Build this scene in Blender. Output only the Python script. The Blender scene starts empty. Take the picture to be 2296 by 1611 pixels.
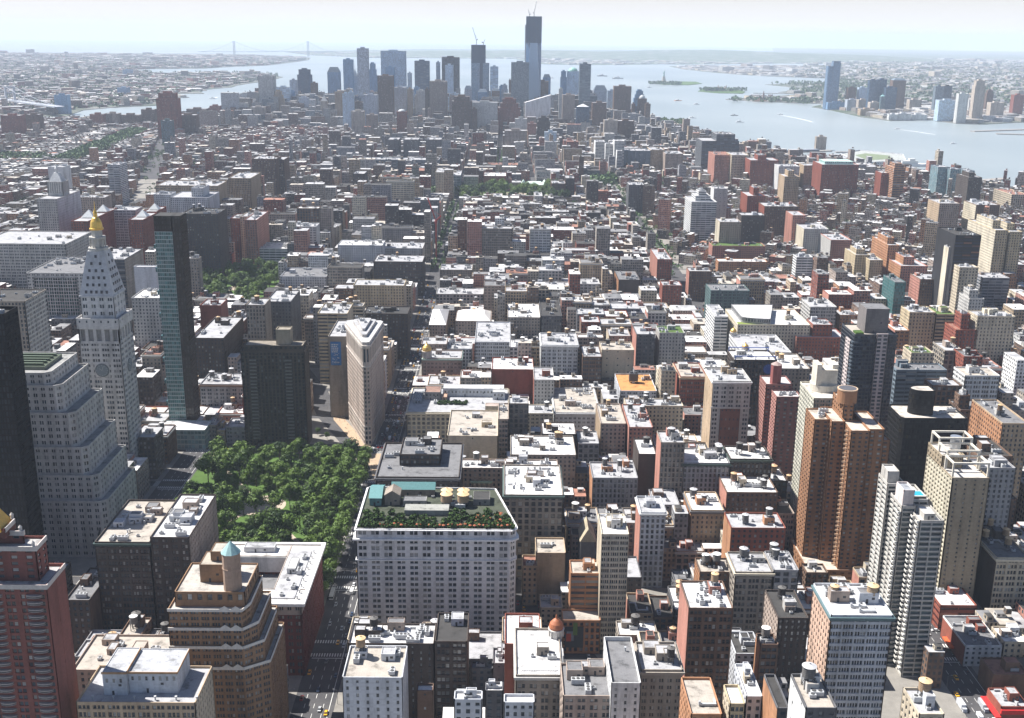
import bpy, math, random
import numpy as np
from mathutils import Vector, Matrix
from mathutils.geometry import delaunay_2d_cdt
R = math.radians
SC = bpy.context.scene
# ------------------------------------------------------------------ camera, sky, sun, exposure
CX, CY, CZ = 11.64, -36.5, 342.06
YAW, PITCH, ROLL, FPX = .00920674, .28426802, .01127044, 2504.84   # focal length in pixels of a 2296 wide picture
_r = Vector((math.cos(YAW), -math.sin(YAW), 0))
_f = Vector((math.sin(YAW)*math.cos(PITCH), math.cos(YAW)*math.cos(PITCH), -math.sin(PITCH)))
_u = Vector((math.sin(YAW)*math.sin(PITCH), math.cos(YAW)*math.sin(PITCH), math.cos(PITCH)))
_r2 = _r*math.cos(ROLL) + _u*math.sin(ROLL)
_u2 = -_r*math.sin(ROLL) + _u*math.cos(ROLL)
cam = bpy.data.cameras.new('camera')
camo = bpy.data.objects.new('camera', cam)
SC.collection.objects.link(camo)
camo.matrix_world = Matrix(((_r2.x, _u2.x, -_f.x, CX), (_r2.y, _u2.y, -_f.y, CY), (_r2.z, _u2.z, -_f.z, CZ), (0, 0, 0, 1)))
cam.sensor_width = 36
cam.lens = FPX/2296*36
cam.clip_start = 1
cam.clip_end = 250000
SC.camera = camo

SUN_B, SUN_E = R(24), R(53)          # sun stands to the left (east) and a little ahead of the camera
SUN_DIR = Vector((-math.cos(SUN_B)*math.cos(SUN_E), math.sin(SUN_B)*math.cos(SUN_E), math.sin(SUN_E)))
world = bpy.data.worlds.new('World')
SC.world = world
world.use_nodes = True
nt = world.node_tree
bg = nt.nodes['Background']
sky = nt.nodes.new('ShaderNodeTexSky')
sky.sky_type = 'NISHITA'
sky.sun_disc = False
sky.sun_elevation = SUN_E
sky.sun_rotation = math.atan2(SUN_DIR.x, SUN_DIR.y)
sky.altitude = 300
sky.air_density = 1.0
sky.dust_density = 1.0
sky.ozone_density = 1.0
hz = nt.nodes.new('ShaderNodeMix'); hz.data_type = 'RGBA'; hz.blend_type = 'MULTIPLY'; hz.inputs[0].default_value = 1
hz.inputs[7].default_value = (.95, .98, 1.08, 1)
nt.links.new(sky.outputs[0], hz.inputs[6]); nt.links.new(hz.outputs[2], bg.inputs[0])
# hazy summer air: the sky whitens and brightens over the last degrees above the horizon
tcw = nt.nodes.new('ShaderNodeTexCoord'); sxw = nt.nodes.new('ShaderNodeSeparateXYZ'); mrw = nt.nodes.new('ShaderNodeMapRange'); mrw.interpolation_type = 'SMOOTHSTEP'
mrw.inputs[1].default_value = -.02; mrw.inputs[2].default_value = .11; mrw.inputs[3].default_value = 1; mrw.inputs[4].default_value = 0
nt.links.new(tcw.outputs['Generated'], sxw.inputs[0]); nt.links.new(sxw.outputs[2], mrw.inputs[0])
mxw = nt.nodes.new('ShaderNodeMix'); mxw.data_type = 'RGBA'; mxw.inputs[7].default_value = (9.9, 9.7, 9.7, 1)
nt.links.new(mrw.outputs[0], mxw.inputs[0]); nt.links.new(hz.outputs[2], mxw.inputs[6]); nt.links.new(mxw.outputs[2], bg.inputs[0])
bg.inputs[1].default_value = .05
sl = bpy.data.lights.new('sun', 'SUN')
sl.energy = 5.0
sl.angle = R(.53)
sl.color = (1, .96, .905)
so = bpy.data.objects.new('sun', sl)
SC.collection.objects.link(so)
so.rotation_euler = SUN_DIR.to_track_quat('Z', 'Y').to_euler()
vs = SC.view_settings
vs.view_transform = 'Standard'
vs.look = 'None'
vs.exposure = 1.08
vs.gamma = 1
cy = SC.cycles
cy.max_bounces = 5
cy.diffuse_bounces = 3
cy.glossy_bounces = 2
cy.transmission_bounces = 2
cy.volume_bounces = 2
cy.transparent_max_bounces = 6
cy.caustics_reflective = False
cy.caustics_refractive = False
cy.use_denoising = True
HAZE = .000041

# ------------------------------------------------------------------ helpers
C = SC.collection
def drop(x, y):
    return -(x*x + y*y)/(2*7.45e6)            # the earth curves away
ORG = {0: (0, 0), 1: (0, 0), 2: (767.1, 0), 3: (1529, 0), 4: (0, 538.4), 5: (767.1, 538.4), 6: (1529, 538.4), 7: (0, 1072.4), 8: (767.1, 1072.4), 9: (1529, 1072.4)}
def PX(r, x, y):
    s = 1 if r == 0 else .3342
    return ORG[r][0] + x*s, ORG[r][1] + y*s
def _ray(px, py):
    a, b = (px - 1148)/FPX, -(py - 805.5)/FPX
    return _f + _r2*a + _u2*b
def ground(px, py, h=0):
    d = _ray(px, py); D = 0
    for _ in range(9):
        t = (h - D*D/(2*7.45e6) - CZ)/d.z
        x, y = CX + d.x*t, CY + d.y*t
        D = math.hypot(x, y)
    return x, y
def at_y(px, py, Y):
    """the point on the survey line Y seen at a pixel: x and height above street"""
    d = _ray(px, py); t = (Y - CY)/d.y
    x = CX + d.x*t
    return x, CZ + d.z*t - drop(x, Y)
def project(x, y, z):
    v = Vector((x - CX, y - CY, z + drop(x, y) - CZ))
    F = v.dot(_f)
    return (1148 + FPX*v.dot(_r2)/F, 805.5 - FPX*v.dot(_u2)/F) if F > 0 else (-9e9, 9e9)

def link(o, parent=None):
    C.objects.link(o)
    if parent is not None: o.parent = parent
    return o
def tag(o, label=None, cat=None, group=None, kind=None):
    if label: o['label'] = label
    if cat: o['category'] = cat
    if group: o['group'] = group
    if kind: o['kind'] = kind
    return o
def empty(name, x, y, z=0, rz=0, curve=True):
    o = bpy.data.objects.new(name, None)
    o.location = (x, y, z + (drop(x, y) if curve else 0)); o.rotation_euler = (0, 0, rz)
    o.empty_display_size = 2
    return link(o)

class MB:
    def __init__(s):
        s.v = []; s.f = []; s.m = []; s.uv = []; s.c = []
        s.col = None
    def quad(s, a, b, c, d, m=0, uv=None):
        n = len(s.v); s.v += [a, b, c, d]; s.f.append((n, n+1, n+2, n+3)); s.m.append(m)
        s.uv += uv or [(0, 0), (1, 0), (1, 1), (0, 1)]
        s.c.append(s.col)
    def poly(s, pts, m=0):
        n = len(s.v); s.v += pts; s.f.append(tuple(range(n, n+len(pts)))); s.m.append(m)
        s.uv += [(p[0]*.1, p[1]*.1) for p in pts]
        s.c.append(s.col)
    def box(s, x0, x1, y0, y1, z0, z1, m=0, top=None, bottom=False):
        s.prism([(x0, y0), (x1, y0), (x1, y1), (x0, y1)], z0, z1, m, top, bottom)
    def prism(s, P, z0, z1, m=0, top=None, bottom=False, P2=None):
        P2 = P2 or P; n = len(P)
        for i in range(n):
            a, b = P[i], P[(i+1) % n]; c, d = P2[(i+1) % n], P2[i]
            L = math.dist(a, b)
            s.quad((*a, z0), (*b, z0), (*c, z1), (*d, z1), m, [(0, 0), (L, 0), (L, z1-z0), (0, z1-z0)])
        s.poly([(*p, z1) for p in P2], m if top is None else top)
        if bottom: s.poly([(*p, z0) for p in reversed(P)], m)
    def cyl(s, x, y, z0, z1, r, m=0, n=12, r2=None, top=None, bottom=False):
        r2 = r if r2 is None else r2
        A = [(math.cos(2*math.pi*i/n), math.sin(2*math.pi*i/n)) for i in range(n)]
        if r2 < .02: 
            for i in range(n):
                a, b = A[i], A[(i+1) % n]
                s.poly([(x+a[0]*r, y+a[1]*r, z0), (x+b[0]*r, y+b[1]*r, z0), (x, y, z1)], m)
            if bottom: s.poly([(x+a[0]*r, y+a[1]*r, z0) for a in reversed(A)], m)
            return
        s.prism([(x+a[0]*r, y+a[1]*r) for a in A], z0, z1, m, top, bottom, [(x+a[0]*r2, y+a[1]*r2) for a in A])
    def bar(s, p, q, w, m=0):
        p, q = Vector(p), Vector(q); d = (q-p).normalized()
        a = d.cross(Vector((0, 0, 1)))
        if a.length < .05: a = Vector((1, 0, 0))
        a.normalize(); b = d.cross(a).normalized()
        a *= w/2; b *= w/2
        c1 = [p+a+b, p-a+b, p-a-b, p+a-b]; c2 = [v+(q-p) for v in c1]
        for i in range(4):
            j = (i+1) % 4
            s.quad(tuple(c1[i]), tuple(c2[i]), tuple(c2[j]), tuple(c1[j]), m)
        s.poly([tuple(v) for v in c2], m); s.poly([tuple(v) for v in reversed(c1)], m)
    def facade(s, p0, p1, z0, z1, st, wm=0, gm=2, wins=None, k_side=0):
        """piers and spandrels standing proud of a glazed core on one wall; st = (bay, floor, width fraction, height fraction, lights, depth)"""
        bay, fl, wf, hf, kk, d = st
        L = math.dist(p0, p1); H = z1 - z0
        if L < .5 or H < .5: return
        ux, uy = (p1[0]-p0[0])/L, (p1[1]-p0[1])/L; nx, ny = uy, -ux
        def Q(u, z, w): return (p0[0]+ux*u+nx*w, p0[1]+uy*u+ny*w, z)
        nb = max(1, round(L/bay)); bw = L/nb; nf = max(1, round(H/fl)); fh = H/nf
        pw = bw*(1-wf); bh = fh*(1-hf)
        s.quad(Q(0, z0, -d), Q(L, z0, -d), Q(L, z1, -d), Q(0, z1, -d), gm, [(k_side, 0), (k_side+nb*kk, 0), (k_side+nb*kk, nf), (k_side, nf)])
        def strut(u0, u1, a0, a1, w, vert):
            A, B, Cc, D = Q(u0, a0, w), Q(u1, a0, w), Q(u1, a1, w), Q(u0, a1, w)
            s.quad(A, B, Cc, D, wm, [(u0, a0), (u1, a0), (u1, a1), (u0, a1)])
            if vert:
                s.quad(Q(u0, a0, -d), A, D, Q(u0, a1, -d), wm); s.quad(B, Q(u1, a0, -d), Q(u1, a1, -d), Cc, wm)
            else:
                s.quad(D, Cc, Q(u1, a1, -d), Q(u0, a1, -d), wm); s.quad(Q(u0, a0, -d), Q(u1, a0, -d), B, A, wm)
        for i in range(nb+1):
            u0 = max(0, i*bw - pw/2); u1 = min(L, i*bw + pw/2)
            if u1-u0 > .02: strut(u0, u1, z0, z1, 0, True)
            if i < nb and kk > 1:
                ww = (bw-pw)/kk; mw = min(.5, ww*.3)
                for j in range(1, kk):
                    c = i*bw + pw/2 + j*ww
                    strut(c-mw/2, c+mw/2, z0, z1, -d*.45, True)
        if bh > .05:
            for i in range(nf):
                strut(0, L, z0+i*fh, z0+i*fh+bh, -.06, False)
        strut(0, L, z1-.5, z1, -.03, False)
        if wins is not None:
            ww = (bw-pw)/kk; mw = min(.5, ww*.3)
            for i in range(nb):
                for j in range(kk):
                    for f_ in range(nf):
                        u = i*bw + pw/2 + (j+.5)*ww; z = z0 + f_*fh + bh + (fh-bh)/2
                        wins.append((Q(u, z, -d+.04), math.atan2(uy, ux), ww-mw*.8, fh-bh))
    def block(s, P, z0, z1, styles, wm=0, sm=1, gm=2, top=3, par=1.1, wins=None):
        """a storeyed mass on polygon P (counter-clockwise); styles = one per edge or one for all; parapet round the roof"""
        n = len(P)
        for i in range(n):
            st = styles[i] if isinstance(styles, list) else styles
            mm = wm
            if st[-1] == 's': st = st[:-1]; mm = sm
            s.facade(P[i], P[(i+1) % n], z0, z1, st, mm, gm, wins, i*37)
        s.poly([(*p, z1) for p in P], top)
        if par:
            cx = sum(p[0] for p in P)/n; cyy = sum(p[1] for p in P)/n
            for i in range(n):
                a, b = P[i], P[(i+1) % n]; L = math.dist(a, b)
                if L < .1: continue
                ux, uy = (b[0]-a[0])/L, (b[1]-a[1])/L; nx, ny = -uy*.4, ux*.4
                q = [a, b, (b[0]+nx, b[1]+ny), (a[0]+nx, a[1]+ny)]
                s.prism(q, z1-.01, z1+par, wm)
    def build(s, name, mats, parent=None, loc=(0, 0, 0), smooth=False):
        me = bpy.data.meshes.new(name)
        me.from_pydata(s.v, [], s.f)
        if not isinstance(mats, (list, tuple)): mats = [mats]
        for m in mats: me.materials.append(m)
        if len(mats) > 1: me.polygons.foreach_set('material_index', s.m)
        uv = me.uv_layers.new(name='UVMap')
        uv.data.foreach_set('uv', np.array(s.uv, dtype=np.float32).ravel())
        if s.c and s.c[0] is not None:
            ca = me.color_attributes.new('col', 'FLOAT_COLOR', 'CORNER')
            arr = np.repeat(np.array(s.c, dtype=np.float32), [len(f) for f in s.f], axis=0)
            ca.data.foreach_set('color', arr.ravel())
        if smooth: me.shade_smooth()
        o = bpy.data.objects.new(name, me); o.location = loc
        return link(o, parent)

def lathe(mb, prof, x=0, y=0, m=0, n=14):
    for (r0, z0), (r1, z1) in zip(prof, prof[1:]):
        for i in range(n):
            a, b = 2*math.pi*i/n, 2*math.pi*(i+1)/n
            A = (x+r0*math.cos(a), y+r0*math.sin(a), z0); B = (x+r0*math.cos(b), y+r0*math.sin(b), z0)
            Cc = (x+r1*math.cos(b), y+r1*math.sin(b), z1); D = (x+r1*math.cos(a), y+r1*math.sin(a), z1)
            if r0 < .01: mb.poly([A, Cc, D], m)
            elif r1 < .01: mb.poly([A, B, Cc], m)
            else: mb.quad(A, B, Cc, D, m)

# ------------------------------------------------------------------ materials
_mats = {}
def nodes(name):
    m = bpy.data.materials.new(name); m.use_nodes = True
    return m, m.node_tree.nodes, m.node_tree.links, m.node_tree.nodes['Principled BSDF']
def ramp(N, pts):
    r = N.new('ShaderNodeValToRGB'); e = r.color_ramp.elements
    while len(e) < len(pts): e.new(.5)
    for q, (p, c) in zip(e, pts): q.position = p; q.color = (*c, 1)
    return r
def masonry(c, rough=.85, vary=.45, scale=.12, metal=0):
    """stone or brick: streaky weathering, patchy courses and a per-object shift"""
    key = ('m', tuple(round(v, 3) for v in c), rough, vary, scale)
    if key in _mats: return _mats[key]
    m, N, L, b = nodes('masonry')
    tc = N.new('ShaderNodeNewGeometry'); mp = N.new('ShaderNodeMapping'); mp.inputs['Scale'].default_value = (1, 1, .22)
    n1 = N.new('ShaderNodeTexNoise'); n1.inputs['Scale'].default_value = scale; n1.inputs['Detail'].default_value = 7; n1.inputs['Roughness'].default_value = .7
    L.new(tc.outputs['Position'], mp.inputs[0]); L.new(mp.outputs[0], n1.inputs[0])
    k = 1-vary
    r = ramp(N, [(.28, [v*k for v in c]), (.5, c), (.74, [min(1, v*(1+vary*.5)) for v in c])])
    L.new(n1.outputs[0], r.inputs[0])
    n2 = N.new('ShaderNodeTexWhiteNoise'); n2.noise_dimensions = '3D'
    sn = N.new('ShaderNodeVectorMath'); sn.operation = 'SNAP'; sn.inputs[1].default_value = (1.7, 1.7, .9)
    L.new(tc.outputs['Position'], sn.inputs[0]); L.new(sn.outputs[0], n2.inputs[0])
    mx = N.new('ShaderNodeMix'); mx.data_type = 'RGBA'; mx.blend_type = 'MULTIPLY'
    rr = ramp(N, [(0, (.86, .86, .86)), (1, (1.0, 1.0, 1.0))]); L.new(n2.outputs[0], rr.inputs[0])
    mx.inputs[0].default_value = 1; L.new(r.outputs[0], mx.inputs[6]); L.new(rr.outputs[0], mx.inputs[7])
    L.new(mx.outputs[2], b.inputs['Base Color'])
    b.inputs['Roughness'].default_value = rough; b.inputs['Metallic'].default_value = metal
    b.inputs['Specular IOR Level'].default_value = .3
    _mats[key] = m
    return m
def glass(tint=(.025, .035, .045), lit=.16, blind=(.32, .33, .32)):
    """window panes on a core wall: one random value for each window cell of the UV map"""
    key = ('g', tint, lit, blind)
    if key in _mats: return _mats[key]
    m, N, L, b = nodes('window_glass')
    uv = N.new('ShaderNodeUVMap'); fl = N.new('ShaderNodeVectorMath'); fl.operation = 'FLOOR'
    oi = N.new('ShaderNodeObjectInfo'); ad = N.new('ShaderNodeVectorMath'); ad.operation = 'ADD'
    wn = N.new('ShaderNodeTexWhiteNoise'); wn.noise_dimensions = '3D'
    L.new(uv.outputs[0], fl.inputs[0]); L.new(fl.outputs[0], ad.inputs[0]); L.new(oi.outputs['Random'], ad.inputs[1]); L.new(ad.outputs[0], wn.inputs[0])
    r = ramp(N, [(0, tint), (.5, [v*1.7 for v in tint]), (1-lit, [v*2.6 for v in tint]), (1-lit+.03, [v*.6 for v in blind]), (1, blind)])
    L.new(wn.outputs[0], r.inputs[0]); L.new(r.outputs[0], b.inputs['Base Color'])
    b.inputs['Roughness'].default_value = .12; b.inputs['Specular IOR Level'].default_value = .4 if sum(tint) > .06 else .15
    _mats[key] = m
    return m
def roofing(c, vary=.42, rough=.8):
    key = ('r', tuple(c), vary)
    if key in _mats: return _mats[key]
    m, N, L, b = nodes('roofing')
    g = N.new('ShaderNodeNewGeometry')
    n1 = N.new('ShaderNodeTexNoise'); n1.inputs['Scale'].default_value = .16; n1.inputs['Detail'].default_value = 8; n1.inputs['Roughness'].default_value = .68
    L.new(g.outputs['Position'], n1.inputs[0])
    r = ramp(N, [(.27, [v*(1-vary*1.7) for v in c]), (.40, [v*(1-vary*.9) for v in c]), (.46, [v*(1-vary*.3) for v in c]), (.62, c), (.8, [min(1, v*1.12) for v in c])])
    L.new(n1.outputs[0], r.inputs[0])
    v2 = N.new('ShaderNodeTexBrick'); v2.inputs['Scale'].default_value = .22; v2.inputs['Color1'].default_value = (1, 1, 1, 1); v2.inputs['Color2'].default_value = (.9, .9, .91, 1); v2.inputs['Mortar'].default_value = (.72, .72, .72, 1); v2.inputs['Mortar Size'].default_value = .012
    L.new(g.outputs['Position'], v2.inputs[0])
    mx = N.new('ShaderNodeMix'); mx.data_type = 'RGBA'; mx.blend_type = 'MULTIPLY'; mx.inputs[0].default_value = 1
    L.new(r.outputs[0], mx.inputs[6]); L.new(v2.outputs[0], mx.inputs[7]); L.new(mx.outputs[2], b.inputs['Base Color'])
    b.inputs['Roughness'].default_value = rough; b.inputs['Specular IOR Level'].default_value = .2
    _mats[key] = m
    return m
def plain(name, c, rough=.6, metal=0, spec=.5):
    key = ('p', name, tuple(c))
    if key in _mats: return _mats[key]
    m, N, L, b = nodes(name)
    g = N.new('ShaderNodeNewGeometry'); n1 = N.new('ShaderNodeTexNoise'); n1.inputs['Scale'].default_value = .9; n1.inputs['Detail'].default_value = 4
    L.new(g.outputs['Position'], n1.inputs[0])
    r = ramp(N, [(.3, [v*.85 for v in c]), (.7, [min(1, v*1.1) for v in c])]); L.new(n1.outputs[0], r.inputs[0]); L.new(r.outputs[0], b.inputs['Base Color'])
    b.inputs['Roughness'].default_value = rough; b.inputs['Metallic'].default_value = metal; b.inputs['Specular IOR Level'].default_value = spec
    _mats[key] = m
    return m
def fabric(roof=False):
    """far masses of buildings: colour from the mesh, windows from the UV cells (1 unit = 1 window bay or 1 floor)"""
    m, N, L, b = nodes('city_roof' if roof else 'city_wall')
    a = N.new('ShaderNodeVertexColor'); a.layer_name = 'col'
    g = N.new('ShaderNodeNewGeometry')
    n1 = N.new('ShaderNodeTexNoise'); n1.inputs['Scale'].default_value = .12 if roof else .3; n1.inputs['Detail'].default_value = 5
    L.new(g.outputs['Position'], n1.inputs[0])
    rr = ramp(N, [(.35, (.62, .62, .62)), (.6, (1.05, 1.05, 1.05))]); L.new(n1.outputs[0], rr.inputs[0])
    mx = N.new('ShaderNodeMix'); mx.data_type = 'RGBA'; mx.blend_type = 'MULTIPLY'; mx.inputs[0].default_value = 1
    L.new(a.outputs[0], mx.inputs[6]); L.new(rr.outputs[0], mx.inputs[7])
    out = mx.outputs[2]
    if not roof:
        uv = N.new('ShaderNodeUVMap'); fr = N.new('ShaderNodeVectorMath'); fr.operation = 'FRACTION'; L.new(uv.outputs[0], fr.inputs[0])
        sp = N.new('ShaderNodeSeparateXYZ'); L.new(fr.outputs[0], sp.inputs[0])
        def band(o, lo, hi):
            q = N.new('ShaderNodeMath'); q.operation = 'COMPARE'; q.inputs[1].default_value = (lo+hi)/2; q.inputs[2].default_value = (hi-lo)/2; L.new(o, q.inputs[0]); return q.outputs[0]
        w = N.new('ShaderNodeMath'); w.operation = 'MULTIPLY'; L.new(band(sp.outputs[0], .24, .76), w.inputs[0]); L.new(band(sp.outputs[1], .3, .82), w.inputs[1])
        fl = N.new('ShaderNodeVectorMath'); fl.operation = 'FLOOR'; L.new(uv.outputs[0], fl.inputs[0])
        wn = N.new('ShaderNodeTexWhiteNoise'); wn.noise_dimensions = '2D'; L.new(fl.outputs[0], wn.inputs[0])
        wr = ramp(N, [(0, (.02, .028, .035)), (.75, (.05, .06, .07)), (.85, (.2, .2, .2)), (1, (.3, .3, .29))]); L.new(wn.outputs[0], wr.inputs[0])
        m2 = N.new('ShaderNodeMix'); m2.data_type = 'RGBA'; L.new(w.outputs[0], m2.inputs[0]); L.new(out, m2.inputs[6]); L.new(wr.outputs[0], m2.inputs[7]); out = m2.outputs[2]
        rg = N.new('ShaderNodeMapRange'); rg.inputs[3].default_value = .85; rg.inputs[4].default_value = .2; L.new(w.outputs[0], rg.inputs[0]); L.new(rg.outputs[0], b.inputs['Roughness'])
    else: b.inputs['Roughness'].default_value = .75
    b.inputs['Specular IOR Level'].default_value = .3
    L.new(out, b.inputs['Base Color'])
    return m

W_ = {'W': (.62, .62, .61), 'L': (.46, .45, .43), 'G': (.30, .30, .31), 'D': (.12, .12, .125), 'K': (.022, .022, .025), 'T': (.42, .33, .24), 'E': (.50, .44, .35),
      'B': (.155, .105, .08), 'R': (.235, .09, .068), 'P': (.40, .215, .175), 'O': (.38, .215, .135), 'C': (.58, .53, .43), 'N': (.075, .062, .055), 'S': (.30, .27, .235),
      'U': (.17, .205, .235), 'V': (.10, .145, .145), 'Y': (.47, .395, .28), 'M': (.36, .30, .26), 'I': (.52, .53, .55)}
def _deep(c, k=1.0, sat=1.2):
    m = sum(c)/3; return tuple(max(.012, (m+(v-m)*sat)*k) for v in c)
W_ = {a: (b if a in 'WK' else _deep(b)) for a, b in W_.items()}
NAME_C = {'W': 'white', 'L': 'pale limestone', 'G': 'grey', 'D': 'dark grey', 'K': 'black', 'T': 'tan brick', 'E': 'beige', 'B': 'brown brick', 'R': 'red brick', 'P': 'pink brick',
          'O': 'orange brick', 'C': 'cream', 'N': 'dark brown', 'S': 'stone grey', 'U': 'blue glass', 'V': 'green glass', 'Y': 'yellow', 'M': 'dull tan', 'I': 'light grey'}
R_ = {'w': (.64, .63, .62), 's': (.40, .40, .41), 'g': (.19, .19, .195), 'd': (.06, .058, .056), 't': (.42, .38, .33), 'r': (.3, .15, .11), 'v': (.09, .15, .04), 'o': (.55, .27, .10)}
NAME_R = {'w': 'white', 's': 'silver', 'g': 'grey', 'd': 'dark', 't': 'tan', 'r': 'rust red', 'v': 'planted', 'o': 'orange'}
#        bay  floor  width  height lights depth
ST = {'P': (3.3, 3.5, .44, .56, 1, .4), 'Q': (5.4, 3.7, .62, .58, 2, .5), 'T': (6.6, 3.9, .80, .62, 3, .6), 'R': (9., 3.6, .95, .5, 1, .35),
      'C': (2.0, 3.7, .90, .80, 1, .2), 'V': (3.0, 3.7, .58, .70, 1, .8), 'N': (9., 7., .13, .2, 1, .25), 'X': (40., 30., .02, .05, 1, .1),
      'A': (4.2, 4.2, .66, .7, 1, .6), 'B': (7.0, 3.0, .84, .60, 2, .5), 'F': (4.0, 3.6, .55, .5, 2, .35), 'S': (4.4, 3.4, .27, .5, 1, .3), 'L': (4.8, 3.5, .86, .62, 4, .7)}
def side(st): return (*st, 's')
# ------------------------------------------------------------------ water, land, streets
def water_mat():
    m, N, L, b = nodes('bay_water')
    g = N.new('ShaderNodeNewGeometry')
    n = N.new('ShaderNodeTexNoise'); n.inputs['Scale'].default_value = .02; n.inputs['Detail'].default_value = 9; n.inputs['Roughness'].default_value = .7
    mp = N.new('ShaderNodeMapping'); mp.inputs['Scale'].default_value = (1, .6, 1); L.new(g.outputs['Position'], mp.inputs[0]); L.new(mp.outputs[0], n.inputs[0])
    bp = N.new('ShaderNodeBump'); bp.inputs['Strength'].default_value = .5; bp.inputs['Distance'].default_value = 6; L.new(n.outputs[0], bp.inputs['Height']); L.new(bp.outputs[0], b.inputs['Normal'])
    n2 = N.new('ShaderNodeTexNoise'); n2.inputs['Scale'].default_value = .0011; n2.inputs['Detail'].default_value = 5; L.new(mp.outputs[0], n2.inputs[0])
    r = ramp(N, [(.35, (.21, .25, .26)), (.65, (.28, .315, .32))]); L.new(n2.outputs[0], r.inputs[0]); L.new(r.outputs[0], b.inputs['Base Color'])
    b.inputs['Roughness'].default_value = .34; b.inputs['Specular IOR Level'].default_value = .5
    return m
def make_water():
    mb = MB(); RR = [0, 300, 700, 1200, 1800, 2600, 3600, 5000, 7000, 9500, 12500, 16000, 20000, 25000, 31000, 38000, 46000, 55000, 65000, 78000, 92000]; n = 96
    vs_ = [(0, 0, -2.0)]; idx = {}
    for k, r in enumerate(RR[1:], 1):
        for i in range(n):
            a = 2*math.pi*i/n; idx[k, i] = len(vs_); x, y = r*math.cos(a), r*math.sin(a); vs_.append((x, y, drop(x, y)-2.0))
    fs = [(0, idx[1, i], idx[1, (i+1) % n]) for i in range(n)]
    for k in range(1, len(RR)-1):
        for i in range(n): j = (i+1) % n; fs.append((idx[k, i], idx[k+1, i], idx[k+1, j], idx[k, j]))
    me = bpy.data.meshes.new('water'); me.from_pydata(vs_, [], fs); me.materials.append(water_mat()); me.shade_smooth()
    o = link(bpy.data.objects.new('water', me)); tag(o, kind='structure')
make_water()

def inpoly(x, y, P):
    c = False; j = len(P)-1
    for i in range(len(P)):
        if (P[i][1] > y) != (P[j][1] > y) and x < (P[j][0]-P[i][0])*(y-P[i][1])/(P[j][1]-P[i][1]) + P[i][0]: c = not c
        j = i
    return c
def land(name, P, mat, step=900, z=0.0, hill=None, skirt=3):
    area = sum(P[i-1][0]*P[i][1]-P[i][0]*P[i-1][1] for i in range(len(P)))
    if area < 0: P = P[::-1]
    xs = [p[0] for p in P]; ys_ = [p[1] for p in P]
    pts = []
    E = []
    for i in range(len(P)):
        a, b = P[i-1], P[i]; k = max(1, int(math.dist(a, b)/step))
        for j in range(k): E.append((a[0]+(b[0]-a[0])*j/k, a[1]+(b[1]-a[1])*j/k))
    n0 = len(E)
    x = min(xs)
    while x < max(xs):
        y = min(ys_)
        while y < max(ys_):
            q = (x + .3*step*math.sin(y), y + .3*step*math.cos(x))
            if inpoly(*q, P) and min((q[0]-e[0])**2+(q[1]-e[1])**2 for e in E) > (.3*step)**2: pts.append(q)
            y += step
        x += step
    V = [Vector(p) for p in E+pts]
    r = delaunay_2d_cdt(V, [(i, (i+1) % n0) for i in range(n0)], [list(range(n0))], 1, 1e-3)
    co, _, fa = r[0], r[1], r[2]
    hh = lambda x, y: (hill(x, y) if hill else 0)
    vv = [(p.x, p.y, z+drop(p.x, p.y)+hh(p.x, p.y)) for p in co]; ff = [tuple(f) for f in fa]
    k = len(vv)
    for i in range(n0):
        a, b = E[i], E[(i+1) % n0]
        za, zb = z+drop(*a)+hh(*a), z+drop(*b)+hh(*b); n = len(vv)
        vv += [(*a, za-skirt), (*b, zb-skirt), (*b, zb), (*a, za)]; ff.append((n, n+1, n+2, n+3))
    me = bpy.data.meshes.new(name); me.from_pydata(vv, [], ff); me.materials.append(mat)
    o = link(bpy.data.objects.new(name, me)); tag(o, kind='structure'); return o
def ground_mat(name, cols, scale, rough=.9, detail=8):
    m, N, L, b = nodes(name); g = N.new('ShaderNodeNewGeometry'); n = N.new('ShaderNodeTexNoise'); n.inputs['Scale'].default_value = scale; n.inputs['Detail'].default_value = detail; n.inputs['Roughness'].default_value = .72
    L.new(g.outputs['Position'], n.inputs[0]); r = ramp(N, cols); L.new(n.outputs[0], r.inputs[0]); L.new(r.outputs[0], b.inputs['Base Color']); b.inputs['Roughness'].default_value = rough; b.inputs['Specular IOR Level'].default_value = .25
    return m
M_ASPH = ground_mat('asphalt', [(.3, (.045, .045, .05)), (.6, (.075, .073, .075)), (.8, (.1, .098, .095))], .06)
M_PAVE = ground_mat('pavement', [(.3, (.17, .16, .145)), (.65, (.25, .235, .21))], .1)
M_SUB = ground_mat('suburban_ground', [(.3, (.03, .055, .025)), (.45, (.07, .09, .06)), (.55, (.13, .13, .12)), (.7, (.24, .23, .22))], .006)
M_PARKG = ground_mat('grass', [(.3, (.035, .07, .015)), (.6, (.07, .13, .025)), (.75, (.1, .15, .04))], .05)
M_PATH = ground_mat('gravel_path', [(.3, (.33, .27, .21)), (.7, (.45, .38, .3))], .2)
def pxs(L, h=0): return [ground(x, y, h) for x, y in L]
SHORE_W = pxs([(2294, 423), (2197, 405), (2097, 402), (2030, 393), (1990, 385), (1900, 372), (1800, 352), (1729, 344), (1659, 336), (1600, 312), (1529, 290), (1469, 277)])
MANH = [(1750, -700), (1550, 1500)] + SHORE_W + [(470, 5300), (150, 5800), (-300, 5900), (-700, 5500), (-1050, 5000), (-1300, 4700), (-1500, 4450), (-1900, 4250), (-2380, 3700), (-2420, 3000), (-2000, 2300), (-1550, 1500), (-1450, 800), (-1450, -700)]
land('street_ground', MANH, M_ASPH, 700)
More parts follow.
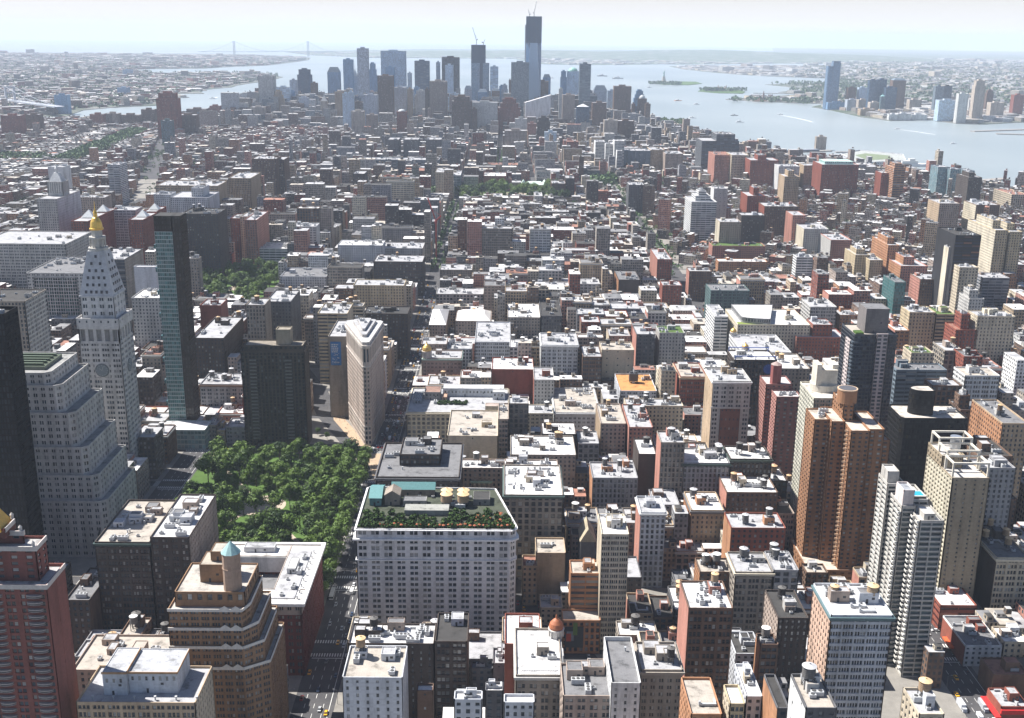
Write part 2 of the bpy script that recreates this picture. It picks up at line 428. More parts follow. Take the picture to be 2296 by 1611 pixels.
BKL = pxs([(147, 261), (187, 247), (240, 242), (287, 239), (347, 237), (400, 226), (380, 219), (414, 217), (400, 210), (458, 210), (440, 203), (495, 198), (520, 196), (531, 192), (560, 187), (610, 180), (635, 173), (600, 167), (520, 163), (401, 165), (330, 162), (287, 158), (340, 155), (458, 154), (520, 150), (601, 147), (660, 140), (692, 135), (697, 130), (640, 126), (560, 122)]) + [(-5200, 17800), (-12000, 16500), (-15000, 9000), (-9000, 3500), (-3300, 3300), (-2750, 4100), (-2350, 4650)]
land('brooklyn_ground', BKL, M_SUB, 900)
GOV = pxs([(480, 170), (540, 167), (620, 169), (650, 176), (648, 186), (590, 184), (500, 178)])
def si_hill(x, y):
    d = math.hypot((x-3600)/4200, (y-19500)/3600)
    e = math.hypot((x+600)/2200, (y-18500)/1600)
    return 105*max(0, 1-d*d)**1.2*(1+.18*math.sin(x*.0021+y*.0013)) + 75*max(0, 1-e*e)
STI = pxs([(693, 124), (767, 127), (834, 130), (980, 131), (1148, 132), (1218, 144), (1300, 146), (1400, 146), (1480, 144), (1534, 145)]) + [(3700, 15500), (9000, 17000), (16000, 24000), (12000, 33000), (-2000, 27000), (-3900, 20500)]
land('staten_island_hills', STI, ground_mat('wooded_hills', [(.3, (.03, .06, .03)), (.5, (.07, .1, .06)), (.6, (.16, .17, .15)), (.75, (.3, .3, .28))], .005), 700, hill=si_hill)
NJ = pxs([(1500, 149), (1534, 156), (1600, 163), (1663, 168), (1740, 172), (1796, 174), (1850, 176), (1880, 180), (1870, 186), (1760, 188), (1715, 190), (1760, 194), (1800, 201), (1745, 207), (1790, 212), (1640, 222), (1700, 228), (1790, 231), (1850, 233), (1820, 240), (1863, 247), (1930, 262), (1997, 271), (2080, 268), (2144, 277), (2197, 279), (2296, 274)]) + [(2900, 4300), (6000, 3500), (16000, 6000), (30000, 20000), (34000, 42000), (12000, 52000), (7000, 30000), (4800, 17000), (4200, 14500)]
land('new_jersey_ground', NJ, M_SUB, 1500)
land('liberty_island', pxs([(1462, 187), (1490, 190), (1545, 191), (1574, 188), (1560, 184), (1500, 183), (1470, 184)]), M_PARKG, 60, 1)
land('ellis_island', pxs([(1565, 205), (1610, 209), (1665, 210), (1671, 206), (1650, 201), (1600, 200), (1575, 201)]), M_PARKG, 60, 1)

AVN = [-1400, -1190, -960, -740, -570, -405, -245, -86, 268, 554, 840, 1125, 1400]
AW = {-86: 30, 268: 30, 554: 30}
def Y(n): return 858 + 80.5*(23-n)
def bway(y):   # Broadway's centre line east-west position
    T = [(330, 140), (567, 40), (700, -25), (800, -76), (865, -114), (938, -147), (1012, -170), (1240, -262), (1420, -330), (1600, -372), (1709, -409), (1840, -440), (2400, -440), (5600, -520)]
    for (a, b), (c, d) in zip(T, T[1:]):
        if a <= y <= c: return b + (d-b)*(y-a)/(c-a)
    return 9e9
def bowery(y): return -720 - max(0, y-2216)*.255 if y > 1900 else 9e9
PARKS = [(-236, -100, 628, 846), (-405, -300, 1350, 1590), (-72, 150, 2291, 2470)]
def ave_near(x, y, w0, w1):
    return False
def overlaps(r, s, g=0): return r[0] < s[1]-g and r[1] > s[0]+g and r[2] < s[3]-g and r[3] > s[2]+g
def make_blocks():
    out = []
    n = 30
    S = sorted(set(AVN)); 
    for k in range(0, 60):
        st = 32-k; y0, y1 = Y(st)+9, Y(st-1)-9
        if st <= 14: xs_ = [-1400, -1190, -960, -740, -570, -440, -250, -86, 268, 400, 554, 700, 840, 1000, 1125, 1250]
        else: xs_ = AVN
        if y0 > 2250: xs_ = [-2300, -2150, -2000, -1860, -1720, -1600, -1400, -1190, -1075, -960, -850, -720, -610, -520, -440, -340, -250, -170, -86, 0, 80, 160, 268, 400, 554, 700, 840, 1000, 1125]
        if st in (23, 14): y0 += 5
        if st-1 in (23, 14): y1 -= 5
        for a, b in zip(xs_, xs_[1:]):
            w = 15 if y0 < 2250 and a in AVN else 8
            x0, x1 = a+w, b-(15 if y0 < 2250 and b in AVN else 8)
            if a == -245 and y0 > 850: continue
            if b == -245 and y0 > 850: x1 = -86-15
            out.append((x0, x1, y0, y1))
    return out
BLOCKS = make_blocks()
def pavement():
    mb = MB()
    for (x0, x1, y0, y1) in BLOCKS:
        cx = (x0+x1)/2; cyy = (y0+y1)/2
        if cyy > 2600 or not inpoly(cx, cyy, MANH): continue
        # Broadway cuts through the block on a slant
        bw = bway(cyy)
        segs = [(x0-4, x1+4)]
        if x0-10 < bw < x1+10: segs = [(x0-4, None), (None, x1+4)]
        for a, b in segs:
            if a is None: P = [(bway(y0-4)+11, y0-4), (b, y0-4), (b, y1+4), (bway(y1+4)+11, y1+4)]
            elif b is None: P = [(a, y0-4), (bway(y0-4)-11, y0-4), (bway(y1+4)-11, y1+4), (a, y1+4)]
            else: P = [(a, y0-4), (b, y0-4), (b, y1+4), (a, y1+4)]
            if P[1][0]-P[0][0] < 3 or P[2][0]-P[3][0] < 3: continue
            d = drop(cx, cyy); mb.prism(P, d-.1, d+.15)
    o = mb.build('pavement', M_PAVE); tag(o, kind='structure')
pavement()
def markings():
    wm = plain('road_paint', (.6, .6, .57), .7)
    mb = MB()
    def zebra(x0, x1, y0, y1, alongx=True):
        if alongx:
            x = x0
            while x < x1: mb.quad((x, y0, Z(x, y0)), (x+.7, y0, Z(x, y0)), (x+.7, y1, Z(x, y1)), (x, y1, Z(x, y1))); x += 1.5
        else:
            y = y0
            while y < y1: mb.quad((x0, y, Z(x0, y)), (x1, y, Z(x1, y)), (x1, y+.7, Z(x1, y)), (x0, y+.7, Z(x0, y))); y += 1.5
    Z = lambda x, y: drop(x, y)+.02
    for av in (-86, 268, -245):
        for st in range(30, 17, -1):
            if av == -245 and st < 23: continue
            y = Y(st)
            zebra(av-10, av+10, y-9, y-5.5); zebra(av-10, av+10, y+5.5, y+9)
            zebra(av-15, av-11, y-5, y+5, False); zebra(av+11, av+15, y-5, y+5, False)
            for lx in (-5, 0, 5):
                yy = y+12
                while yy < y+68: mb.quad((av+lx-.12, yy, Z(av, yy)), (av+lx+.12, yy, Z(av, yy)), (av+lx+.12, yy+4, Z(av, yy+4)), (av+lx-.12, yy+4, Z(av, yy+4))); yy += 9
            mb.quad((av-9, y-11, Z(av, y)), (av+9, y-11, Z(av, y)), (av+9, y-10.4, Z(av, y)), (av-9, y-10.4, Z(av, y)))
        mb.quad((av+8.2, 300, Z(av, 300)), (av+8.5, 300, Z(av, 300)), (av+8.5, 1300, Z(av, 1300)), (av+8.2, 1300, Z(av, 1300)))
    # green market and plaza paint by the wedge tower
    o = mb.build('road_markings', wm); tag(o, kind='structure')
    pm = ground_mat('plaza_paint', [(.3, (.30, .22, .15)), (.7, (.42, .32, .22))], .15)
    mb = MB(); d = drop(0, 800)+.19
    mb.poly([(-78, 745, d), (-58, 745, d), (-68, 800, d), (-88, 846, d), (-104, 846, d), (-92, 800, d)])
    mb.poly([(-113, 864, d), (-100, 862, d), (-104, 869, d), (-131, 930, d), (-138, 965, d), (-148, 962, d), (-142, 930, d)])
    o = mb.build('plaza_paving', pm); tag(o, kind='structure')
markings()
def park(name, x0, x1, y0, y1, paths=True):
    mb = MB(); z = drop((x0+x1)/2, (y0+y1)/2)
    mb.box(x0, x1, y0, y1, z-.1, z+.22); o = mb.build(name+'_lawn', M_PARKG); tag(o, kind='structure')
    if paths:
        mb = MB(); w = 3.2; z += .24; cx, cyy = (x0+x1)/2, (y0+y1)/2
        def strip(a, b):
            ux, uy = b[0]-a[0], b[1]-a[1]; L = math.hypot(ux, uy); px, py = -uy/L*w/2, ux/L*w/2
            mb.poly([(a[0]+px, a[1]+py, z), (a[0]-px, a[1]-py, z), (b[0]-px, b[1]-py, z), (b[0]+px, b[1]+py, z)])
        for a, b in (((x0, y0), (cx, cyy)), ((x1, y0), (cx, cyy)), ((x0, y1), (cx, cyy)), ((x1, y1), (cx, cyy))): strip(a, b); z += .004
        mb.cyl(cx, cyy, z-.1, z+.004, (x1-x0)*.14, n=24)
        mb.cyl(cx, y0+(y1-y0)*.22, z-.1, z+.008, (x1-x0)*.09, n=24); mb.cyl(cx, y1-(y1-y0)*.16, z-.1, z+.012, (x1-x0)*.11, n=24)
        o = mb.build(name+'_paths', M_PATH); tag(o, kind='structure')
park('madison_square', -234, -102, 630, 844)
park('union_square', -404, -305, 1352, 1588)
park('washington_square', -70, 148, 2292, 2468)
# ------------------------------------------------------------------ building kit
RND = random.Random(7)
FOOT = []            # footprints already taken, for the lots laid out afterwards
LAND = []            # (object, noun phrase) landmarks that other labels lean on
def inst(name, me, parent, loc, rz=0, s=1):
    o = bpy.data.objects.new(name, me); o.location = loc; o.rotation_euler = (0, 0, rz)
    if s != 1: o.scale = (s, s, s) if not isinstance(s, tuple) else s
    return link(o, parent)
_shared = {}
def shared(key, fn):
    if key not in _shared:
        mb, mats = fn(); o = mb.build(key[0], mats); _shared[key] = o.data; bpy.data.objects.remove(o)
    return _shared[key]
TANKS = {'wood': ((.20, .135, .09), (.50, .34, .19)), 'grey': ((.16, .155, .15), (.45, .45, .46)), 'dark': ((.05, .045, .045), (.10, .095, .09)), 'white': ((.2, .19, .18), (.72, .72, .72)), 'tan': ((.42, .30, .19), (.62, .44, .24))}
def tank(parent, x, y, z, kind='wood', r=2.1, h=4.0, stand=3.2):
    bc, cc = TANKS[kind]; q = (kind, round(r, 1), round(h, 1), round(stand, 1))
    def body():
        mb = MB(); mb.cyl(0, 0, 0, h, r, 0, 16, r2=r*.95, bottom=True)
        for k in range(5): mb.cyl(0, 0, h*(.1+.19*k), h*(.1+.19*k)+.12, r*1.015, 1, 16)
        return mb, [masonry(bc, .8, .4, .8), plain('tank_hoop', tuple(v*.5 for v in bc))]
    def cone():
        mb = MB(); mb.cyl(0, 0, 0, r*.42, r*1.1, 0, 16, r2=0, bottom=True); mb.cyl(0, 0, r*.36, r*.52, .35, 0, 6); return mb, [plain('tank_cap', cc, .7)]
    def st():
        mb = MB(); a = r*.72
        for sx in (-a, a):
            for sy in (-a, a): mb.box(sx-.14, sx+.14, sy-.14, sy+.14, 0, stand)
        for s_ in (-a, a):
            mb.bar((-a, s_, .2), (a, s_, stand), .14); mb.bar((s_, -a, stand), (s_, a, .2), .14)
        mb.box(-a-.4, a+.4, -a-.4, a+.4, stand-.25, stand-.003); return mb, [plain('steel_frame', (.06, .06, .065), .6)]
    b = inst('water_tank', shared(('tank_body',)+q, body), parent, (x, y, z+stand))
    inst('tank_roof', shared(('tank_roof',)+q, cone), b, (0, 0, h))
    inst('tank_stand', shared(('tank_stand',)+q, st), b, (0, 0, -stand))
def ac_mesh(v):
    def f():
        mb = MB(); w, d, hh = [(2.4, 1.8, 1.6), (4.5, 2.2, 2.0), (1.6, 1.6, 1.2), (6, 2.6, 2.6)][v]
        mb.box(-w/2, w/2, -d/2, d/2, .3, hh)
        for sx in (-w/2+.2, w/2-.4): mb.box(sx, sx+.2, -d/2+.1, d/2-.1, 0, .3, 1)
        k = max(1, int(w/1.9))
        for i in range(k): mb.cyl(-w/2+w*(i+.5)/k, 0, hh, hh+.22, min(.75, d*.38), 1, 10)
        return mb, [plain('galvanised', (.42, .43, .44), .5), plain('fan_dark', (.06, .06, .06))]
    return shared(('air_conditioner', v), f)
def duct_mesh(v):
    def f():
        mb = MB()
        if v == 0:
            mb.box(-3.5, 3.5, -.4, .4, .4, 1.2); mb.box(2.7, 3.5, .401, 3.5, .4, 1.2); mb.box(-3.5, -2.7, -.39, .39, 1.2, 2.2)
        else:
            mb.cyl(0, 0, 0, 1.6, .35, 0, 8); mb.cyl(0, 0, 1.6, 2.0, .6, 0, 8)
        return mb, [plain('galvanised', (.42, .43, .44), .5)]
    return shared(('vent', v), f)
def bulk(parent, x0, x1, y0, y1, z, h, wc, rc, name='bulkhead'):
    mb = MB(); mb.box(0, x1-x0, 0, y1-y0, 0, h, 0, 1)
    w, d = x1-x0, y1-y0
    for a in ((0, w, 0, .25), (0, w, d-.25, d), (0, .25, .25, d-.25), (w-.25, w, .25, d-.25)): mb.box(*a, h-.002, h+.35, 0)
    mb.box(w*.35, w*.35+1.0, -.05, .0, 0, min(2.2, h-.3), 2)
    if w > 4.5: mb.box(w*.65, w*.65+1.3, -.05, 0, h*.4, h*.4+1.1, 2)
    return mb.build(name, [masonry(wc), roofing(rc), plain('dark_door', (.04, .04, .045))], parent, (x0, y0, z))
def clutter(root, x0, x1, y0, y1, z, wc, rc, rnd, nb=1, nt=1, na=3, tk=None):
    W, D = x1-x0, y1-y0
    if W < 5 or D < 5: return
    for i in range(nb):
        w = min(W*.42, rnd.uniform(4, 9)); d = min(D*.4, rnd.uniform(4, 8)); h = rnd.uniform(2.8, 5.2)
        bx = x0+.8+rnd.random()*(W-w-1.6); by = y0+D*(.25+.5*rnd.random())
        by = min(by, y1-d-.6)
        c = wc if rnd.random() < .6 else rnd.choice([W_['L'], W_['E'], W_['I'], W_['M']])
        bulk(root, bx, bx+w, by, by+d, z, h, c, rc if rnd.random() < .5 else R_['s'])
        if i == 0 and nt > 0 and rnd.random() < .45 and w > 5 and d > 4.6:
            tank(root, bx+w/2, by+d/2, z+h, tk or rnd.choice(['wood', 'wood', 'grey', 'dark']), rnd.choice([1.8, 2.1]), 3.8, 2.0); nt -= 1
    for i in range(nt):
        tank(root, x0+3+rnd.random()*max(.1, W-6), y0+D*.3+rnd.random()*max(.1, D*.6-3), z, tk or rnd.choice(['wood', 'wood', 'wood', 'grey', 'white', 'dark']), rnd.choice([1.8, 2.1, 2.4]), 4.0, rnd.choice([2.4, 3.6, 4.6]))
    for i in range(na):
        if rnd.random() < .7: inst('air_conditioner', ac_mesh(rnd.randrange(4)), root, (x0+3+rnd.random()*max(.1, W-6), y0+2.5+rnd.random()*max(.1, D-5), z), rnd.choice([0, 1.5708]))
        else: inst('vent', duct_mesh(rnd.randrange(2)), root, (x0+3+rnd.random()*max(.1, W-6), y0+3+rnd.random()*max(.1, D-6), z), rnd.choice([0, 1.5708]))
def window_mesh(w, h, wc):
    w, h = round(w, 1), round(h, 1)
    def f():
        mb = MB(); t = .09
        mb.quad((-w/2+t, 0, -h/2+t), (w/2-t, 0, -h/2+t), (w/2-t, 0, h/2-t), (-w/2+t, 0, h/2-t), 0)
        for a in ((-w/2, w/2, h/2-t, h/2), (-w/2, w/2, -h/2, -h/2+t), (-w/2, -w/2+t, -h/2+t, h/2-t), (w/2-t, w/2, -h/2+t, h/2-t), (-w/2+t, w/2-t, -.04, .04)):
            mb.box(a[0], a[1], -.05, .03, a[2], a[3], 1)
        mb.box(-w/2-.1, w/2+.1, -.2, .0, -h/2-.14, -h/2-.001, 2)
        return mb, [glass_obj(), plain('window_frame', (.16, .155, .15)), masonry(tuple(min(1, v*1.1) for v in wc))]
    return shared(('window', w, h, wc), f)
def glass_obj():
    if 'go' in _mats: return _mats['go']
    m, N, L, b = nodes('pane_glass'); oi = N.new('ShaderNodeObjectInfo')
    r = ramp(N, [(0, (.015, .02, .027)), (.5, (.035, .045, .055)), (.72, (.07, .08, .09)), (.78, (.16, .17, .17)), (1, (.42, .42, .40))])
    L.new(oi.outputs['Random'], r.inputs[0]); L.new(r.outputs[0], b.inputs['Base Color']); b.inputs['Roughness'].default_value = .08; b.inputs['Specular IOR Level'].default_value = .6
    _mats['go'] = m; return m
def put_windows(root, wins, wc, cap=100):
    """the panes that show largest are parts of their own, the others one piece"""
    ox, oy, oz = root.location
    def score(w):
        p, rz = w[0], w[1]; n = (math.sin(rz), -math.cos(rz))
        v = Vector((CX-ox-p[0], CY-oy-p[1], CZ-oz-p[2])); d = v.length
        px = project(ox+p[0], oy+p[1], p[2])
        vis = 1 if (-20 < px[0] < 2316 and px[1] < 1620) else .01
        return vis*max(0, (v.x*n[0]+v.y*n[1])/d)*w[2]*w[3]/d/d
    wins = sorted(wins, key=score, reverse=True)
    for p, rz, w, h in wins[:cap]:
        inst('window', window_mesh(w, h, wc), root, p, rz)
    if len(wins) > cap:
        mb = MB(); k = 0
        for p, rz, w, h in wins[cap:]:
            ux, uy = math.cos(rz)*w/2, math.sin(rz)*w/2; nx, ny = math.sin(rz)*.03, -math.cos(rz)*.03; k += 1
            u = [(k % 97, k//97)]*4
            u = [(u[0][0]+.5, u[0][1]+.5)]*4
            mb.quad((p[0]-ux, p[1]-uy, p[2]-h/2), (p[0]+ux, p[1]+uy, p[2]-h/2), (p[0]+ux, p[1]+uy, p[2]+h/2), (p[0]-ux, p[1]-uy, p[2]+h/2), 0, u)
        tag(mb.build('window', glass(), root), kind='stuff')
def mats4(wc, sc=None, rc=None, gl=None):
    return [masonry(wc), masonry(sc or wc), gl or glass(), roofing(rc or R_['s'])]
def cornice(root, x0, x1, y0, y1, z, c, out=.9, h=1.0):
    mb = MB()
    for k, (o, a, b) in enumerate(((out*.5, z-h*1.6, z-h*.8), (out, z-h*.8, z+.12))):
        mb.box(x0-o, x1+o, y0-o, y0-.003*(k+1), a, b); mb.box(x0-o, x0-.003*(k+1), y0, y1, a, b); mb.box(x1+.003*(k+1), x1+o, y0, y1, a, b)
    return mb.build('cornice', plain('cornice', c, .6), root)
def rect(x0, x1, y0, y1): return [(x0, y0), (x1, y0), (x1, y1), (x0, y1)]

def building(kind, x0, x1, y0, y1, h, st='P', wc='G', rc='s', label='', cat='building', group=None, o=None, seed=0):
    """o: s=(style, colour) of the side walls, w=1 windows as parts, c=cornice colour, t/a/b=counts of tanks, units, bulkheads, tk=tank kind, T=setback tiers"""
    o = o or {}; rnd = random.Random(seed*7919+int(x0*13)+int(y0)*31)
    W = W_[wc] if isinstance(wc, str) else wc; Rc = R_[rc] if isinstance(rc, str) else rc
    cx, cyy = (x0+x1)/2, (y0+y1)/2; w, d = x1-x0, y1-y0
    root = empty(kind, cx, cyy); tag(root, label, cat, group)
    FOOT.append((x0, x1, y0, y1)); 
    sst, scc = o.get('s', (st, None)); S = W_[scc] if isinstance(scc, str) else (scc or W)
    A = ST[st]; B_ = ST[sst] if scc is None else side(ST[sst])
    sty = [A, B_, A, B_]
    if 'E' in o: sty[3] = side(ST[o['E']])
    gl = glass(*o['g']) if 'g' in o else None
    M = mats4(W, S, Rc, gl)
    wins = [] if o.get('w') else None
    if wins is not None and 'g' not in o: M[2] = masonry(tuple(v*.45 for v in W))
    mb = MB(); P = rect(-w/2, w/2, -d/2, d/2)
    mb.block(P, 0, h, sty, par=o.get('p', 1.1), wins=wins)
    mb.build('wall', M, root)
    z = h; X0, X1, Y0, Y1 = -w/2, w/2, -d/2, d/2
    for (fx0, fx1, fy0, fy1, hh) in o.get('T', []):
        a, b, c_, e = -w/2+fx0*w, -w/2+fx1*w, -d/2+fy0*d, -d/2+fy1*d
        mb = MB(); mb.block(rect(a, b, c_, e), z, z+hh, sty, par=1.0, wins=wins); mb.build('upper_storeys', M, root)
        X0, X1, Y0, Y1 = a, b, c_, e; z += hh
    if wins: put_windows(root, wins, W)
    if 'c' in o: cornice(root, -w/2, w/2, -d/2, d/2, h, W_[o['c']] if isinstance(o['c'], str) else o['c'])
    if o.get('k', 1):
        clutter(root, X0+.6, X1-.6, Y0+.6, Y1-.6, z+.01, S, Rc, rnd, o.get('b', 1+(w > 20)), o.get('t', 1), o.get('a', 3+int(w*d/250)), o.get('tk'))
    return root

def hero(kind, reg, xl, xr, yf, yb, y0, st, wc, rc, label, cat='building', o=None, **kw):
    """a building read off the photograph: its street line y0 is known, the roof corners give its width and height"""
    o = dict(o or {}); o.update(kw)
    xa, h = at_y(*PX(reg, xl, yf), y0); xb, h2 = at_y(*PX(reg, xr, yf), y0)
    hm = (h+h2)/2
    if 'D' in o: d = o['D']
    else:
        gx, gy = ground(*PX(reg, (xl+xr)/2, yb), hm); d = max(6, min(gy-y0, 90))
    if VERB: print(f'{kind:22s} {label[:40]:40s} x {xa:6.0f} {xb:6.0f} y {y0:5.0f} d {d:4.0f} h {hm:5.0f}')
    r = building(kind, xa, xb, y0, y0+d, hm, st, wc, rc, label, cat, o=o, seed=int(xl))
    if o.get('n'): LAND.append((xa/2+xb/2, y0, hm, o['n']))
    r['_b'] = (xa, xb, y0, y0+d, hm)
    BOX[r.name] = (xa, xb, y0, y0+d, hm); del r['_b']
    return r
BOX = {}
VERB = False
# ------------------------------------------------------------------ buildings of the foreground, read off the photograph
O_, T_, A_, H_ = 'office_building', 'office_tower', 'apartment_tower', 'loft_building'
# bottom left
hero(H_, 7, 510, 1310, 1520, 1270, 384, 'T', 'T', 's', 'tan building with white penthouse blocks on a broad pale roof at the bottom left', 'building', s=('P', 'E'), k=0, w=1, n='the tan building with white penthouses')
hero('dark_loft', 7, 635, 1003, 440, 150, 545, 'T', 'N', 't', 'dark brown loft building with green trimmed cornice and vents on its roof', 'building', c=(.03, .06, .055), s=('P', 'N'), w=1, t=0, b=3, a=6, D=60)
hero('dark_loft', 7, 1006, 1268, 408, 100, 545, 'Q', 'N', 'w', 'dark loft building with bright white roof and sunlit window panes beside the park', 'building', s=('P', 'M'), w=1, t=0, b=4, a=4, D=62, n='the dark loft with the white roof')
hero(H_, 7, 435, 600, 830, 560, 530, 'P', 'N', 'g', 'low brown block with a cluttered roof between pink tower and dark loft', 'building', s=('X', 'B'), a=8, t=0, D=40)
hero('terrace_building', 7, 480, 1130, 1300, 1060, 452, 'P', 'M', 't', 'low tan terrace building with tarred roofs behind the white penthouses', 'building', t=0, b=3, a=8)
# bottom centre
hero(H_, 8, 0, 405, 1352, 1270, 384, 'S', 'I', 't', 'white painted block with scattered windows and a tan water tank', 'building', w=1, b=2, t=1, tk='tan', a=4, D=26, n='the white painted block')
hero(H_, 8, 40, 615, 1122, 985, 464, 'S', 'N', 'w', 'dark brick block with a white roof full of machinery at the avenue corner', 'building', w=1, b=3, t=1, tk='dark', a=8, n='the dark block with the machinery roof')
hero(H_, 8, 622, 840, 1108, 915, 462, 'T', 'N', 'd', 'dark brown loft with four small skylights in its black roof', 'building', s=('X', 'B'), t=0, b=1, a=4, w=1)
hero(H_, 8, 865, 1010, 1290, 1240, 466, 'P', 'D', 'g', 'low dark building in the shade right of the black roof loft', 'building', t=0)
hero(H_, 8, 1010, 1095, 1255, 1150, 458, 'N', 'D', 's', 'narrow grey block with a pale roof left of the dark red slab', 'building', t=0, b=1)
hero('modern_hotel', 8, 1092, 1335, 1125, 1060, 446, 'X', 'R', 'w', 'dark red slab building with a white rooftop deck', 'building', t=0, b=1, D=30)
hero(H_, 8, 1165, 1480, 1335, 1245, 412, 'Q', 'S', 'w', 'stone grey building with paired windows and a white furnished roof terrace', 'building', w=1, b=1, t=0, a=2, D=42, c='L', n='the building with the white roof terrace')
hero(H_, 8, 1482, 1815, 1475, 1255, 384, 'Q', 'M', 'g', 'drab block with brown roofs behind a white walled corner', 'building', w=1, b=3, t=0, a=4)
hero(H_, 8, 1805, 2004, 1402, 1275, 380, 'S', 'W', 'g', 'white walled corner building with a white parapet around a brown deck', 'building', w=1, b=0, t=0, a=1, p=2.0, D=38)
hero('ornate_loft', 8, 2005, 2285, 1300, 1110, 400, 'F', 'S', 's', 'ornate grey stone building with peaked dormers on its roof', 'building', w=1, c='S', b=3, t=1, a=5, tk='dark', n='the ornate grey building with dormers')
hero(H_, 8, 750, 940, 1500, 1440, 350, 'P', 'I', 'w', 'small white roofed building at the bottom centre edge', 'building', t=0, a=4)
hero(H_, 8, 1085, 1290, 1520, 1465, 350, 'P', 'I', 'w', 'low white penthouse building with a crowded roof deck at the bottom edge', 'building', t=0, a=6, b=2)
hero(H_, 8, 960, 1080, 1440, 1380, 400, 'P', 'D', 'w', 'small grey building with a white curved roof left of the red slab', 'building', t=0)
hero(H_, 8, 500, 610, 1440, 1400, 400, 'N', 'B', 'w', 'tiny brown rear building in the shaded yard', 'building', t=0, a=1, b=1)
# bottom right
hero(H_, 9, 45, 345, 885, 700, 440, 'T', 'B', 'w', 'dark brown brick block with a single wooden tank on a white roof', 'building', w=1, s=('X', 'P'), t=1, tk='tan', b=1, a=5, n='the brown block with one wooden tank')
hero(H_, 9, 358, 614, 640, 505, 545, 'T', 'S', 's', 'pale framed loft with grey tank and big dark windows', 'building', w=1, t=2, tk='grey', c='C', b=1)
hero(H_, 9, 616, 785, 628, 500, 545, 'A', 'G', 's', 'grey loft with tall arched windows and a tank on a high steel frame', 'building', w=1, t=2, tk='grey', b=1, n='the grey loft with arched windows')
hero(H_, 9, 120, 350, 640, 545, 560, 'P', 'B', 't', 'brick loft with two white capped tanks left of the pale framed loft', 'building', s=('P', 'O'), t=3, tk='white')
hero(H_, 9, 645, 850, 950, 760, 478, 'P', 'N', 'd', 'black roofed dark brick building with a domed parapet', 'building', s=('P', 'M'), t=1, tk='dark', b=2, w=1)
hero(H_, 9, 525, 648, 1135, 1060, 452, 'T', 'B', 'd', 'narrow building with red parapet and a white capped tank', 'building', s=('X', 'O'), t=1, tk='white', b=0, p=1.6)
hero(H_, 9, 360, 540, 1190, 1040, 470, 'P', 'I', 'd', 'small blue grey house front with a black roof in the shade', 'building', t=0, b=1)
hero(O_, 9, 1000, 1416, 935, 720, 384, 'L', 'I', 'w', 'big pale office block with two squat tan tanks on a white roof', 'building', w=1, s=('P', (.52, .36, .27)), c=(.10, .16, .17), b=0, t=2, tk='tan', a=4, n='the big pale block with two squat tanks')
hero(H_, 9, 830, 1040, 1560, 1330, 300, 'P', 'D', 't', 'white sided building with a grey tank on its pale roof at the bottom edge', 'building', s=('N', 'W'), w=1, t=1, tk='grey', b=2, n='the white sided building')
hero(H_, 9, 640, 720, 1560, 1330, 330, 'P', 'D', 'd', 'low building with orange brick side wall and dull roof at the bottom', 'building', s=('X', 'O'), t=0, b=1, a=3)
hero(H_, 9, 430, 540, 1480, 1260, 352, 'P', 'I', 'w', 'slim white building with skylights stacked along its roof', 'building', t=0, b=3, a=2)
hero(H_, 9, 320, 425, 1530, 1400, 340, 'T', 'Y', 'w', 'yellow brick building with a white roof left of the slim white one', 'building', s=('P', 'E'), t=0, b=1)
hero(H_, 9, 60, 270, 1600, 1420, 340, 'P', 'O', 't', 'low building with a peeling pinkish roof at the bottom edge', 'building', t=0, b=0, a=1, D=26)
hero(A_, 9, 1590, 1760, 1600, 1500, 330, 'P', 'E', 's', 'tan building with a squat tan tank at the bottom right edge', 'building', t=1, tk='tan', b=1, a=3, D=18)
hero('low_building', 9, 1900, 2150, 1135, 1000, 521, 'P', 'W', 'g', 'low white and red building with a cluttered roof across the avenue', 'building', s=('X', 'R'), t=0, b=3, a=6, D=34, n='the low red sided building on the avenue')
hero('low_building', 9, 2160, 2330, 1110, 1005, 521, 'P', 'E', 'w', 'low white roofed building at the right edge above the avenue', 'building', t=0, b=2, a=6)
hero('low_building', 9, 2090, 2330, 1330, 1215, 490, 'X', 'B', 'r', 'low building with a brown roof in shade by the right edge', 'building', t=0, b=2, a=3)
hero('low_building', 9, 2140, 2330, 1545, 1420, 468, 'X', 'R', 's', 'low building with red awning and speckled roof at the lower right corner', 'building', t=0, b=1, a=5, n='the building with the red awning')
hero(H_, 9, 2112, 2340, 545, 330, 578, 'T', 'E', 'g', 'dark roofed loft with four wooden tanks near the right edge', 'building', s=('X', 'N'), w=1, c='C', t=4, tk='tan', b=2, a=5, n='the loft with four tanks')
hero(O_, 9, 1735, 1980, 865, 800, 560, 'R', 'R', 'w', 'squat dark red building at the foot of the tan tower', 'building', g=((.05, .02, .02), .2, (.4, .15, .1)), t=0, b=1, D=28)
# centre
hero(H_, 8, 1085, 1484, 122, -130, 625, 'A', 'S', 'w', 'massive stone loft with arched top storeys and white crenellated roof', 'building', w=1, c=(.07, .11, .1), s=('A', 'T'), b=3, t=0, a=8, D=52, n='the stone loft with arched top storeys')
hero(H_, 8, 870, 1000, 20, -60, 690, 'P', 'E', 'w', 'low white roofed corner with green copper edge', 'building', t=0, b=0, c=(.35, .5, .42))
hero(H_, 8, 1210, 1310, 600, 525, 588, 'P', 'T', 'r', 'narrow tan apartment house with a furnished roof deck', 'building', t=0, b=0, a=2, s=('P', 'E'))
hero(H_, 8, 1300, 1500, 512, 460, 594, 'X', 'T', 't', 'tan blank walled block with a white rimmed roof', 'building', t=0, b=0, a=4, s=('P', 'E'), D=22, n='the blank tan block')
hero(H_, 8, 1330, 1480, 880, 790, 564, 'P', 'E', 's', 'low building with stepped white coping on the slanting avenue', 'building', t=0, b=1)
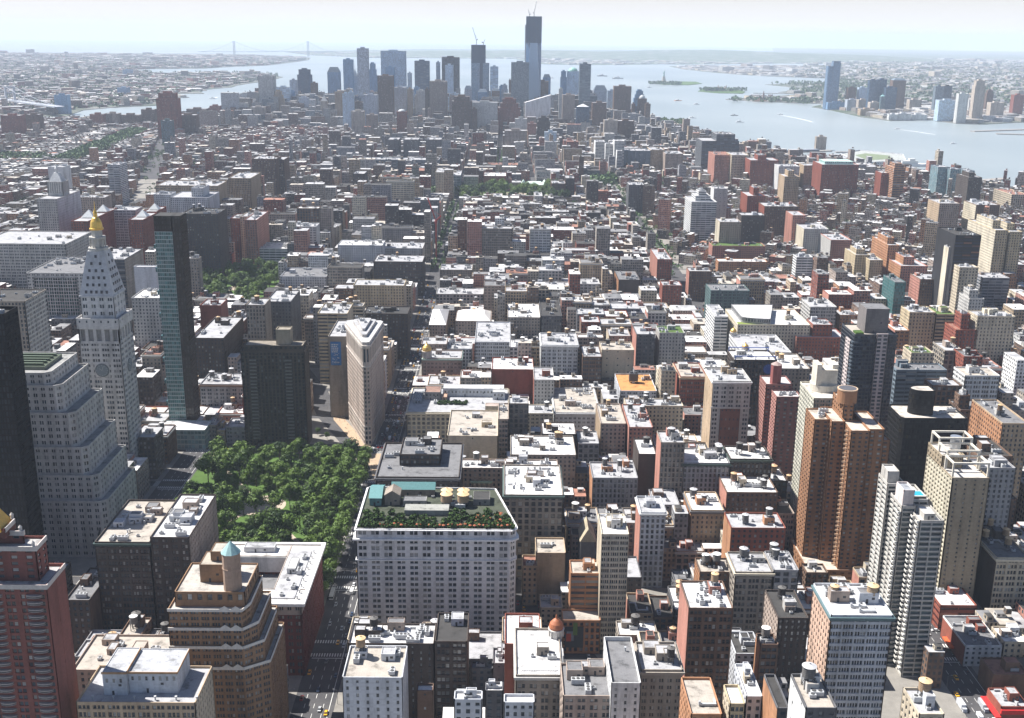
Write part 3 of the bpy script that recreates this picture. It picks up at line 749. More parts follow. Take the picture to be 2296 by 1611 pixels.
hero('orange_loft', 8, 1535, 1735, 650, 560, 546, 'R', 'O', 't', 'orange brick loft stepped back from the slanting avenue', 'building', s=('P', 'O'), w=1, t=0, b=2, n='the orange stepped loft')
hero('orange_loft', 8, 1480, 1735, 965, 890, 532, 'V', 'O', 't', 'orange brick base building with a billboard wall under the stepped loft', 'building', s=('P', 'O'), t=0, k=0, D=13)
hero('slim_tower', 8, 1742, 1925, 388, 250, 536, 'L', 'C', 'w', 'slim limestone tower with dark window bands and a carved top', 'building', s=('X', 'E'), w=1, t=0, b=3, a=4, n='the slim limestone tower')
hero('church', 8, 1600, 1700, 440, 300, 612, 'X', 'D', 't', 'small church with a steep tan gable roof squeezed between lofts', 'church', k=0, D=20)
hero(H_, 8, 2003, 2172, 240, 130, 612, 'V', 'I', 's', 'narrow white fronted loft with arched top row and roof garden', 'building', w=1, s=('X', 'P'), c='W', t=0, b=1, a=3, n='the narrow white fronted loft')
hero(H_, 8, 1680, 1985, 8, -100, 700, 'V', 'G', 's', 'grey loft with tall dark window bays and two tanks', 'building', w=1, s=('X', 'O'), t=2, tk='grey')
hero(H_, 5, 1988, 2110, 1445, 1340, 720, 'X', 'N', 'w', 'blank dark wall block with a white roof and a tank on stilts', 'building', t=1, tk='dark', b=0, a=2)
hero(H_, 5, 2140, 2300, 1368, 1290, 690, 'V', 'S', 's', 'narrow grey loft with pink brick side wall and black window strips', 'building', s=('X', 'P'), w=1, t=1, tk='grey', b=2)
hero(H_, 6, 10, 325, 1505, 1405, 690, 'V', 'G', 'w', 'wide dark fronted loft with a white roof and several tanks', 'building', c=(.04, .07, .065), t=2, tk='grey', b=2, w=1, n='the dark fronted loft with tanks')
hero(H_, 6, 326, 605, 1478, 1390, 690, 'V', 'N', 'w', 'dark loft with a white roof and tank stands beside the pink tower', 'building', c=(.04, .06, .05), t=2, tk='dark', b=2)
hero(H_, 9, 62, 282, 225, 100, 640, 'P', 'T', 'w', 'square tan loft with small dark windows and a white roof', 'building', w=1, s=('P', 'O'), c='D', t=2, tk='grey', b=1)
hero(H_, 9, 300, 645, 105, -10, 660, 'P', 'B', 'w', 'brick block with pink parapet and tanks behind the square tan loft', 'building', s=('X', 'P'), t=3, b=2)
hero(H_, 9, 330, 698, 345, 240, 600, 'P', 'R', 's', 'red brick loft with a shaped parapet and pink coping', 'building', s=('X', 'O'), t=2, tk='grey', b=1)
hero(H_, 5, 225, 785, 1600, 1440, 625, 'T', 'N', 'g', 'broad dark building with a dark penthouse facing the plaza', 'building', w=1, c='D', t=0, b=2, a=6, D=62, T=[(.25, .75, .35, .85, 7)], n='the broad dark building on the plaza')
hero(H_, 5, 705, 1045, 1322, 1190, 786, 'X', 'E', 't', 'cream building with a blank shaded wall and rows of eastern windows', 'building', s=('P', 'Y'), t=0, b=1, a=3, D=62, n='the cream blank walled building')
hero(H_, 5, 1046, 1118, 1210, 1140, 800, 'T', 'M', 't', 'tan side wing with dark window bays beside the cream blank wall', 'building', t=0, b=0, D=40)
hero(H_, 5, 1119, 1252, 1105, 1060, 838, 'A', 'S', 's', 'grey wing with arched windows right of the cream building', 'building', w=1, t=0, b=1)
hero('corner_building', 5, 432, 1116, 1165, 1000, 872, 'A', 'C', 's', 'pale corner building with a red roofed penthouse and rooftop planting', 'building', t=0, b=0, a=6, c='C', w=1, n='the pale corner building')
hero(H_, 5, 780, 1450, 1540, 1480, 690, 'P', 'M', 'w', 'long low block with an even white roof behind the stone loft', 'building', t=1, b=2, a=5)
hero(H_, 5, 1130, 1570, 1450, 1320, 730, 'P', 'S', 'w', 'low block crowded with white roof huts and pipes', 'building', t=2, tk='wood', b=5, a=10)
hero(H_, 5, 1340, 1570, 1310, 1230, 790, 'P', 'N', 'w', 'white roofed block with one fat wooden tank', 'building', t=1, tk='wood', b=2, a=5)
hero(H_, 5, 1735, 1905, 1240, 1105, 800, 'P', 'M', 't', 'drab loft with an orange capped tank and dusty roof', 'building', s=('P', 'T'), t=1, tk='tan', b=2)
hero(H_, 5, 1925, 2085, 1265, 1110, 790, 'P', 'P', 's', 'pinkish loft with white trimmed roof edge and grey tanks', 'building', s=('X', 'P'), t=3, tk='grey', b=2)
hero(H_, 5, 1905, 2290, 1120, 1070, 850, 'P', 'E', 's', 'wide block with a dusty white roof and three round grey tanks', 'building', s=('X', 'E'), t=3, tk='grey', b=2)
hero('ornate_loft', 5, 1425, 1730, 1165, 1000, 880, 'F', 'W', 't', 'white ornate fronted building with iron roof beams', 'building', w=1, t=0, b=1, c='W', n='the white ornate building')
hero(H_, 5, 1865, 2112, 1020, 905, 920, 'Q', 'I', 'o', 'light building with a bright orange roof and dark cooling tower', 'building', t=0, b=1, a=3, n='the orange roofed building')
hero(H_, 5, 1005, 1285, 875, 795, 960, 'X', 'R', 'w', 'dark red brick slab with a white roof and tank', 'building', t=1, tk='dark', b=2, n='the dark red slab')
hero('slim_tower', 5, 1288, 1424, 945, 860, 925, 'P', 'L', 's', 'slender grey tower with arched cornice joined to the red slab', 'building', w=1, t=0, b=2, s=('X', 'R'), n='the slender grey tower')
hero(H_, 5, 1336, 1584, 712, 630, 1000, 'Q', 'W', 's', 'tall white loft with three dark arched bays high on its front', 'building', w=1, c='W', t=2, tk='wood', b=2, n='the tall white loft')
hero(H_, 5, 890, 1130, 690, 555, 1064, 'T', 'I', 's', 'modern pale framed glass building with a planted setback', 'building', g=((.05, .06, .08), .3, (.3, .33, .36)), t=0, b=2, w=1, n='the modern glass and frame building')
hero('gold_cupola_building', 5, 540, 800, 800, 745, 1028, 'F', 'M', 's', 'mansard building with a gilded corner cupola on the avenue', 'building', c=(.36, .48, .42), t=0, b=1, w=1, n='the gilded cupola building')
hero(H_, 5, 1742, 1960, 745, 690, 1000, 'N', 'E', 't', 'cream block with blank upper wall and white roof', 'building', t=1, b=1)
hero(H_, 5, 1615, 1745, 790, 715, 985, 'T', 'B', 's', 'brown loft with a white sunlit roof left of the cream block', 'building', t=1, b=1)
hero('green_roof_loft', 5, 2130, 2300, 630, 580, 1028, 'P', 'L', 'v', 'grey stone loft with a dull green roof', 'building', t=0, b=1)
hero(H_, 5, 1975, 2100, 640, 580, 1028, 'Q', 'D', 's', 'dark narrow loft with arched windows and white roof', 'building', t=1, b=1, s=('X', 'P'))
hero(H_, 5, 1790, 1935, 650, 600, 1064, 'P', 'M', 's', 'loft with a cream sidewall left of the dark narrow one', 'building', s=('X', 'E'), t=1)
hero('dark_brick_loft', 6, -10, 170, 925, 830, 910, 'T', 'R', 't', 'big dark red loft with a tan cornice under a brick penthouse', 'building', c='T', t=0, b=2, w=1, s=('X', 'R'), n='the dark red loft with tan cornice')
hero('ornate_tower', 6, 208, 465, 955, 870, 786, 'Q', 'L', 's', 'white ornamented tower with a brown brick centre panel', 'building', s=('N', 'T'), w=1, c='W', t=1, tk='dark', b=2, n='the white ornamented tower')
hero('mural_tower', 6, 350, 640, 812, 790, 850, 'V', 'N', 'w', 'dark slab with a blue roof frame and painted blue disc', 'building', t=0, b=1, D=30, n='the dark slab with the blue disc')
hero(H_, 6, 640, 860, 870, 770, 930, 'P', 'S', 'w', 'broad flat white roof building with a long glass skylight', 'building', t=2, tk='tan', b=1, a=3)
hero('department_store', 6, 375, 862, 575, 470, 1108, 'P', 'C', 'w', 'large cream store with a curved roof edge and green lawn roof', 'building', t=1, tk='wood', b=2, a=10, w=1, n='the cream store with the lawn roof')
hero('domed_store', 6, 405, 735, 760, 640, 1028, 'A', 'W', 's', 'white store building with two gilded cupolas', 'building', t=0, b=1, n='the white store with two gilded cupolas')
hero(H_, 6, 863, 1040, 455, 400, 1189, 'T', 'L', 's', 'pale loft with a regular grid of dark windows', 'building', t=1, n='the pale grid front loft')
hero(H_, 6, 220, 310, 520, 440, 1130, 'R', 'W', 's', 'narrow white building along the bright avenue with blue shopfront', 'building', t=0)
hero(H_, 6, 195, 455, 345, 300, 1270, 'Q', 'V', 'g', 'dark green glass fronted building with plants on its roof', 'building', t=0, b=1, n='the dark green glass front')
hero('stepped_red_block', 6, 770, 1100, 660, 600, 1100, 'P', 'R', 's', 'stepped red brick apartment block beside the black and white tower', 'building', T=[(.35, .75, .2, .9, 12)], t=0, b=1, s=('P', 'P'), n='the stepped red brick block')
hero(A_, 6, 1060, 1180, 510, 470, 1200, 'P', 'O', 's', 'orange brick block with a small red penthouse', 'building', t=0, b=1)
hero(A_, 6, 1530, 1705, 492, 450, 1060, 'P', 'Y', 's', 'yellowish apartment block with vertical window strips', 'building', s=('P', 'Y'), t=1, b=1, n='the yellowish apartment block')
hero(A_, 6, 1708, 1838, 505, 455, 1060, 'R', 'Y', 'v', 'tan balconied apartment block with roof plants', 'building', s=('P', 'Y'), t=0, b=1)
hero(A_, 6, 1840, 1984, 610, 560, 1010, 'P', 'R', 'r', 'stepped dark red apartment building with a tall red bulkhead', 'building', T=[(.3, .7, .2, .8, 14)], t=0, b=0, n='the stepped dark red building')
hero(A_, 6, 1985, 2240, 520, 480, 1010, 'P', 'E', 's', 'big beige apartment block with even rows of windows', 'building', s=('P', 'C'), t=0, b=3, w=1, n='the big beige apartment block')
hero(A_, 6, 1540, 1690, 765, 720, 900, 'P', 'E', 'v', 'cream fronted building with planted roof deck', 'building', t=0, b=2)
hero(H_, 6, 1765, 1890, 750, 690, 900, 'A', 'S', 's', 'grey building with green arched windows', 'building', t=1, b=1)
hero(H_, 6, 1895, 2020, 790, 740, 880, 'P', 'R', 'g', 'red brick house with a dark tank behind the white grid building', 'building', t=1, tk='dark')
hero('white_grid_building', 6, 1900, 2135, 918, 860, 820, 'T', 'W', 't', 'white factory building with a grid of large dark windows', 'building', s=('T', 'W'), t=1, tk='dark', b=2, w=1, n='the white factory grid')
hero(A_, 6, 1440, 1780, 880, 835, 850, 'R', 'U', 'g', 'glass fronted hotel with roof planting behind the dark office block', 'building', s=('T', 'U'), t=0, b=2, n='the glass hotel')
hero(H_, 6, 1680, 1880, 985, 940, 790, 'A', 'B', 's', 'dark brick building with a gabled white parapet', 'building', t=0, b=1)
hero(H_, 6, 1870, 2155, 1150, 1080, 760, 'P', 'B', 'g', 'long dark brick block with a brown chimney stack', 'building', t=0, b=1, T=[(.0, .25, .2, .6, 10)])
hero(H_, 6, 2150, 2330, 1240, 1080, 700, 'P', 'T', 'g', 'orange tan apartment building with iron fire stairs at the right edge', 'building', s=('P', 'O'), t=1, b=1)
hero(H_, 6, 1990, 2220, 1460, 1340, 650, 'P', 'B', 'd', 'brown brick block with green windows and a dark cluttered roof', 'building', t=0, b=2, a=6, s=('X', 'B'))
hero(H_, 6, 1955, 2240, 1540, 1480, 620, 'P', 'G', 's', 'low grey building with white mechanical boxes on its roof', 'building', t=0, b=2, a=8)
hero(H_, 9, 2005, 2250, 150, 80, 660, 'P', 'B', 't', 'brown block behind the loft with four tanks', 'building', t=1, b=2)
# ------------------------------------------------------------------ towers with a shape of their own
def root_at(kind, x, y, label, cat, phrase=None, h=0, foot=None):
    r = empty(kind, x, y); tag(r, label, cat)
    if phrase: LAND.append((x, y, h, phrase))
    if foot: FOOT.append(foot)
    return r
def blk(root, name, P, z0, z1, sty, M, par=1.1, wins=None):
    mb = MB(); mb.block(P, z0, z1, sty, par=par, wins=wins); return mb.build(name, M, root)
# pyramid topped clock tower
def clock_tower():
    r = root_at('clock_tower', -289, 785, 'white marble campanile with a huge clock face, steep pyramid roof and gilded lantern', 'clock tower', 'the white campanile', 150, (-305, -273, 768, 801))
    wc = (.54, .52, .50); M = mats4(wc, None, (.4, .4, .4)); M2 = list(M); M2[2] = masonry((.24, .23, .225))
    w = 15.2; st = (7.6, 4.2, .72, .52, 3, .5); wins = []
    # shaft with a plain zone on both sides of each clock
    for i, (a, b) in enumerate((((-w, -w), (w, -w)), ((w, -w), (w, w)), ((w, w), (-w, w)), ((-w, w), (-w, -w)))):
        pass
    mb = MB(); mb.block(rect(-w, w, -w, w), 0, 116, st, par=0, wins=wins); mb.build('shaft', M2, r)
    put_windows(r, wins, wc)
    for k, (dx, dy, rz) in enumerate(((0, -w, 0), (w, 0, 1.5708), (0, w, 3.1416), (-w, 0, -1.5708))):
        mb = MB(); n = 32
        pts = [(4.6*math.cos(2*math.pi*i/n), -.75, 4.6*math.sin(2*math.pi*i/n)) for i in range(n)]
        mb.box(-5.6, 5.6, -.35, .2, -5.6, 5.6, 1)
        mb.poly(pts, 0)
        for i in range(n): mb.quad(pts[i], (pts[i][0]*1.16, -.35, pts[i][2]*1.16), (pts[(i+1) % n][0]*1.16, -.35, pts[(i+1) % n][2]*1.16), pts[(i+1) % n], 2)
        o = mb.build('clock_face', [plain('clock_dial', (.17, .20, .215)), masonry(wc), plain('clock_rim', (.10, .115, .12))], r, (dx, dy, 95)); o.rotation_euler = (0, 0, rz)
        hb = MB()
        for q in range(12):
            a = q*math.pi/6; hb.bar((3.5*math.cos(a), -.8, 3.5*math.sin(a)), (4.2*math.cos(a), -.8, 4.2*math.sin(a)), .28)
        hb.bar((0, -.85, 0), (-2.2, -.85, 1.6), .4); hb.bar((0, -.87, 0), (1.2, -.87, 3.4), .3)
        hb.build('clock_hands', plain('clock_iron', (.4, .42, .42)), o)
    blk(r, 'loggia', rect(-w, w, -w, w), 116, 127, (6.1, 11, .62, .86, 1, 1.6), mats4(wc, gl=masonry((.30, .29, .28))), 0)
    blk(r, 'frieze', rect(-w-.8, w+.8, -w-.8, w+.8), 127.1, 134, (5.1, 7, .22, .32, 1, .35), mats4(wc), 1.2)
    w2 = 12.4; blk(r, 'upper_block', rect(-w2, w2, -w2, w2), 134, 150.5, (6.2, 5.2, .5, .5, 2, .5), mats4((.6, .59, .58)), 0)
    mb = MB()
    mb.prism(rect(-w2-.6, w2+.6, -w2-.6, w2+.6), 150.5, 151.8)
    a, b = 12.6, 6.3
    mb.prism(rect(-a, a, -a, a), 151.8, 184, P2=rect(-b, b, -b, b))
    mb.build('pyramid_roof', masonry((.52, .52, .53)), r)
    dm = MB()
    for lvl, n in enumerate((5, 4, 4, 3, 2, 1)):
        t = .05+lvl*.16; half = a+(b-a)*t; z = 151.8+t*32.2
        for s in range(4):
            for i in range(n):
                u = (i-(n-1)/2)*(half*1.55/max(n, 1)) if n > 1 else 0
                rz = s*math.pi/2; c_, s_ = math.cos(rz), math.sin(rz)
                def T(x, y): return (x*c_-y*s_, x*s_+y*c_)
                p = [T(u-.8, -half-.25), T(u+.8, -half-.25), T(u+.8, -half+1.2), T(u-.8, -half+1.2)]
                dm.prism(p, z, z+2.1)
    dm.build('dormer', plain('dormer_dark', (.05, .05, .06)), r)
    mb = MB(); mb.cyl(0, 0, 184, 186, 7.4, n=8, bottom=True)
    for i in range(8):
        q = i*math.pi/4+.39; mb.cyl(5.2*math.cos(q), 5.2*math.sin(q), 186, 192.5, .6, n=6)
    mb.cyl(0, 0, 186, 192.5, 3.2, n=8); mb.cyl(0, 0, 192.5, 194, 6.2, n=8, bottom=True); mb.cyl(0, 0, 194, 199, 4, n=8)
    mb.build('lantern', masonry((.5, .48, .44)), r)
    gold = plain('gilding', (.74, .47, .10), .38, .6)
    mb = MB(); lathe(mb, [(4.9, 199), (5.1, 200.2), (4.4, 200.4), (4.3, 202), (3.8, 205), (2.4, 207.6), (1.5, 208.4), (1.4, 211), (1.7, 211.3), (.9, 213), (.35, 214.5), (.2, 219.5), (0, 220.5)], n=16); mb.build('cupola', gold, r, smooth=True)
clock_tower()

def stepped_block():
    r = root_at('stepped_limestone_building', -310, 665, 'massive pale limestone block with cascading setbacks and a tall corner arch', 'office building', 'the stepped limestone block', 130, (-420, -248, 634, 712))
    wc = (.50, .48, .455); M = mats4(wc, None, (.30, .30, .29)); st = (5.2, 4.3, .52, .55, 2, .5)
    M[2] = masonry((.25, .24, .235))
    def P(xr, yf, ch=10, xl=-105, yb=45): return [(xl, yf), (xr-ch, yf), (xr, yf+ch), (xr, yb), (xl, yb)]
    wins = []
    tiers = [(60, -16, 0, 40, 4), (55, -13, 40, 57, 4), (49, -11, 57, 76, 4), (42, -8.5, 76, 99, 4), (34, -6, 99, 117, 4), (27, -4, 117, 125, 4)]
    for k, (xr, yf, z0, z1, ch) in enumerate(tiers):
        blk(r, 'wall' if k == 0 else 'setback_tier', P(xr, yf, ch), z0, z1, st, M, 1.2, wins)
    # paired turret bays that step down the faces
    for (x, z) in ((-6, 112), (14, 104), (30, 92)):
        pass
    put_windows(r, wins, wc)
    mb = MB(); mb.box(-70, 20, 6, 36, 0, 2.4, 0, 1); mb.build('roof_garden', [plain('planter', (.10, .12, .09)), ground_mat('sedum', [(.3, (.035, .05, .035)), (.6, (.08, .10, .07)), (.75, (.16, .07, .05))], .5)], r, (0, 0, 125))
    for i in range(5):
        mb = MB(); mb.box(-66, 18, 0, 2.0, 0, 1.6); mb.build('planting_bed', plain('bed_green', (.05, .075, .04)), r, (0, 8+i*5.6, 127.4))
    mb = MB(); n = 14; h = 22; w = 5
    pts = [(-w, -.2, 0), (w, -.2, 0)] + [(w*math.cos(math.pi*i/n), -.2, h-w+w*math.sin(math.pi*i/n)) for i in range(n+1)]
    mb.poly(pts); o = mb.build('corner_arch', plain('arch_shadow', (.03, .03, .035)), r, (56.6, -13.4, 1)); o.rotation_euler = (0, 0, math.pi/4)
stepped_block()

def wedge_tower():
    r = root_at('wedge_tower', -110, 905, 'slender triangular limestone tower narrowing to a rounded prow between two avenues', 'office tower', 'the triangular wedge tower', 92, (-131, -93, 864, 944))
    H = 91.5
    L0 = [(4.5, -39.5), (7.5, -40), (10.2, -38.6), (14.5, 30), (12, 34), (-14, 35), (-17.5, 32), (-17.8, 24), (3.2, -37.5)]
    P = L0
    wc = (.46, .375, .32); wc2 = (.50, .43, .375)
    M = mats4(wc, None, (.5, .5, .5)); M[2] = masonry(tuple(v*.62 for v in wc)); wins = []
    st = (3.9, 3.85, .52, .55, 1, .35)
    blk(r, 'base_storeys', P, 0, 17, (3.9, 4.2, .6, .66, 1, .5), mats4(wc2), 0)
    blk(r, 'wall', P, 17.6, 70, st, M, 0, wins)
    blk(r, 'crown_storeys', P, 71, 86.5, (3.9, 15, .55, .78, 1, .9), mats4(wc2), 0)
    put_windows(r, wins, wc)
    def off(d):
        cx = sum(p[0] for p in P)/len(P); cyy = sum(p[1] for p in P)/len(P)
        out = []
        for p in P:
            v = Vector((p[0]-cx, (p[1]-cyy)*.6)); v.normalize(); out.append((p[0]+v.x*d, p[1]+v.y*d))
        return out
    for (z0, z1, d) in ((17, 17.6, .5), (70, 71, .7), (86.5, 87.6, .7), (87.6, 88.8, 1.5), (88.8, 89.5, 2.0)):
        mb = MB(); mb.prism(off(d), z0, z1, bottom=True); mb.build('cornice', masonry((.52, .47, .42)), r)
    mb = MB(); mb.prism(off(.2), 89.5, 92.2, 0, 1); mb.build('parapet', [masonry((.5, .46, .42)), roofing((.5, .5, .5))], r)
    mb = MB(); q = [(p[0]*.62, p[1]*.72+4) for p in P]; mb.prism(q, 92.2, 94.8, 0, 1); q = [(p[0]*.36, p[1]*.5+6) for p in P]; mb.prism(q, 94.8, 97.2, 0, 1)
    mb.build('penthouse', [masonry((.46, .43, .4)), roofing(R_['s'])], r)
    for k in range(4): inst('air_conditioner', ac_mesh(k % 3), r, (2-k*3.4, 6+k*6, 97.2))
wedge_tower()

def glass_slab_tower():
    y0 = 880; xa, h = at_y(*PX(1, 1027, 1450), y0); xb, _ = at_y(*PX(1, 1205, 1442), y0)
    r = root_at('glass_tower', (xa+xb)/2, y0+10, 'very slim tower with a pale green glass front and dark brown side', 'apartment tower', 'the slim green glass tower', h, (xa, xb, 878, 902))
    w = (xb-xa)/2; D = 10
    gl = glass((.035, .085, .085), .2, (.16, .24, .24)); gd = glass((.03, .028, .026), .05, (.1, .08, .06))
    mb = MB(); P = [(-w, -D), (w*.35, -D), (w*.35, D), (-w, D)]
    mb.block(P, 14, h-13, (1.75, 3.5, .94, .80, 1, .25), 0, 0, 2, 3, par=0); mb.build('glass_front', [plain('floor_edge', (.36, .42, .42)), plain('floor_edge', (.36, .42, .42)), gl, roofing(R_['s'])], r)
    mb = MB(); mb.block(rect(w*.35, w, -D+.6, D-.5), 0, h, (2.2, 3.5, .7, .7, 1, .2), 0, 0, 2, 3, par=0); mb.build('dark_side', [plain('bronze_panel', (.03, .022, .017), .6, 0, .2), plain('bronze_panel', (.03, .022, .017), .6, 0, .2), gd, roofing(R_['d'])], r)
    mb = MB(); mb.block(rect(-w, w*.35-.1, -D+.4, D-.5), h-13, h, (2.2, 4.3, .5, .5, 1, .3), 0, 0, 2, 3, par=0); mb.build('penthouse', [plain('bronze_panel', (.03, .022, .017), .6, 0, .2), plain('bronze_panel', (.03, .022, .017), .6, 0, .2), gd, roofing(R_['d'])], r)
    for k in range(8):
        z = 30+k*19.5; mb = MB(); mb.box(-w-1.8, -w, -D+1, -D+7, 0, 3.6, 0, 0, True); mb.build('pod_balcony', gl, r, (0, 0, z))
    mb = MB(); mb.block(rect(-w-4, w+16, -38, -14), 0, 17, (3, 4.2, .9, .75, 1, .25), 0, 0, 2, 3, par=.8); mb.build('podium', [plain('floor_edge', (.3, .36, .36)), plain('floor_edge', (.3, .36, .36)), glass((.09, .14, .15), .15, (.3, .36, .36)), roofing(R_['w'])], r)
    mb = MB(); mb.box(-w-2, w+4, -14, D, 0, 14, 0, 1); mb.build('podium', [masonry((.3, .3, .3)), roofing(R_['w'])], r)
glass_slab_tower()

def black_tower():
    r = root_at('black_glass_tower', -305.5, 610, 'sheer black glass office tower at the left edge of the view', 'office tower', 'the sheer black tower', 178, (-331, -280, 600, 620))
    blk(r, 'wall', rect(-25, 25, -10, 10), 0, 178.5, (1.9, 3.9, .78, .74, 1, .35), [plain('black_metal', (.009, .009, .010), .7, 0, .1)]*2+[glass((.012, .014, .017), .03, (.05, .055, .06)), roofing(R_['d'])], 2.2)
    bulk(r, -18, -2, -5, 5, 178.5, 5, (.05, .05, .05), R_['g'])
    for k in range(3): inst('air_conditioner', ac_mesh(3), r, (4+k*7, 0, 178.5))
black_tower()

def pink_tower():
    y0 = 384; xr, h = at_y(*PX(7, 312, 738), y0)
    xl = xr-62; gx, gy = ground(*PX(7, 415, 605), h); d = max(20, gy-y0)
    r = root_at('stepped_brick_tower', xr-31, y0+d/2, 'pink brick residential tower with corner balconies, stepped crown and small golden pyramid', 'apartment tower', 'the pink stepped tower', h, (xl, xr, y0, y0+d))
    wc = (.21, .075, .06); M = mats4(wc, None, (.42, .41, .4)); M[2] = masonry((.13, .055, .045)); W2 = 31; wins = []
    sd = (14, 20, .02, .1, 1, .2)
    blk(r, 'wall', rect(-W2, W2, -d/2, d/2), 0, h, [(6.2, 3.2, .62, .62, 2, .5), sd, sd, sd], M, 1.4, wins)
    T = [(4, PX(7, 240, 480)), (9.5, PX(7, 155, 375)), (15.5, PX(7, 98, 290))]; z = h
    pm = plain('pale_coping', (.48, .45, .42))
    for k, (ins, p) in enumerate(T):
        yy = y0+2+ins; xx, hh = at_y(*p, yy); x1 = xx-(xr-31); x0 = -x1-46 if k else -W2
        mb = MB(); mb.block(rect(-W2+k*5, x1, -d/2+2+ins, d/2-ins*.8), z, hh, (6, 3.2, .45, .5, 1, .4), par=1.2, wins=wins); mb.build('setback_tier', M, r)
        mb = MB(); mb.box(-W2+k*5, x1+.5, -d/2+1.5+ins, -d/2+2+ins-.01, hh-.6, hh+1.5); mb.box(x1+.01, x1+.5, -d/2+2+ins, d/2-ins*.8, hh-.6, hh+1.5); mb.build('coping', pm, r)
        for c_ in (x1-1.2,):
            mb = MB(); mb.cyl(0, 0, 0, 1.6, .8, n=8); mb.cyl(0, 0, 1.6, 2.8, .9, n=8, r2=0); mb.build('finial', pm, r, (c_, -d/2+2.6+ins, hh+1.2))
        z = hh
    xx, hh = at_y(*PX(7, 40, 170), y0+19); x1 = xx-(xr-31); mb = MB(); mb.prism(rect(x1-11, x1+2.6, -4, 8), 0, hh-z, P2=rect(x1-6, x1-.5, 0, 4)); mb.build('pyramid_roof', plain('golden_copper', (.62, .36, .05), .5), r, (0, 0, z+.1))
    # rounded corner balconies and railings
    for i in range(int((h-5)/3.2)):
        for bx in (W2-5.5, W2-22, W2-40):
            mb = None
            def f():
                m = MB(); n = 8; pts = [(3.4*math.cos(math.pi+math.pi*j/n), 1.7*math.sin(math.pi+math.pi*j/n)) for j in range(n+1)]
                m.prism(pts, -.2, 0, bottom=True); m.prism(pts, .5, .95, bottom=True); return m, [plain('balcony_slab', (.34, .31, .29))]
            inst('balcony', shared(('balcony', 'round'), f), r, (bx, -d/2, h-4-i*3.2)) if i*3+0 < 99 else None
    put_windows(r, wins, wc)
    mb = MB(); mb.box(-W2, W2+.3, -d/2-.3, -d/2-.01, h-.6, h+1.5); mb.box(W2+.01, W2+.4, -d/2, d/2, h-.6, h+1.5); mb.build('coping', pm, r)
pink_tower()

def ziggurat():
    y0 = 432; xa, h = at_y(*PX(7, 1125, 895), y0); xb, h2 = at_y(*PX(7, 1650, 890), y0); h = (h+h2)/2
    cx = (xa+xb)/2; w = (xb-xa)/2; D = 17
    r = root_at('stepped_arched_building', cx, y0+D, 'tan stepped building with arched top windows, white edged setbacks and a round green capped turret', 'office building', 'the tan stepped building with the turret', h, (xa, xb+16, y0-2, y0+2*D+6))
    wc = (.27, .165, .095); M = mats4(wc, None, (.45, .42, .38)); M[2] = masonry((.13, .08, .05)); wins = []; wh = plain('white_coping', (.6, .57, .52))
    lv = [0, h-29, h-18.5, h-9.3, h]; st = (4.9, 3.6, .74, .55, 3, .45)
    ext = [(w+9, 15), (w+6.5, 8), (w+4, 5), (w+.5, 0)]
    for k in range(4):
        xr, sb = ext[k]; f = -D-(3-k)*.9
        P = [(-w, f), (w*.25, f), (w*.25+.1, f-1.2), (w-2, f-1.2), (xr, f+6), (xr, D+6-k*2), (-w, D+6-k*2)]
        P = [(-w, f), (w-2, f), (xr, f+7), (xr, D+6-k*2), (-w, D+6-k*2)]
        blk(r, 'wall' if k == 0 else 'setback_tier', P, lv[k], lv[k+1], st, M, .9, wins)
        mb = MB(); mb.box(-w-.2, w-2, f-.35, f-.01, lv[k+1]-.3, lv[k+1]+1.15)
        L = math.hypot(xr-w+2, 7); ux, uy = (xr-w+2)/L, 7/L
        mb.prism([(w-2+uy*.35, f-ux*.35), (xr+uy*.35, f+7-ux*.35), (xr, f+7), (w-2, f)], lv[k+1]-.3, lv[k+1]+1.15)
        mb.prism([(xr, f+7), (xr+.35, f+7), (xr+.35, D), (xr, D)], lv[k+1]-.3, lv[k+1]+1.15)
        for q in range(2): # zigzag gables over the middle bays
            x = w*.32+q*5.2; mb.v += []; mb.quad((x, f-.36, lv[k+1]+1.15), (x+5, f-.36, lv[k+1]+1.15), (x+2.5, f-.36, lv[k+1]+2.9), (x+2.5, f-.36, lv[k+1]+2.9))
        mb.build('coping', wh, r)
    blk(r, 'penthouse', rect(-w+2.5, w-1, -D+4, D), h, h+7, (5, 7, .5, .5, 1, .4), M, .8, wins)
    bulk(r, -w*.35, w*.3, -2, 12, h+7, 9, wc, (.4, .36, .3)); bulk(r, -w*.1, w*.35, 2, 12, h+16.4, 4.5, wc, (.4, .38, .33))
    mb = MB(); mb.cyl(0, 0, 0, 19, 4.3, n=14); mb.cyl(0, 0, 11, 11.5, 4.5, n=14)
    t = mb.build('turret', masonry((.38, .27, .2)), r, (w*.58, -D+9, h+7)); mb = MB(); mb.cyl(0, 0, 0, 5.8, 4.7, n=10, r2=0, bottom=True); mb.build('turret_roof', plain('verdigris', (.26, .42, .42), .6), t, (0, 0, 19))
    put_windows(r, wins, wc)
ziggurat()

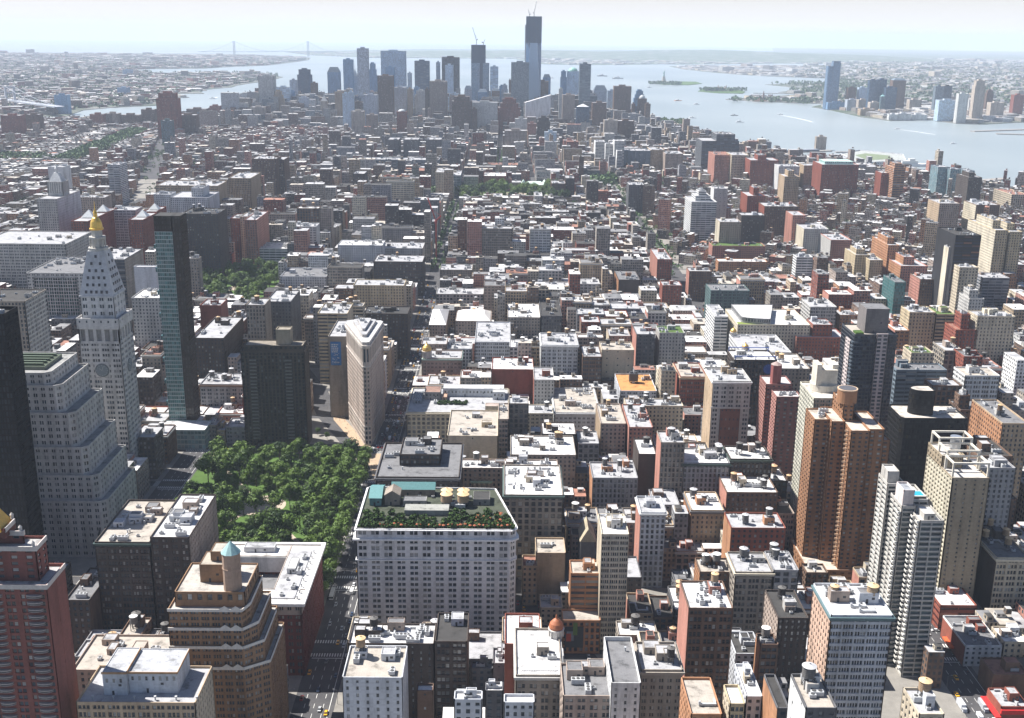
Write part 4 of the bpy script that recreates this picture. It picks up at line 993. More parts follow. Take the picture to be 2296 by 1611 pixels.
def court_building():
    y0 = 507; xr, h = at_y(*PX(7, 2020, 842), y0); gx, gy = ground(*PX(7, 2150, 452), h); gl_, _ = ground(*PX(7, 1520, 485), h)
    xl = gl_-1; D = gy-y0
    r = root_at('courtyard_building', (xl+xr)/2, y0+D/2, 'dark red brick building with a deep white cornice around an open court roof', 'office building', 'the red building with the white cornice', h, (xl, xr, y0, y0+D))
    w, d = (xr-xl)/2, D/2; wc = (.14, .035, .03); M = mats4(wc, None, (.62, .61, .59)); M[2] = masonry((.12, .045, .04)); wins = []
    st = (4.4, 4.0, .62, .6, 2, .45)
    U = [('wall', rect(-w, w, -d, -d+16)), ('wall', rect(w-18, w, -d+16.05, d)), ('wall', rect(-w, w-18.05, d-15, d))]
    for nme, P in U: blk(r, nme, P, 0, h-7, st, M, 0, wins)
    for nme, P in U: blk(r, 'arcade_storey', P, h-7, h, (4.4, 7, .5, .62, 2, .6), mats4((.40, .34, .3), None, (.66, .65, .63)), .3)
    mb = MB(); o = 2.2
    for (a, b, c_, e) in ((-w-o, w+o, -d-o, -d), (-w-o, w+o, d, d+o), (w, w+o, -d, d), (-w-o, -w, -d, d)): mb.box(a, b, c_, e, h-.9, h+.9, bottom=True)
    mb.build('cornice', plain('white_cornice', (.72, .72, .71)), r)
    mb = MB(); mb.box(-w, w-18.1, -d+16.1, d-15.1, h-12, h-11.8); mb.build('court_roof', roofing(R_['g']), r)
    mb = MB(); mb.box(-w+3, w-18.3, d-15.6, d-15.05, h-10, h-.2); mb.build('court_wall', masonry((.6, .6, .58)), r)
    mb = MB(); mb.box(w-17, w-4.5, -d+5, d-8, 0, .5, 0); mb.build('roof_deck', roofing((.42, .42, .43)), r, (0, 0, h))
    for k in range(6): inst('air_conditioner', ac_mesh(k % 4), r, (w-12+(k % 2)*5, -d+8+k*9, h+.5), 1.57)
    for k in range(9): inst('vent', duct_mesh(1), r, (w-3, -d+5+k*7, h))
    bulk(r, w-14, w-9, -2, 12, h+.5, 3, (.62, .62, .6), R_['w']); bulk(r, -w+12, -w+30, d-10, d-3, h, 3, (.6, .6, .6), R_['s'])
    mb = MB(); mb.box(0, 9, 0, 6, 0, 1.4, 0, 1); mb.build('skylight', [plain('skylight_frame', (.5, .5, .5)), glass((.1, .14, .17), .3, (.4, .45, .5))], r, (w-28, -d+3, h+.3))
    put_windows(r, wins, wc)
court_building()

def hotel_garden():
    y0 = 548; h = 69
    r = root_at('garden_roof_building', -25, y0+32, 'long white corniced office block with many window rows and a leafy rooftop garden bar', 'office building', 'the white block with the roof garden', h, (-72, 21, y0, y0+66))
    P = [(-46, -32), (42, -32), (45.5, -29), (45.5, -26), (33, 28), (-44, 30), (-46, 28)]
    wc = (.64, .64, .635); wc2 = (.66, .65, .64); wins = []
    M = mats4(wc, None, R_['g']); M[2] = masonry((.16, .16, .165)); st = (7.35, 3.65, .62, .58, 2, .55)
    blk(r, 'wall', P, 0, 50, st, M, 0, wins)
    blk(r, 'upper_storeys', P, 50.6, 63, st, mats4(wc, None, R_['g'], masonry((.3, .3, .3))), 0, wins)
    blk(r, 'attic_storey', P, 64, h, (7.35, 5, .62, .6, 2, .5), mats4(wc2, None, (.07, .08, .055), masonry((.3, .3, .3))), 1.0, wins)
    wh = plain('white_cornice', (.72, .72, .71))
    def band(z0, z1, o, name='cornice'):
        q = [(p[0]*(1+o/46), p[1]*(1+o/32)) for p in P]; mb = MB(); n = len(P)
        for i in range(n): j = (i+1) % n; mb.prism([q[i], q[j], P[j], P[i]], z0, z1, bottom=True)
        mb.build(name, wh, r)
    band(50, 50.6, .6, 'string_course'); band(63, 64, 1.7); band(h-.2, h+.35, .9)
    put_windows(r, wins, wc)
    leaf = ground_mat('roof_planting', [(.3, (.015, .04, .01)), (.55, (.045, .085, .02)), (.75, (.13, .14, .035))], .8)
    rn = random.Random(3)
    def bush():
        m = MB(); q = random.Random(5)
        for i in range(60):
            a, b, s = q.uniform(0, 6.28), q.uniform(-1, 1), .35
            x, y_, z = 1.1*math.cos(a)*math.sqrt(1-b*b), 1.1*math.sin(a)*math.sqrt(1-b*b), 1.2+1.1*b
            u = Vector((q.uniform(-1, 1), q.uniform(-1, 1), q.uniform(-1, 1))).normalized()*s; v = u.cross(Vector((q.uniform(-1, 1), q.uniform(-1, 1), .3))).normalized()*s
            c_ = Vector((x, y_, z)); m.quad(tuple(c_-u-v), tuple(c_+u-v), tuple(c_+u+v), tuple(c_-u+v))
        return m, [leaf]
    bm = shared(('roof_shrub', 0), bush)
    for k in range(230):
        x = rn.uniform(-44, 43); y_ = rn.choice([rn.uniform(-30, -26), rn.uniform(-30, -14), rn.uniform(-30, -8)])
        if x > 36 and y_ > -10: x -= 9
        inst('shrub', bm, r, (x, y_, h+.1), rn.uniform(0, 6), rn.uniform(.7, 1.7))
    def umb():
        m = MB(); m.cyl(0, 0, 0, 2.3, .07, 1, 6); m.cyl(0, 0, 2.2, 2.9, 1.05, 0, 8, r2=0, bottom=True); return m, [plain('orange_canvas', (.30, .085, .03), .8), plain('pole', (.3, .3, .3))]
    um = shared(('parasol', 'orange'), umb)
    for k in range(34): inst('parasol', um, r, (-43+k*2.6+rn.uniform(-.6, .6), -30+rn.uniform(0, 2.6), h+.1))
    for k in range(22): inst('parasol', um, r, (rn.uniform(22, 39), rn.uniform(-27, -12), h+.1))
    mb = MB(); mb.box(0, 26, 0, 9, 0, 3.4, 0, 1); mb.build('bar_pavilion', [masonry((.3, .29, .27)), roofing((.33, .33, .3))], r, (-20, -12, h+.1))
    for (x, yy) in ((4, 0), (4, 6), (14, 0), (14, 6)): tank(r, x, yy+3, h, 'tan', 3.4, 4.6, 3.0)
    cop = plain('copper_green', (.09, .23, .23), .6)
    def gable(x0, x1, y0_, y1_, z0, z1, name, mat):
        m = MB(); ym = (y0_+y1_)/2
        m.quad((x0, y0_, z0), (x1, y0_, z0), (x1, ym, z1), (x0, ym, z1)); m.quad((x1, y1_, z0), (x0, y1_, z0), (x0, ym, z1), (x1, ym, z1)); m.poly([(x0, y1_, z0), (x0, y0_, z0), (x0, ym, z1)]); m.poly([(x1, y0_, z0), (x1, y1_, z0), (x1, ym, z1)]); return m.build(name, mat, r)
    st_ = (.27, .23, .19)
    bulk(r, -30, -4, 17, 24, h, 4, st_, R_['g'], 'gallery'); gable(-30.5, -3.5, 16.5, 24.5, h+4.4, h+8, 'copper_roof', cop)
    bulk(r, -42, -35, 2, 22, h, 4.5, (.12, .26, .26), (.1, .2, .2), 'gallery'); gable(-42.5, -34.5, 1.5, 22.5, h+5, h+8.5, 'copper_roof', cop)
    bulk(r, -33, -24, 3, 14, h, 6, st_, R_['g'], 'gallery')
    m = MB(); m.poly([(-33.3, 2.8, h+6.4), (-23.7, 2.8, h+6.4), (-28.5, 2.8, h+9.4)]); m.quad((-33.3, 2.8, h+6.4), (-28.5, 2.8, h+9.4), (-28.5, 14, h+9.4), (-33.3, 14, h+6.4)); m.quad((-28.5, 2.8, h+9.4), (-23.7, 2.8, h+6.4), (-23.7, 14, h+6.4), (-28.5, 14, h+9.4)); m.build('gable', masonry(st_), r)
    bulk(r, -22, -8, 2, 9, h, 3.2, (.3, .29, .27), R_['g'], 'bulkhead'); bulk(r, 20, 30, 4, 16, h, 3.6, (.22, .21, .2), R_['d'], 'bulkhead')
    clutter(r, -20, 28, -6, 20, h+.1, (.25, .24, .22), R_['g'], random.Random(4), 0, 0, 14)
hotel_garden()

def brick_twin():
    r = root_at('orange_brick_tower', 230, 632, 'tall orange brick tower with serrated balconied bays and a round drum on top', 'apartment tower', 'the orange brick tower with the drum', 112, (203, 256, 604, 664))
    wc = (.27, .14, .075); M = mats4(wc, None, (.55, .48, .40)); M[2] = masonry((.14, .07, .035)); wins = []
    st = (4.3, 2.95, .46, .5, 1, .5); V = [(-19, -6, 4, 24, 106), (-6, 7, 0, 26, 116), (-3.5, 22, -11, 4, 104), (7, 26, -2, 24, 106.5), (18, 26.5, -16, -2, 96)]
    V = [(-19, -9.5, 2, 24, 107), (-9.4, -1, -3, 26, 107.5), (-.9, 6, 4, 28, 117), (-.9, 11, -16, 3.9, 106), (11.1, 21, -13, 22, 106), (21.1, 27, -8, 18, 97)]
    for k, (a, b, c_, e, h) in enumerate(V): blk(r, 'bay_tower', rect(a, b, c_, e), 0, h, st, M, 1.0, wins)
    blk(r, 'podium', rect(-21, 29, -19, 28), 0, 12, (5, 4, .5, .5, 1, .4), M, 1)
    def bal():
        m = MB(); m.prism([(0, 0), (2.0, -1.5), (2.4, 0)], -.2, .9, bottom=True); return m, [plain('balcony_parapet', (.42, .28, .18))]
    bm = shared(('balcony', 'tri'), bal); n = 0
    for (x, y_) in ((-9.4, -3), (-.9, -16), (11.1, -13)):
        for i in range(33):
            inst('balcony', bm, r, (x-2.4, y_+6, 10+i*2.95)); n += 1
    put_windows(r, wins, wc)
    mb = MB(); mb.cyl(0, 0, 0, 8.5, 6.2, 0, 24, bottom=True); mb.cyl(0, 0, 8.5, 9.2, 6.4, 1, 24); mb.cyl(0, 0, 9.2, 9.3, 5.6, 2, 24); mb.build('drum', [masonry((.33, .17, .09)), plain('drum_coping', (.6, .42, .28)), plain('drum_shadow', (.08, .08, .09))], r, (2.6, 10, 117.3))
    for k in range(5): inst('air_conditioner', ac_mesh(k % 4), r, (-14+k*1.5, 8+k*3, 107.6))
brick_twin()

def balcony_tower():
    r = root_at('white_balcony_tower', 236, 530, 'tall white apartment tower with stacked balconies and a small rooftop pool', 'apartment tower', 'the white balconied tower', 105, (217, 250, 508, 562))
    wc = (.44, .42, .385); M = mats4(wc, None, (.6, .58, .54), glass((.03, .045, .05), .15, (.18, .22, .22))); 
    V = [(-1, 12, -21, 0, 94), (-7, 1, -9, 10, 97), (1.1, 11, .1, 22, 97), (-9, 1, 10.1, 26, 102)]
    st = (6.5, 2.95, .9, .66, 1, .9)
    for (a, b, c_, e, h) in V: blk(r, 'bay_tower', rect(a, b, c_, e), 0, h, st, M, 1.2)
    def bal():
        m = MB(); m.box(-1.6, 0, 0, 3.0, -.2, 0, bottom=True); m.box(-1.6, -1.45, 0, 3.0, 0, 1.0); m.box(-1.45, 0, 0, .15, 0, 1.0); return m, [plain('white_balcony', (.62, .6, .56))]
    bm = shared(('balcony', 'sq'), bal)
    for (x, y_) in ((-1, -20.5), (-1, -14), (-7, -8.5)):
        for i in range(31): inst('balcony', bm, r, (x, y_, 5+i*2.95))
    blk(r, 'penthouse', rect(-8, -1.5, 14, 25), 102, 108, (20, 20, .05, .05, 1, .1), M, 1.0)
    blk(r, 'penthouse', rect(-6.5, -.5, -8, 4), 97, 106, (20, 20, .05, .05, 1, .1), mats4((.62, .55, .52), None, (.3, .32, .35)), 1.0)
    mb = MB(); mb.box(-.2, 9.2, 3, 11, 0, .5, 0); mb.box(.8, 8.2, 4, 10, .5, .53, 1); mb.build('pool', [plain('pool_deck', (.5, .47, .42)), plain('pool_water', (.03, .33, .52), .15)], r, (1.5, 0, 98.3))
    bulk(r, 2, 8, -18, -8, 94, 3.4, wc, R_['w'])
balcony_tower()

def tan_frame_tower():
    r = root_at('tan_framed_tower', 292, 604, 'tan apartment tower topped by open pale frames around a silver tank', 'apartment tower', 'the tan tower with open roof frames', 92, (280, 304, 582, 626))
    wc = (.33, .27, .19); M = mats4(wc, None, (.55, .52, .48), masonry((.28, .24, .19))); wins = []
    blk(r, 'wall', rect(-11, 11.5, -22, 20), 0, 89, [(5.6, 3, .22, .42, 1, .4), (4.2, 3, .6, .55, 2, .5), (5, 3, .4, .5, 1, .4), side((4.2, 3, .62, .6, 2, .8))], [masonry(wc), masonry((.50, .46, .36)), M[2], M[3]], 1.0, wins)
    blk(r, 'upper_storeys', rect(-11, 2, -4, 20), 89, 96, (4.2, 3.5, .5, .5, 2, .5), M, 1.0, wins)
    put_windows(r, wins, wc)
    fm = plain('frame_beams', (.6, .56, .48))
    for (x0, x1, y0, y1, z, t) in ((-11, 11, -21, -8, 90, 98), (-10, 10, -8, 6, 90, 101), (-10, 11, 6, 19, 97, 104)):
        mb = MB(); 
        for x in (x0, x1-1):
            for yy in (y0, y1-1): mb.box(x, x+1, yy, yy+1, 0, t-z)
        mb.box(x0, x1, y0+.003, y0+.997, t-z+.002, t-z+1.1); mb.box(x0, x1, y1-.997, y1-.003, t-z+.002, t-z+1.1); mb.box(x0+.003, x0+.997, y0+1, y1-1, t-z+.004, t-z+1.09); mb.box(x1-.997, x1-.003, y0+1, y1-1, t-z+.004, t-z+1.09)
        mb.build('roof_frame', fm, r, (0, 0, z))
    mb = MB(); mb.cyl(0, 0, 0, 7, 3.3, 0, 20); mb.cyl(0, 0, 7, 7.5, 3.5, 0, 20); mb.build('silver_tank', plain('steel', (.6, .62, .64), .35, .8), r, (2, 10, 97))
tan_frame_tower()

def corner_tower():
    r = root_at('black_and_white_tower', 300, 812, 'tall dark glass tower with white gridded corner strips and a grey box crown', 'apartment tower', 'the black tower with white strips', 120, (283, 318, 795, 830))
    M = [plain('dark_metal', (.05, .055, .065), .4)]*2+[glass((.02, .028, .04), .08, (.12, .15, .18)), roofing(R_['t'])]
    P = [(-16, -16), (17, -16), (17, 18), (-16, 18)]
    blk(r, 'wall', P, 0, 120, (2.6, 3.1, .92, .7, 1, .5), M, 1.2)
    Mw = mats4((.52, .45, .43), None, R_['s'], glass((.03, .04, .05), .1, (.2, .2, .22)))
    blk(r, 'window_strip', rect(1, 10, -17.2, -15.5), 0, 121.5, (4.5, 3.1, .66, .62, 1, .5), Mw, .5)
    blk(r, 'window_strip', rect(-17.2, -15.6, -10, 2), 0, 114, (6, 3.1, .7, .62, 2, .4), Mw, .5)
    for i in range(36):
        def f():
            m = MB(); m.box(-1.5, 0, -1.5, 4, -.2, .9, bottom=True); m.box(0, 5.5, -1.5, -.05, -.2, .9, bottom=True); return m, [plain('glass_balcony', (.08, .10, .12), .2)]
        inst('balcony', shared(('balcony', 'corner'), f), r, (-16.2, -16.2, 6+i*3.1))
    bulk(r, -6, 12, -8, 12, 120.2, 19, (.17, .155, .15), R_['g'], 'crown')
    mb = MB(); mb.box(-14, -8, -13, -5, 0, 1.6); mb.build('roof_planting', M_PARKG, r, (0, 0, 120.2))
corner_tower()

def dark_office():
    r = root_at('dark_office_block', 305, 690, 'black glass office block carrying a dark curved drum on its pale roof', 'office building', 'the black office block with the drum', 95, (283, 328, 676, 706))
    M = [plain('black_metal', (.014, .014, .015), .6, 0, .2)]*2+[glass((.018, .018, .018), .04, (.1, .08, .05)), roofing((.55, .5, .44))]
    P = [(-21, -15), (22, -15), (22, 15), (-21, 15), (-23, 12), (-23, -12)]
    blk(r, 'wall', P, 0, 94, (1.9, 3.8, .86, .6, 1, .3), M, 1.2)
    mb = MB(); n = 14; pts = [(-12+0*i, 0) for i in range(0)]
    pts = [(8*math.cos(math.pi*.5+math.pi*i/n)-4, 6.5*math.sin(math.pi*.5+math.pi*i/n)) for i in range(n+1)] + [(3, -6.5), (3, 6.5)]
    mb.block(pts, 0, 17, (2.2, 3.4, .8, .7, 1, .2), par=.6); mb.build('drum', M, r, (-2, 0, 94.2))
    for k in range(4): inst('air_conditioner', ac_mesh(k % 4), r, (6+k*3.5, -4+k*2, 94.2))
dark_office()

def pink_pair():
    r = root_at('pink_brick_tower', 224, 762, 'pair of joined pink brick apartment slabs with an octagonal brick turret', 'apartment tower', 'the pink brick pair', 86, (210, 234, 744, 785))
    wc = (.25, .115, .10); M = mats4(wc, (.36, .18, .15), (.5, .48, .47), masonry((.25, .13, .11))); wins = []
    st = (4.4, 2.9, .5, .5, 1, .4)
    blk(r, 'wall', rect(-10, 8.5, -18, -1), 0, 86, [st, side(st), st, side((4, 2.9, .6, .55, 2, .7))], M, 1, wins)
    blk(r, 'wall', rect(-14, 6, 0, 22), 0, 90, [st, side(st), st, side((4, 2.9, .6, .55, 2, .7))], M, 1, wins)
    put_windows(r, wins, wc)
    mb = MB(); mb.cyl(0, 0, 0, 15, 4.2, 0, 8); mb.cyl(0, 0, 15, 17.4, 4.4, 1, 8, r2=0, bottom=True); mb.build('turret', [masonry((.3, .10, .09)), plain('turret_cap', (.3, .22, .2))], r, (-6, 5, 90))
    for k in range(6): inst('air_conditioner', ac_mesh(k % 3), r, (-6+k*2.4, -12+(k % 3)*3, 86.1))
pink_pair()

def drum_tower():
    r = root_at('pale_green_tower', 230, 682, 'pale tower with green glass bays and a big cream drum and slab crown', 'apartment tower', 'the pale tower with the cream drum', 112, (219, 242, 665, 703))
    gl = glass((.08, .13, .13), .2, (.3, .36, .34)); M = mats4((.5, .48, .40), None, (.58, .54, .48), gl)
    blk(r, 'wall', rect(-11.5, 11.5, -17, 20), 0, 111, (3.8, 3.1, .7, .68, 2, .45), M, 1.1)
    cr = masonry((.6, .55, .46))
    mb = MB(); mb.cyl(0, 0, 0, 4.5, 9.5, 0, 28); mb.box(-4, 7, -6, 6, 4.5, 15); mb.box(-7.5, -4.2, -7, 5, 4.5, 19); mb.box(4, 8, -3, 7.5, 4.4, 18); mb.build('crown', cr, r, (1, 6, 111.2))
drum_tower()

def bronze_slab():
    y0 = 860
    r = root_at('dark_ribbed_tower', -180, 871, 'broad dark green brown tower with vertical window ribs beside the park', 'apartment tower', 'the broad dark ribbed tower', 86, (-207, -152, 859, 884))
    M = [masonry((.075, .065, .05)), masonry((.06, .052, .045)), glass((.015, .022, .022), .1, (.17, .19, .18)), roofing((.25, .22, .18))]
    blk(r, 'wall', rect(-26.5, 26.5, -11, 12), 0, 84, (3.1, 2.95, .55, .74, 1, .7), M, 1.4)
    blk(r, 'penthouse', rect(-24, 25, -8, 10), 84, 88.5, (4, 4.4, .5, .5, 1, .3), M, .8)
    blk(r, 'water_room', rect(2, 14, -3, 8), 88.5, 101, (10, 20, .03, .05, 1, .1), mats4((.36, .31, .23), None, (.3, .27, .22)), .8)
    for i in range(24):
        for x in (-16.5, 13):
            def f():
                m = MB(); m.box(-2.8, 2.8, -1.4, 0, -.2, .9, bottom=True); return m, [plain('slab_balcony', (.17, .17, .15))]
            inst('balcony', shared(('balcony', 'slab'), f), r, (x, -11.05, 8+i*3.0))
bronze_slab()

# details belonging to buildings placed from the table
def find(lbl):
    for o in C.objects:
        if o.parent is None and lbl in o.get('label', ''): return o
def dome(root, x, y, z, r, col, drum=3, tall=1.0, drumc=(.6, .58, .54)):
    mb = MB(); mb.cyl(0, 0, 0, drum, r*.95, 0, 12)
    for i in range(8): mb.cyl(r*1.05*math.cos(i*.785), r*1.05*math.sin(i*.785), 0, drum, r*.13, 0, 5)
    mb.cyl(0, 0, drum, drum+.5, r*1.25, 0, 14, bottom=True)
    d = mb.build('cupola', masonry(drumc), root, (x, y, z))
    mb = MB(); lathe(mb, [(r*1.05, 0), (r*1.12, r*.3*tall), (r*.95, r*.75*tall), (r*.55, r*1.15*tall), (r*.16, r*1.4*tall), (r*.12, r*1.75*tall), (0, r*2.1*tall)], n=18); mb.build('gilded_dome', col, d, (0, 0, drum+.5), smooth=True)
gold = plain('gilding', (.66, .42, .12), .4, .5)
def corner_roof():
    r = find('rooftop planting'); b = BOX[r.name]; w, d, h = (b[1]-b[0])/2, (b[3]-b[2])/2, b[4]; wh = (.52, .54, .56)
    for (x0, x1, y0, y1, hh, wc, rc, nm) in ((-w+13, -w+27, 2, 20, 7, (.3, .28, .27), (.3, .19, .15), 'penthouse'), (-w+29, w-4, 12, 24, 7.5, wh, R_['w'], 'penthouse'), (w-14, w-3, 4, 11.9, 7, wh, (.6, .58, .55), 'penthouse'), (-w+28.5, -w+33, 0, 11, 3, (.3, .2, .15), (.45, .3, .22), 'bulkhead'), (-w+3, -w+11, -8, 18, 2.2, (.3, .33, .36), (.35, .38, .4), 'plant_room'), (w-20, w-2, -d+2, -d+11, 6, W_['C'], (.42, .34, .3), 'bulkhead')):
        bulk(r, x0, x1, y0, y1, h, hh, wc, rc, nm)
        if nm == 'penthouse':
            for k in range(int((x1-x0)/3.2)): inst('window', window_mesh(1.3, 2.0, wh), r, (x0+2+k*3.2, y0-.06, h+4.4))
    bm = _shared[('roof_shrub', 0)]; q = random.Random(9)
    for k in range(60): inst('shrub', bm, r, (-w+26+q.random()*26, -8+q.uniform(-3, 3), h), q.uniform(0, 6), q.uniform(.7, 1.3))
    for k in range(12): inst('air_conditioner', ac_mesh(k % 4), r, (-w+4+(k % 2)*4, -6+(k//2)*4, h+2.2 if k % 2 == 0 else h))
    for lb, nb_, na_ in (('massive stone loft', 3, 14), ('long low block with an even', 3, 10), ('even rows of windows', 0, 6), ('white ornate fronted', 2, 8), ('wide clean white roof', 2, 8), ('cream building with a blank', 1, 6), ('facing the plaza', 0, 8), ('green trimmed cornice', 3, 8), ('sunlit window panes beside', 3, 8), ('single wooden tank', 0, 8), ('squat tan tanks', 2, 8), ('wide block with a dusty', 2, 8), ('full of machinery', 1, 12)):
        r = find(lb)
        if r is None: continue
        b = BOX[r.name]; w, d, h = (b[1]-b[0])/2, (b[3]-b[2])/2, b[4]; clutter(r, -w+1, w-1, -d+1, d-1, h+.01, W_['M'], R_['g'], random.Random(len(lb)*7), nb_, 0, na_)
corner_roof()
def deco():
    r = find('gilded corner cupola'); b = BOX[r.name]; w, d, h = (b[1]-b[0])/2, (b[3]-b[2])/2, b[4]; dome(r, -w+4, -d+4, h, 4.2, gold, 7, 1.2)
    r = find('two gilded cupolas'); b = BOX[r.name]; w, d, h = (b[1]-b[0])/2, (b[3]-b[2])/2, b[4]
    dome(r, -w+3.6, -d+4, h, 3.0, gold, 4); dome(r, -w+3.6, d-4, h, 3.0, gold, 4)
    r = find('painted blue disc'); b = BOX[r.name]; w, d, h = (b[1]-b[0])/2, (b[3]-b[2])/2, b[4]
    mb = MB(); mb.v = []; n = 24
    pts = [(4.2*math.cos(2*math.pi*i/n), -.05, 4.2*math.sin(2*math.pi*i/n)) for i in range(n)]; mb.poly(pts, 0)
    for i in range(12): a = i*math.pi/6; mb.bar((2.6*math.cos(a), -.12, 2.6*math.sin(a)), (3.6*math.cos(a), -.12, 3.6*math.sin(a)), .4, 1)
    mb.build('painted_disc', [plain('blue_paint', (.02, .07, .28)), plain('pale_blue_paint', (.08, .17, .42))], r, (w-7, -d-.1, h-7))
    mb = MB(); 
    for x in (-w+1, 0, w-1.5): mb.box(x, x+.6, -d+1, -d+1.6, 0, 3.2); mb.box(x, x+.6, d-1.6, d-1, 0, 3.2)
    mb.box(-w+.8, w-.7, -d+1.002, -d+1.6, 3.2, 3.8); mb.box(-w+.8, w-.7, d-1.6, d-1.002, 3.2, 3.8); mb.build('blue_roof_frame', plain('blue_steel', (.06, .12, .38)), r, (0, 0, h))
    r = find('brown brick centre panel'); b = BOX[r.name]; w, d, h = (b[1]-b[0])/2, (b[3]-b[2])/2, b[4]
    mb = MB(); mb.block(rect(-w*.52, w*.52, -.5, 0), 0, h*.72, (3.3, 7.5, .3, .24, 1, .2), par=0); mb.build('brick_panel', mats4((.19, .085, .065)), r, (0, -d-.05, 2))
    mb = MB(); mb.box(-w-.6, w+.6, -.9, 0, 0, 1.1, bottom=True); mb.build('balcony_course', masonry((.5, .48, .45)), r, (0, -d-.02, h*.75)); 
    r = find('green lawn roof'); b = BOX[r.name]; w, d, h = (b[1]-b[0])/2, (b[3]-b[2])/2, b[4]
    mb = MB(); n = 10; cur = [(-w+6+ (w*.75)*(1-math.cos(math.pi/2*i/n)), -d+14-11*math.sin(math.pi/2*i/n)) for i in range(n+1)]
    P = cur + [(w*.35, d-2), (-w+6, d-2)]; 
    mb.block(P, 0, 6, (2.6, 6, .6, .6, 1, .3), par=.7); mb.build('curved_storey', mats4((.3, .3, .3), None, R_['w']), r, (0, 0, h))
    mb = MB(); mb.box(-w+1.5, -w*.1, -d+1.2, -d+13, 0, .35); mb.build('lawn_roof', ground_mat('roof_lawn', [(.3, (.12, .17, .03)), (.7, (.22, .26, .06))], .2), r, (0, 0, h+.02))
    r = find('steep tan gable roof'); b = BOX[r.name]; w, d, h = (b[1]-b[0])/2, (b[3]-b[2])/2, b[4]
    m = MB(); z1 = 9; m.quad((-w-.5, -d, 0), (0, -d, z1), (0, d, z1), (-w-.5, d, 0)); m.quad((0, -d, z1), (w+.5, -d, 0), (w+.5, d, 0), (0, d, z1)); m.poly([(-w-.5, -d, 0), (w+.5, -d, 0), (0, -d, z1)]); m.poly([(w+.5, d, 0), (-w-.5, d, 0), (0, d, z1)]); m.build('gable_roof', masonry((.36, .31, .22)), r, (0, 0, h+1))
    r = find('billboard wall'); b = BOX[r.name]; w, d, h = (b[1]-b[0])/2, (b[3]-b[2])/2, b[4]
    mb = MB(); mb.box(-w+1.5, -w+12, -.3, -.05, 4, h-3, 0, bottom=True); mb.box(-w+2.2, -w+5, -.35, -.3, 8, 13, 1); mb.box(-w+6, -w+8.5, -.35, -.3, 12, 20, 2); mb.box(-w+2.4, -w+6.5, -.34, -.3, h-12, h-6, 3)
    mb.build('billboard', [plain('poster_dark', (.03, .04, .05)), plain('poster_red', (.45, .06, .03)), plain('poster_green', (.12, .22, .05)), plain('poster_grey', (.2, .24, .28))], r, (0, -d, 0))
    r = find('bright orange roof'); b = BOX[r.name]; w, d, h = (b[1]-b[0])/2, (b[3]-b[2])/2, b[4]
    mb = MB(); mb.box(-4, 4, -3, 3, 2, 9); mb.cyl(-2, 0, 9, 10.5, 1.5, n=10); mb.cyl(2, 0, 9, 10.5, 1.5, n=10)
    for x in (-3.6, 3.2):
        for y_ in (-2.6, 2.2): mb.box(x, x+.4, y_, y_+.4, 0, 2)
    mb.build('cooling_tower', plain('tower_dark', (.06, .06, .065)), r, (-w*.1, 2, h))
    # dome at the corner of the roof terrace building
    r = find('white furnished roof terrace'); b = BOX[r.name]; w, d, h = (b[1]-b[0])/2, (b[3]-b[2])/2, b[4]
    dome(r, w-1.5, d-6, h, 3.2, plain('rusty_copper', (.36, .12, .05), .6), 4, 1.2)
    wf = plain('white_furniture', (.7, .7, .7))
    def tb():
        m = MB(); m.cyl(0, 0, .7, .75, .5, n=8, bottom=True); m.cyl(0, 0, 0, .7, .06, n=5)
        for a in (0, 2.1, 4.2): m.box(.8*math.cos(a)-.2, .8*math.cos(a)+.2, .8*math.sin(a)-.2, .8*math.sin(a)+.2, 0, .45)
        return m, [wf]
    for k in range(30): inst('table_set', shared(('table_set', 0), tb), r, (-w+3+(k % 15)*(2*w-6)/14, -d+2+(k//15)*3.4, h))
    r = find('dark red slab building with a white rooftop'); b = BOX[r.name]
    r = find('red awning'); b = BOX[r.name]; w, d, h = (b[1]-b[0])/2, (b[3]-b[2])/2, b[4]
    mb = MB(); mb.prism([(-w-3, -d-2), (-w-.05, -d-2), (-w-.05, d), (-w-3, d)], 3.4, 4.0, bottom=True); mb.box(-w-.04, w, -d-1.2, -d-.05, 5, 7.5, bottom=True); mb.build('awning', plain('red_canvas', (.55, .02, .02), .7), r)
    r = find('low white and red building'); b = BOX[r.name]; w, d, h = (b[1]-b[0])/2, (b[3]-b[2])/2, b[4]
    mb = MB(); mb.prism([(-w-2.5, -4), (-w-.05, -4), (-w-.05, 8), (-w-2.5, 8)], 3.4, 4.4, bottom=True); mb.build('awning', plain('orange_canvas', (.6, .11, .03), .7), r)
    r = find('broad pale roof at the bottom left'); b = BOX[r.name]; w, d, h = (b[1]-b[0])/2, (b[3]-b[2])/2, b[4]
    wh = (.52, .54, .57); tr = (.40, .25, .14)
    for (a, b2, c_, e, z, hh) in ((-w*.62, -w*.22, -d+7, d-2, 0, 11), (-w*.21, w*.62, -d+9, d-1, 0, 10)):
        bulk(r, a, b2, c_, e, h+z, hh, wh, (.42, .43, .45), 'penthouse')
        mb = MB(); mb.box(a-.3, b2+.3, c_-.35, c_-.06, hh-.5, hh+.5); mb.box(b2+.06, b2+.35, c_, e, hh-.5, hh+.5); mb.build('coping', masonry(tr), r, (0, 0, h+z))
        win = window_mesh(1.0, 1.9, wh)
        for k in range(int((b2-a)/3)): inst('window', win, r, (a+1.8+k*3, c_-.06, h+7.2)); 
    for k in range(6): inst('vent_pipe', duct_mesh(1), r, (-w+6+k*9, -d+3.5, h))
deco()
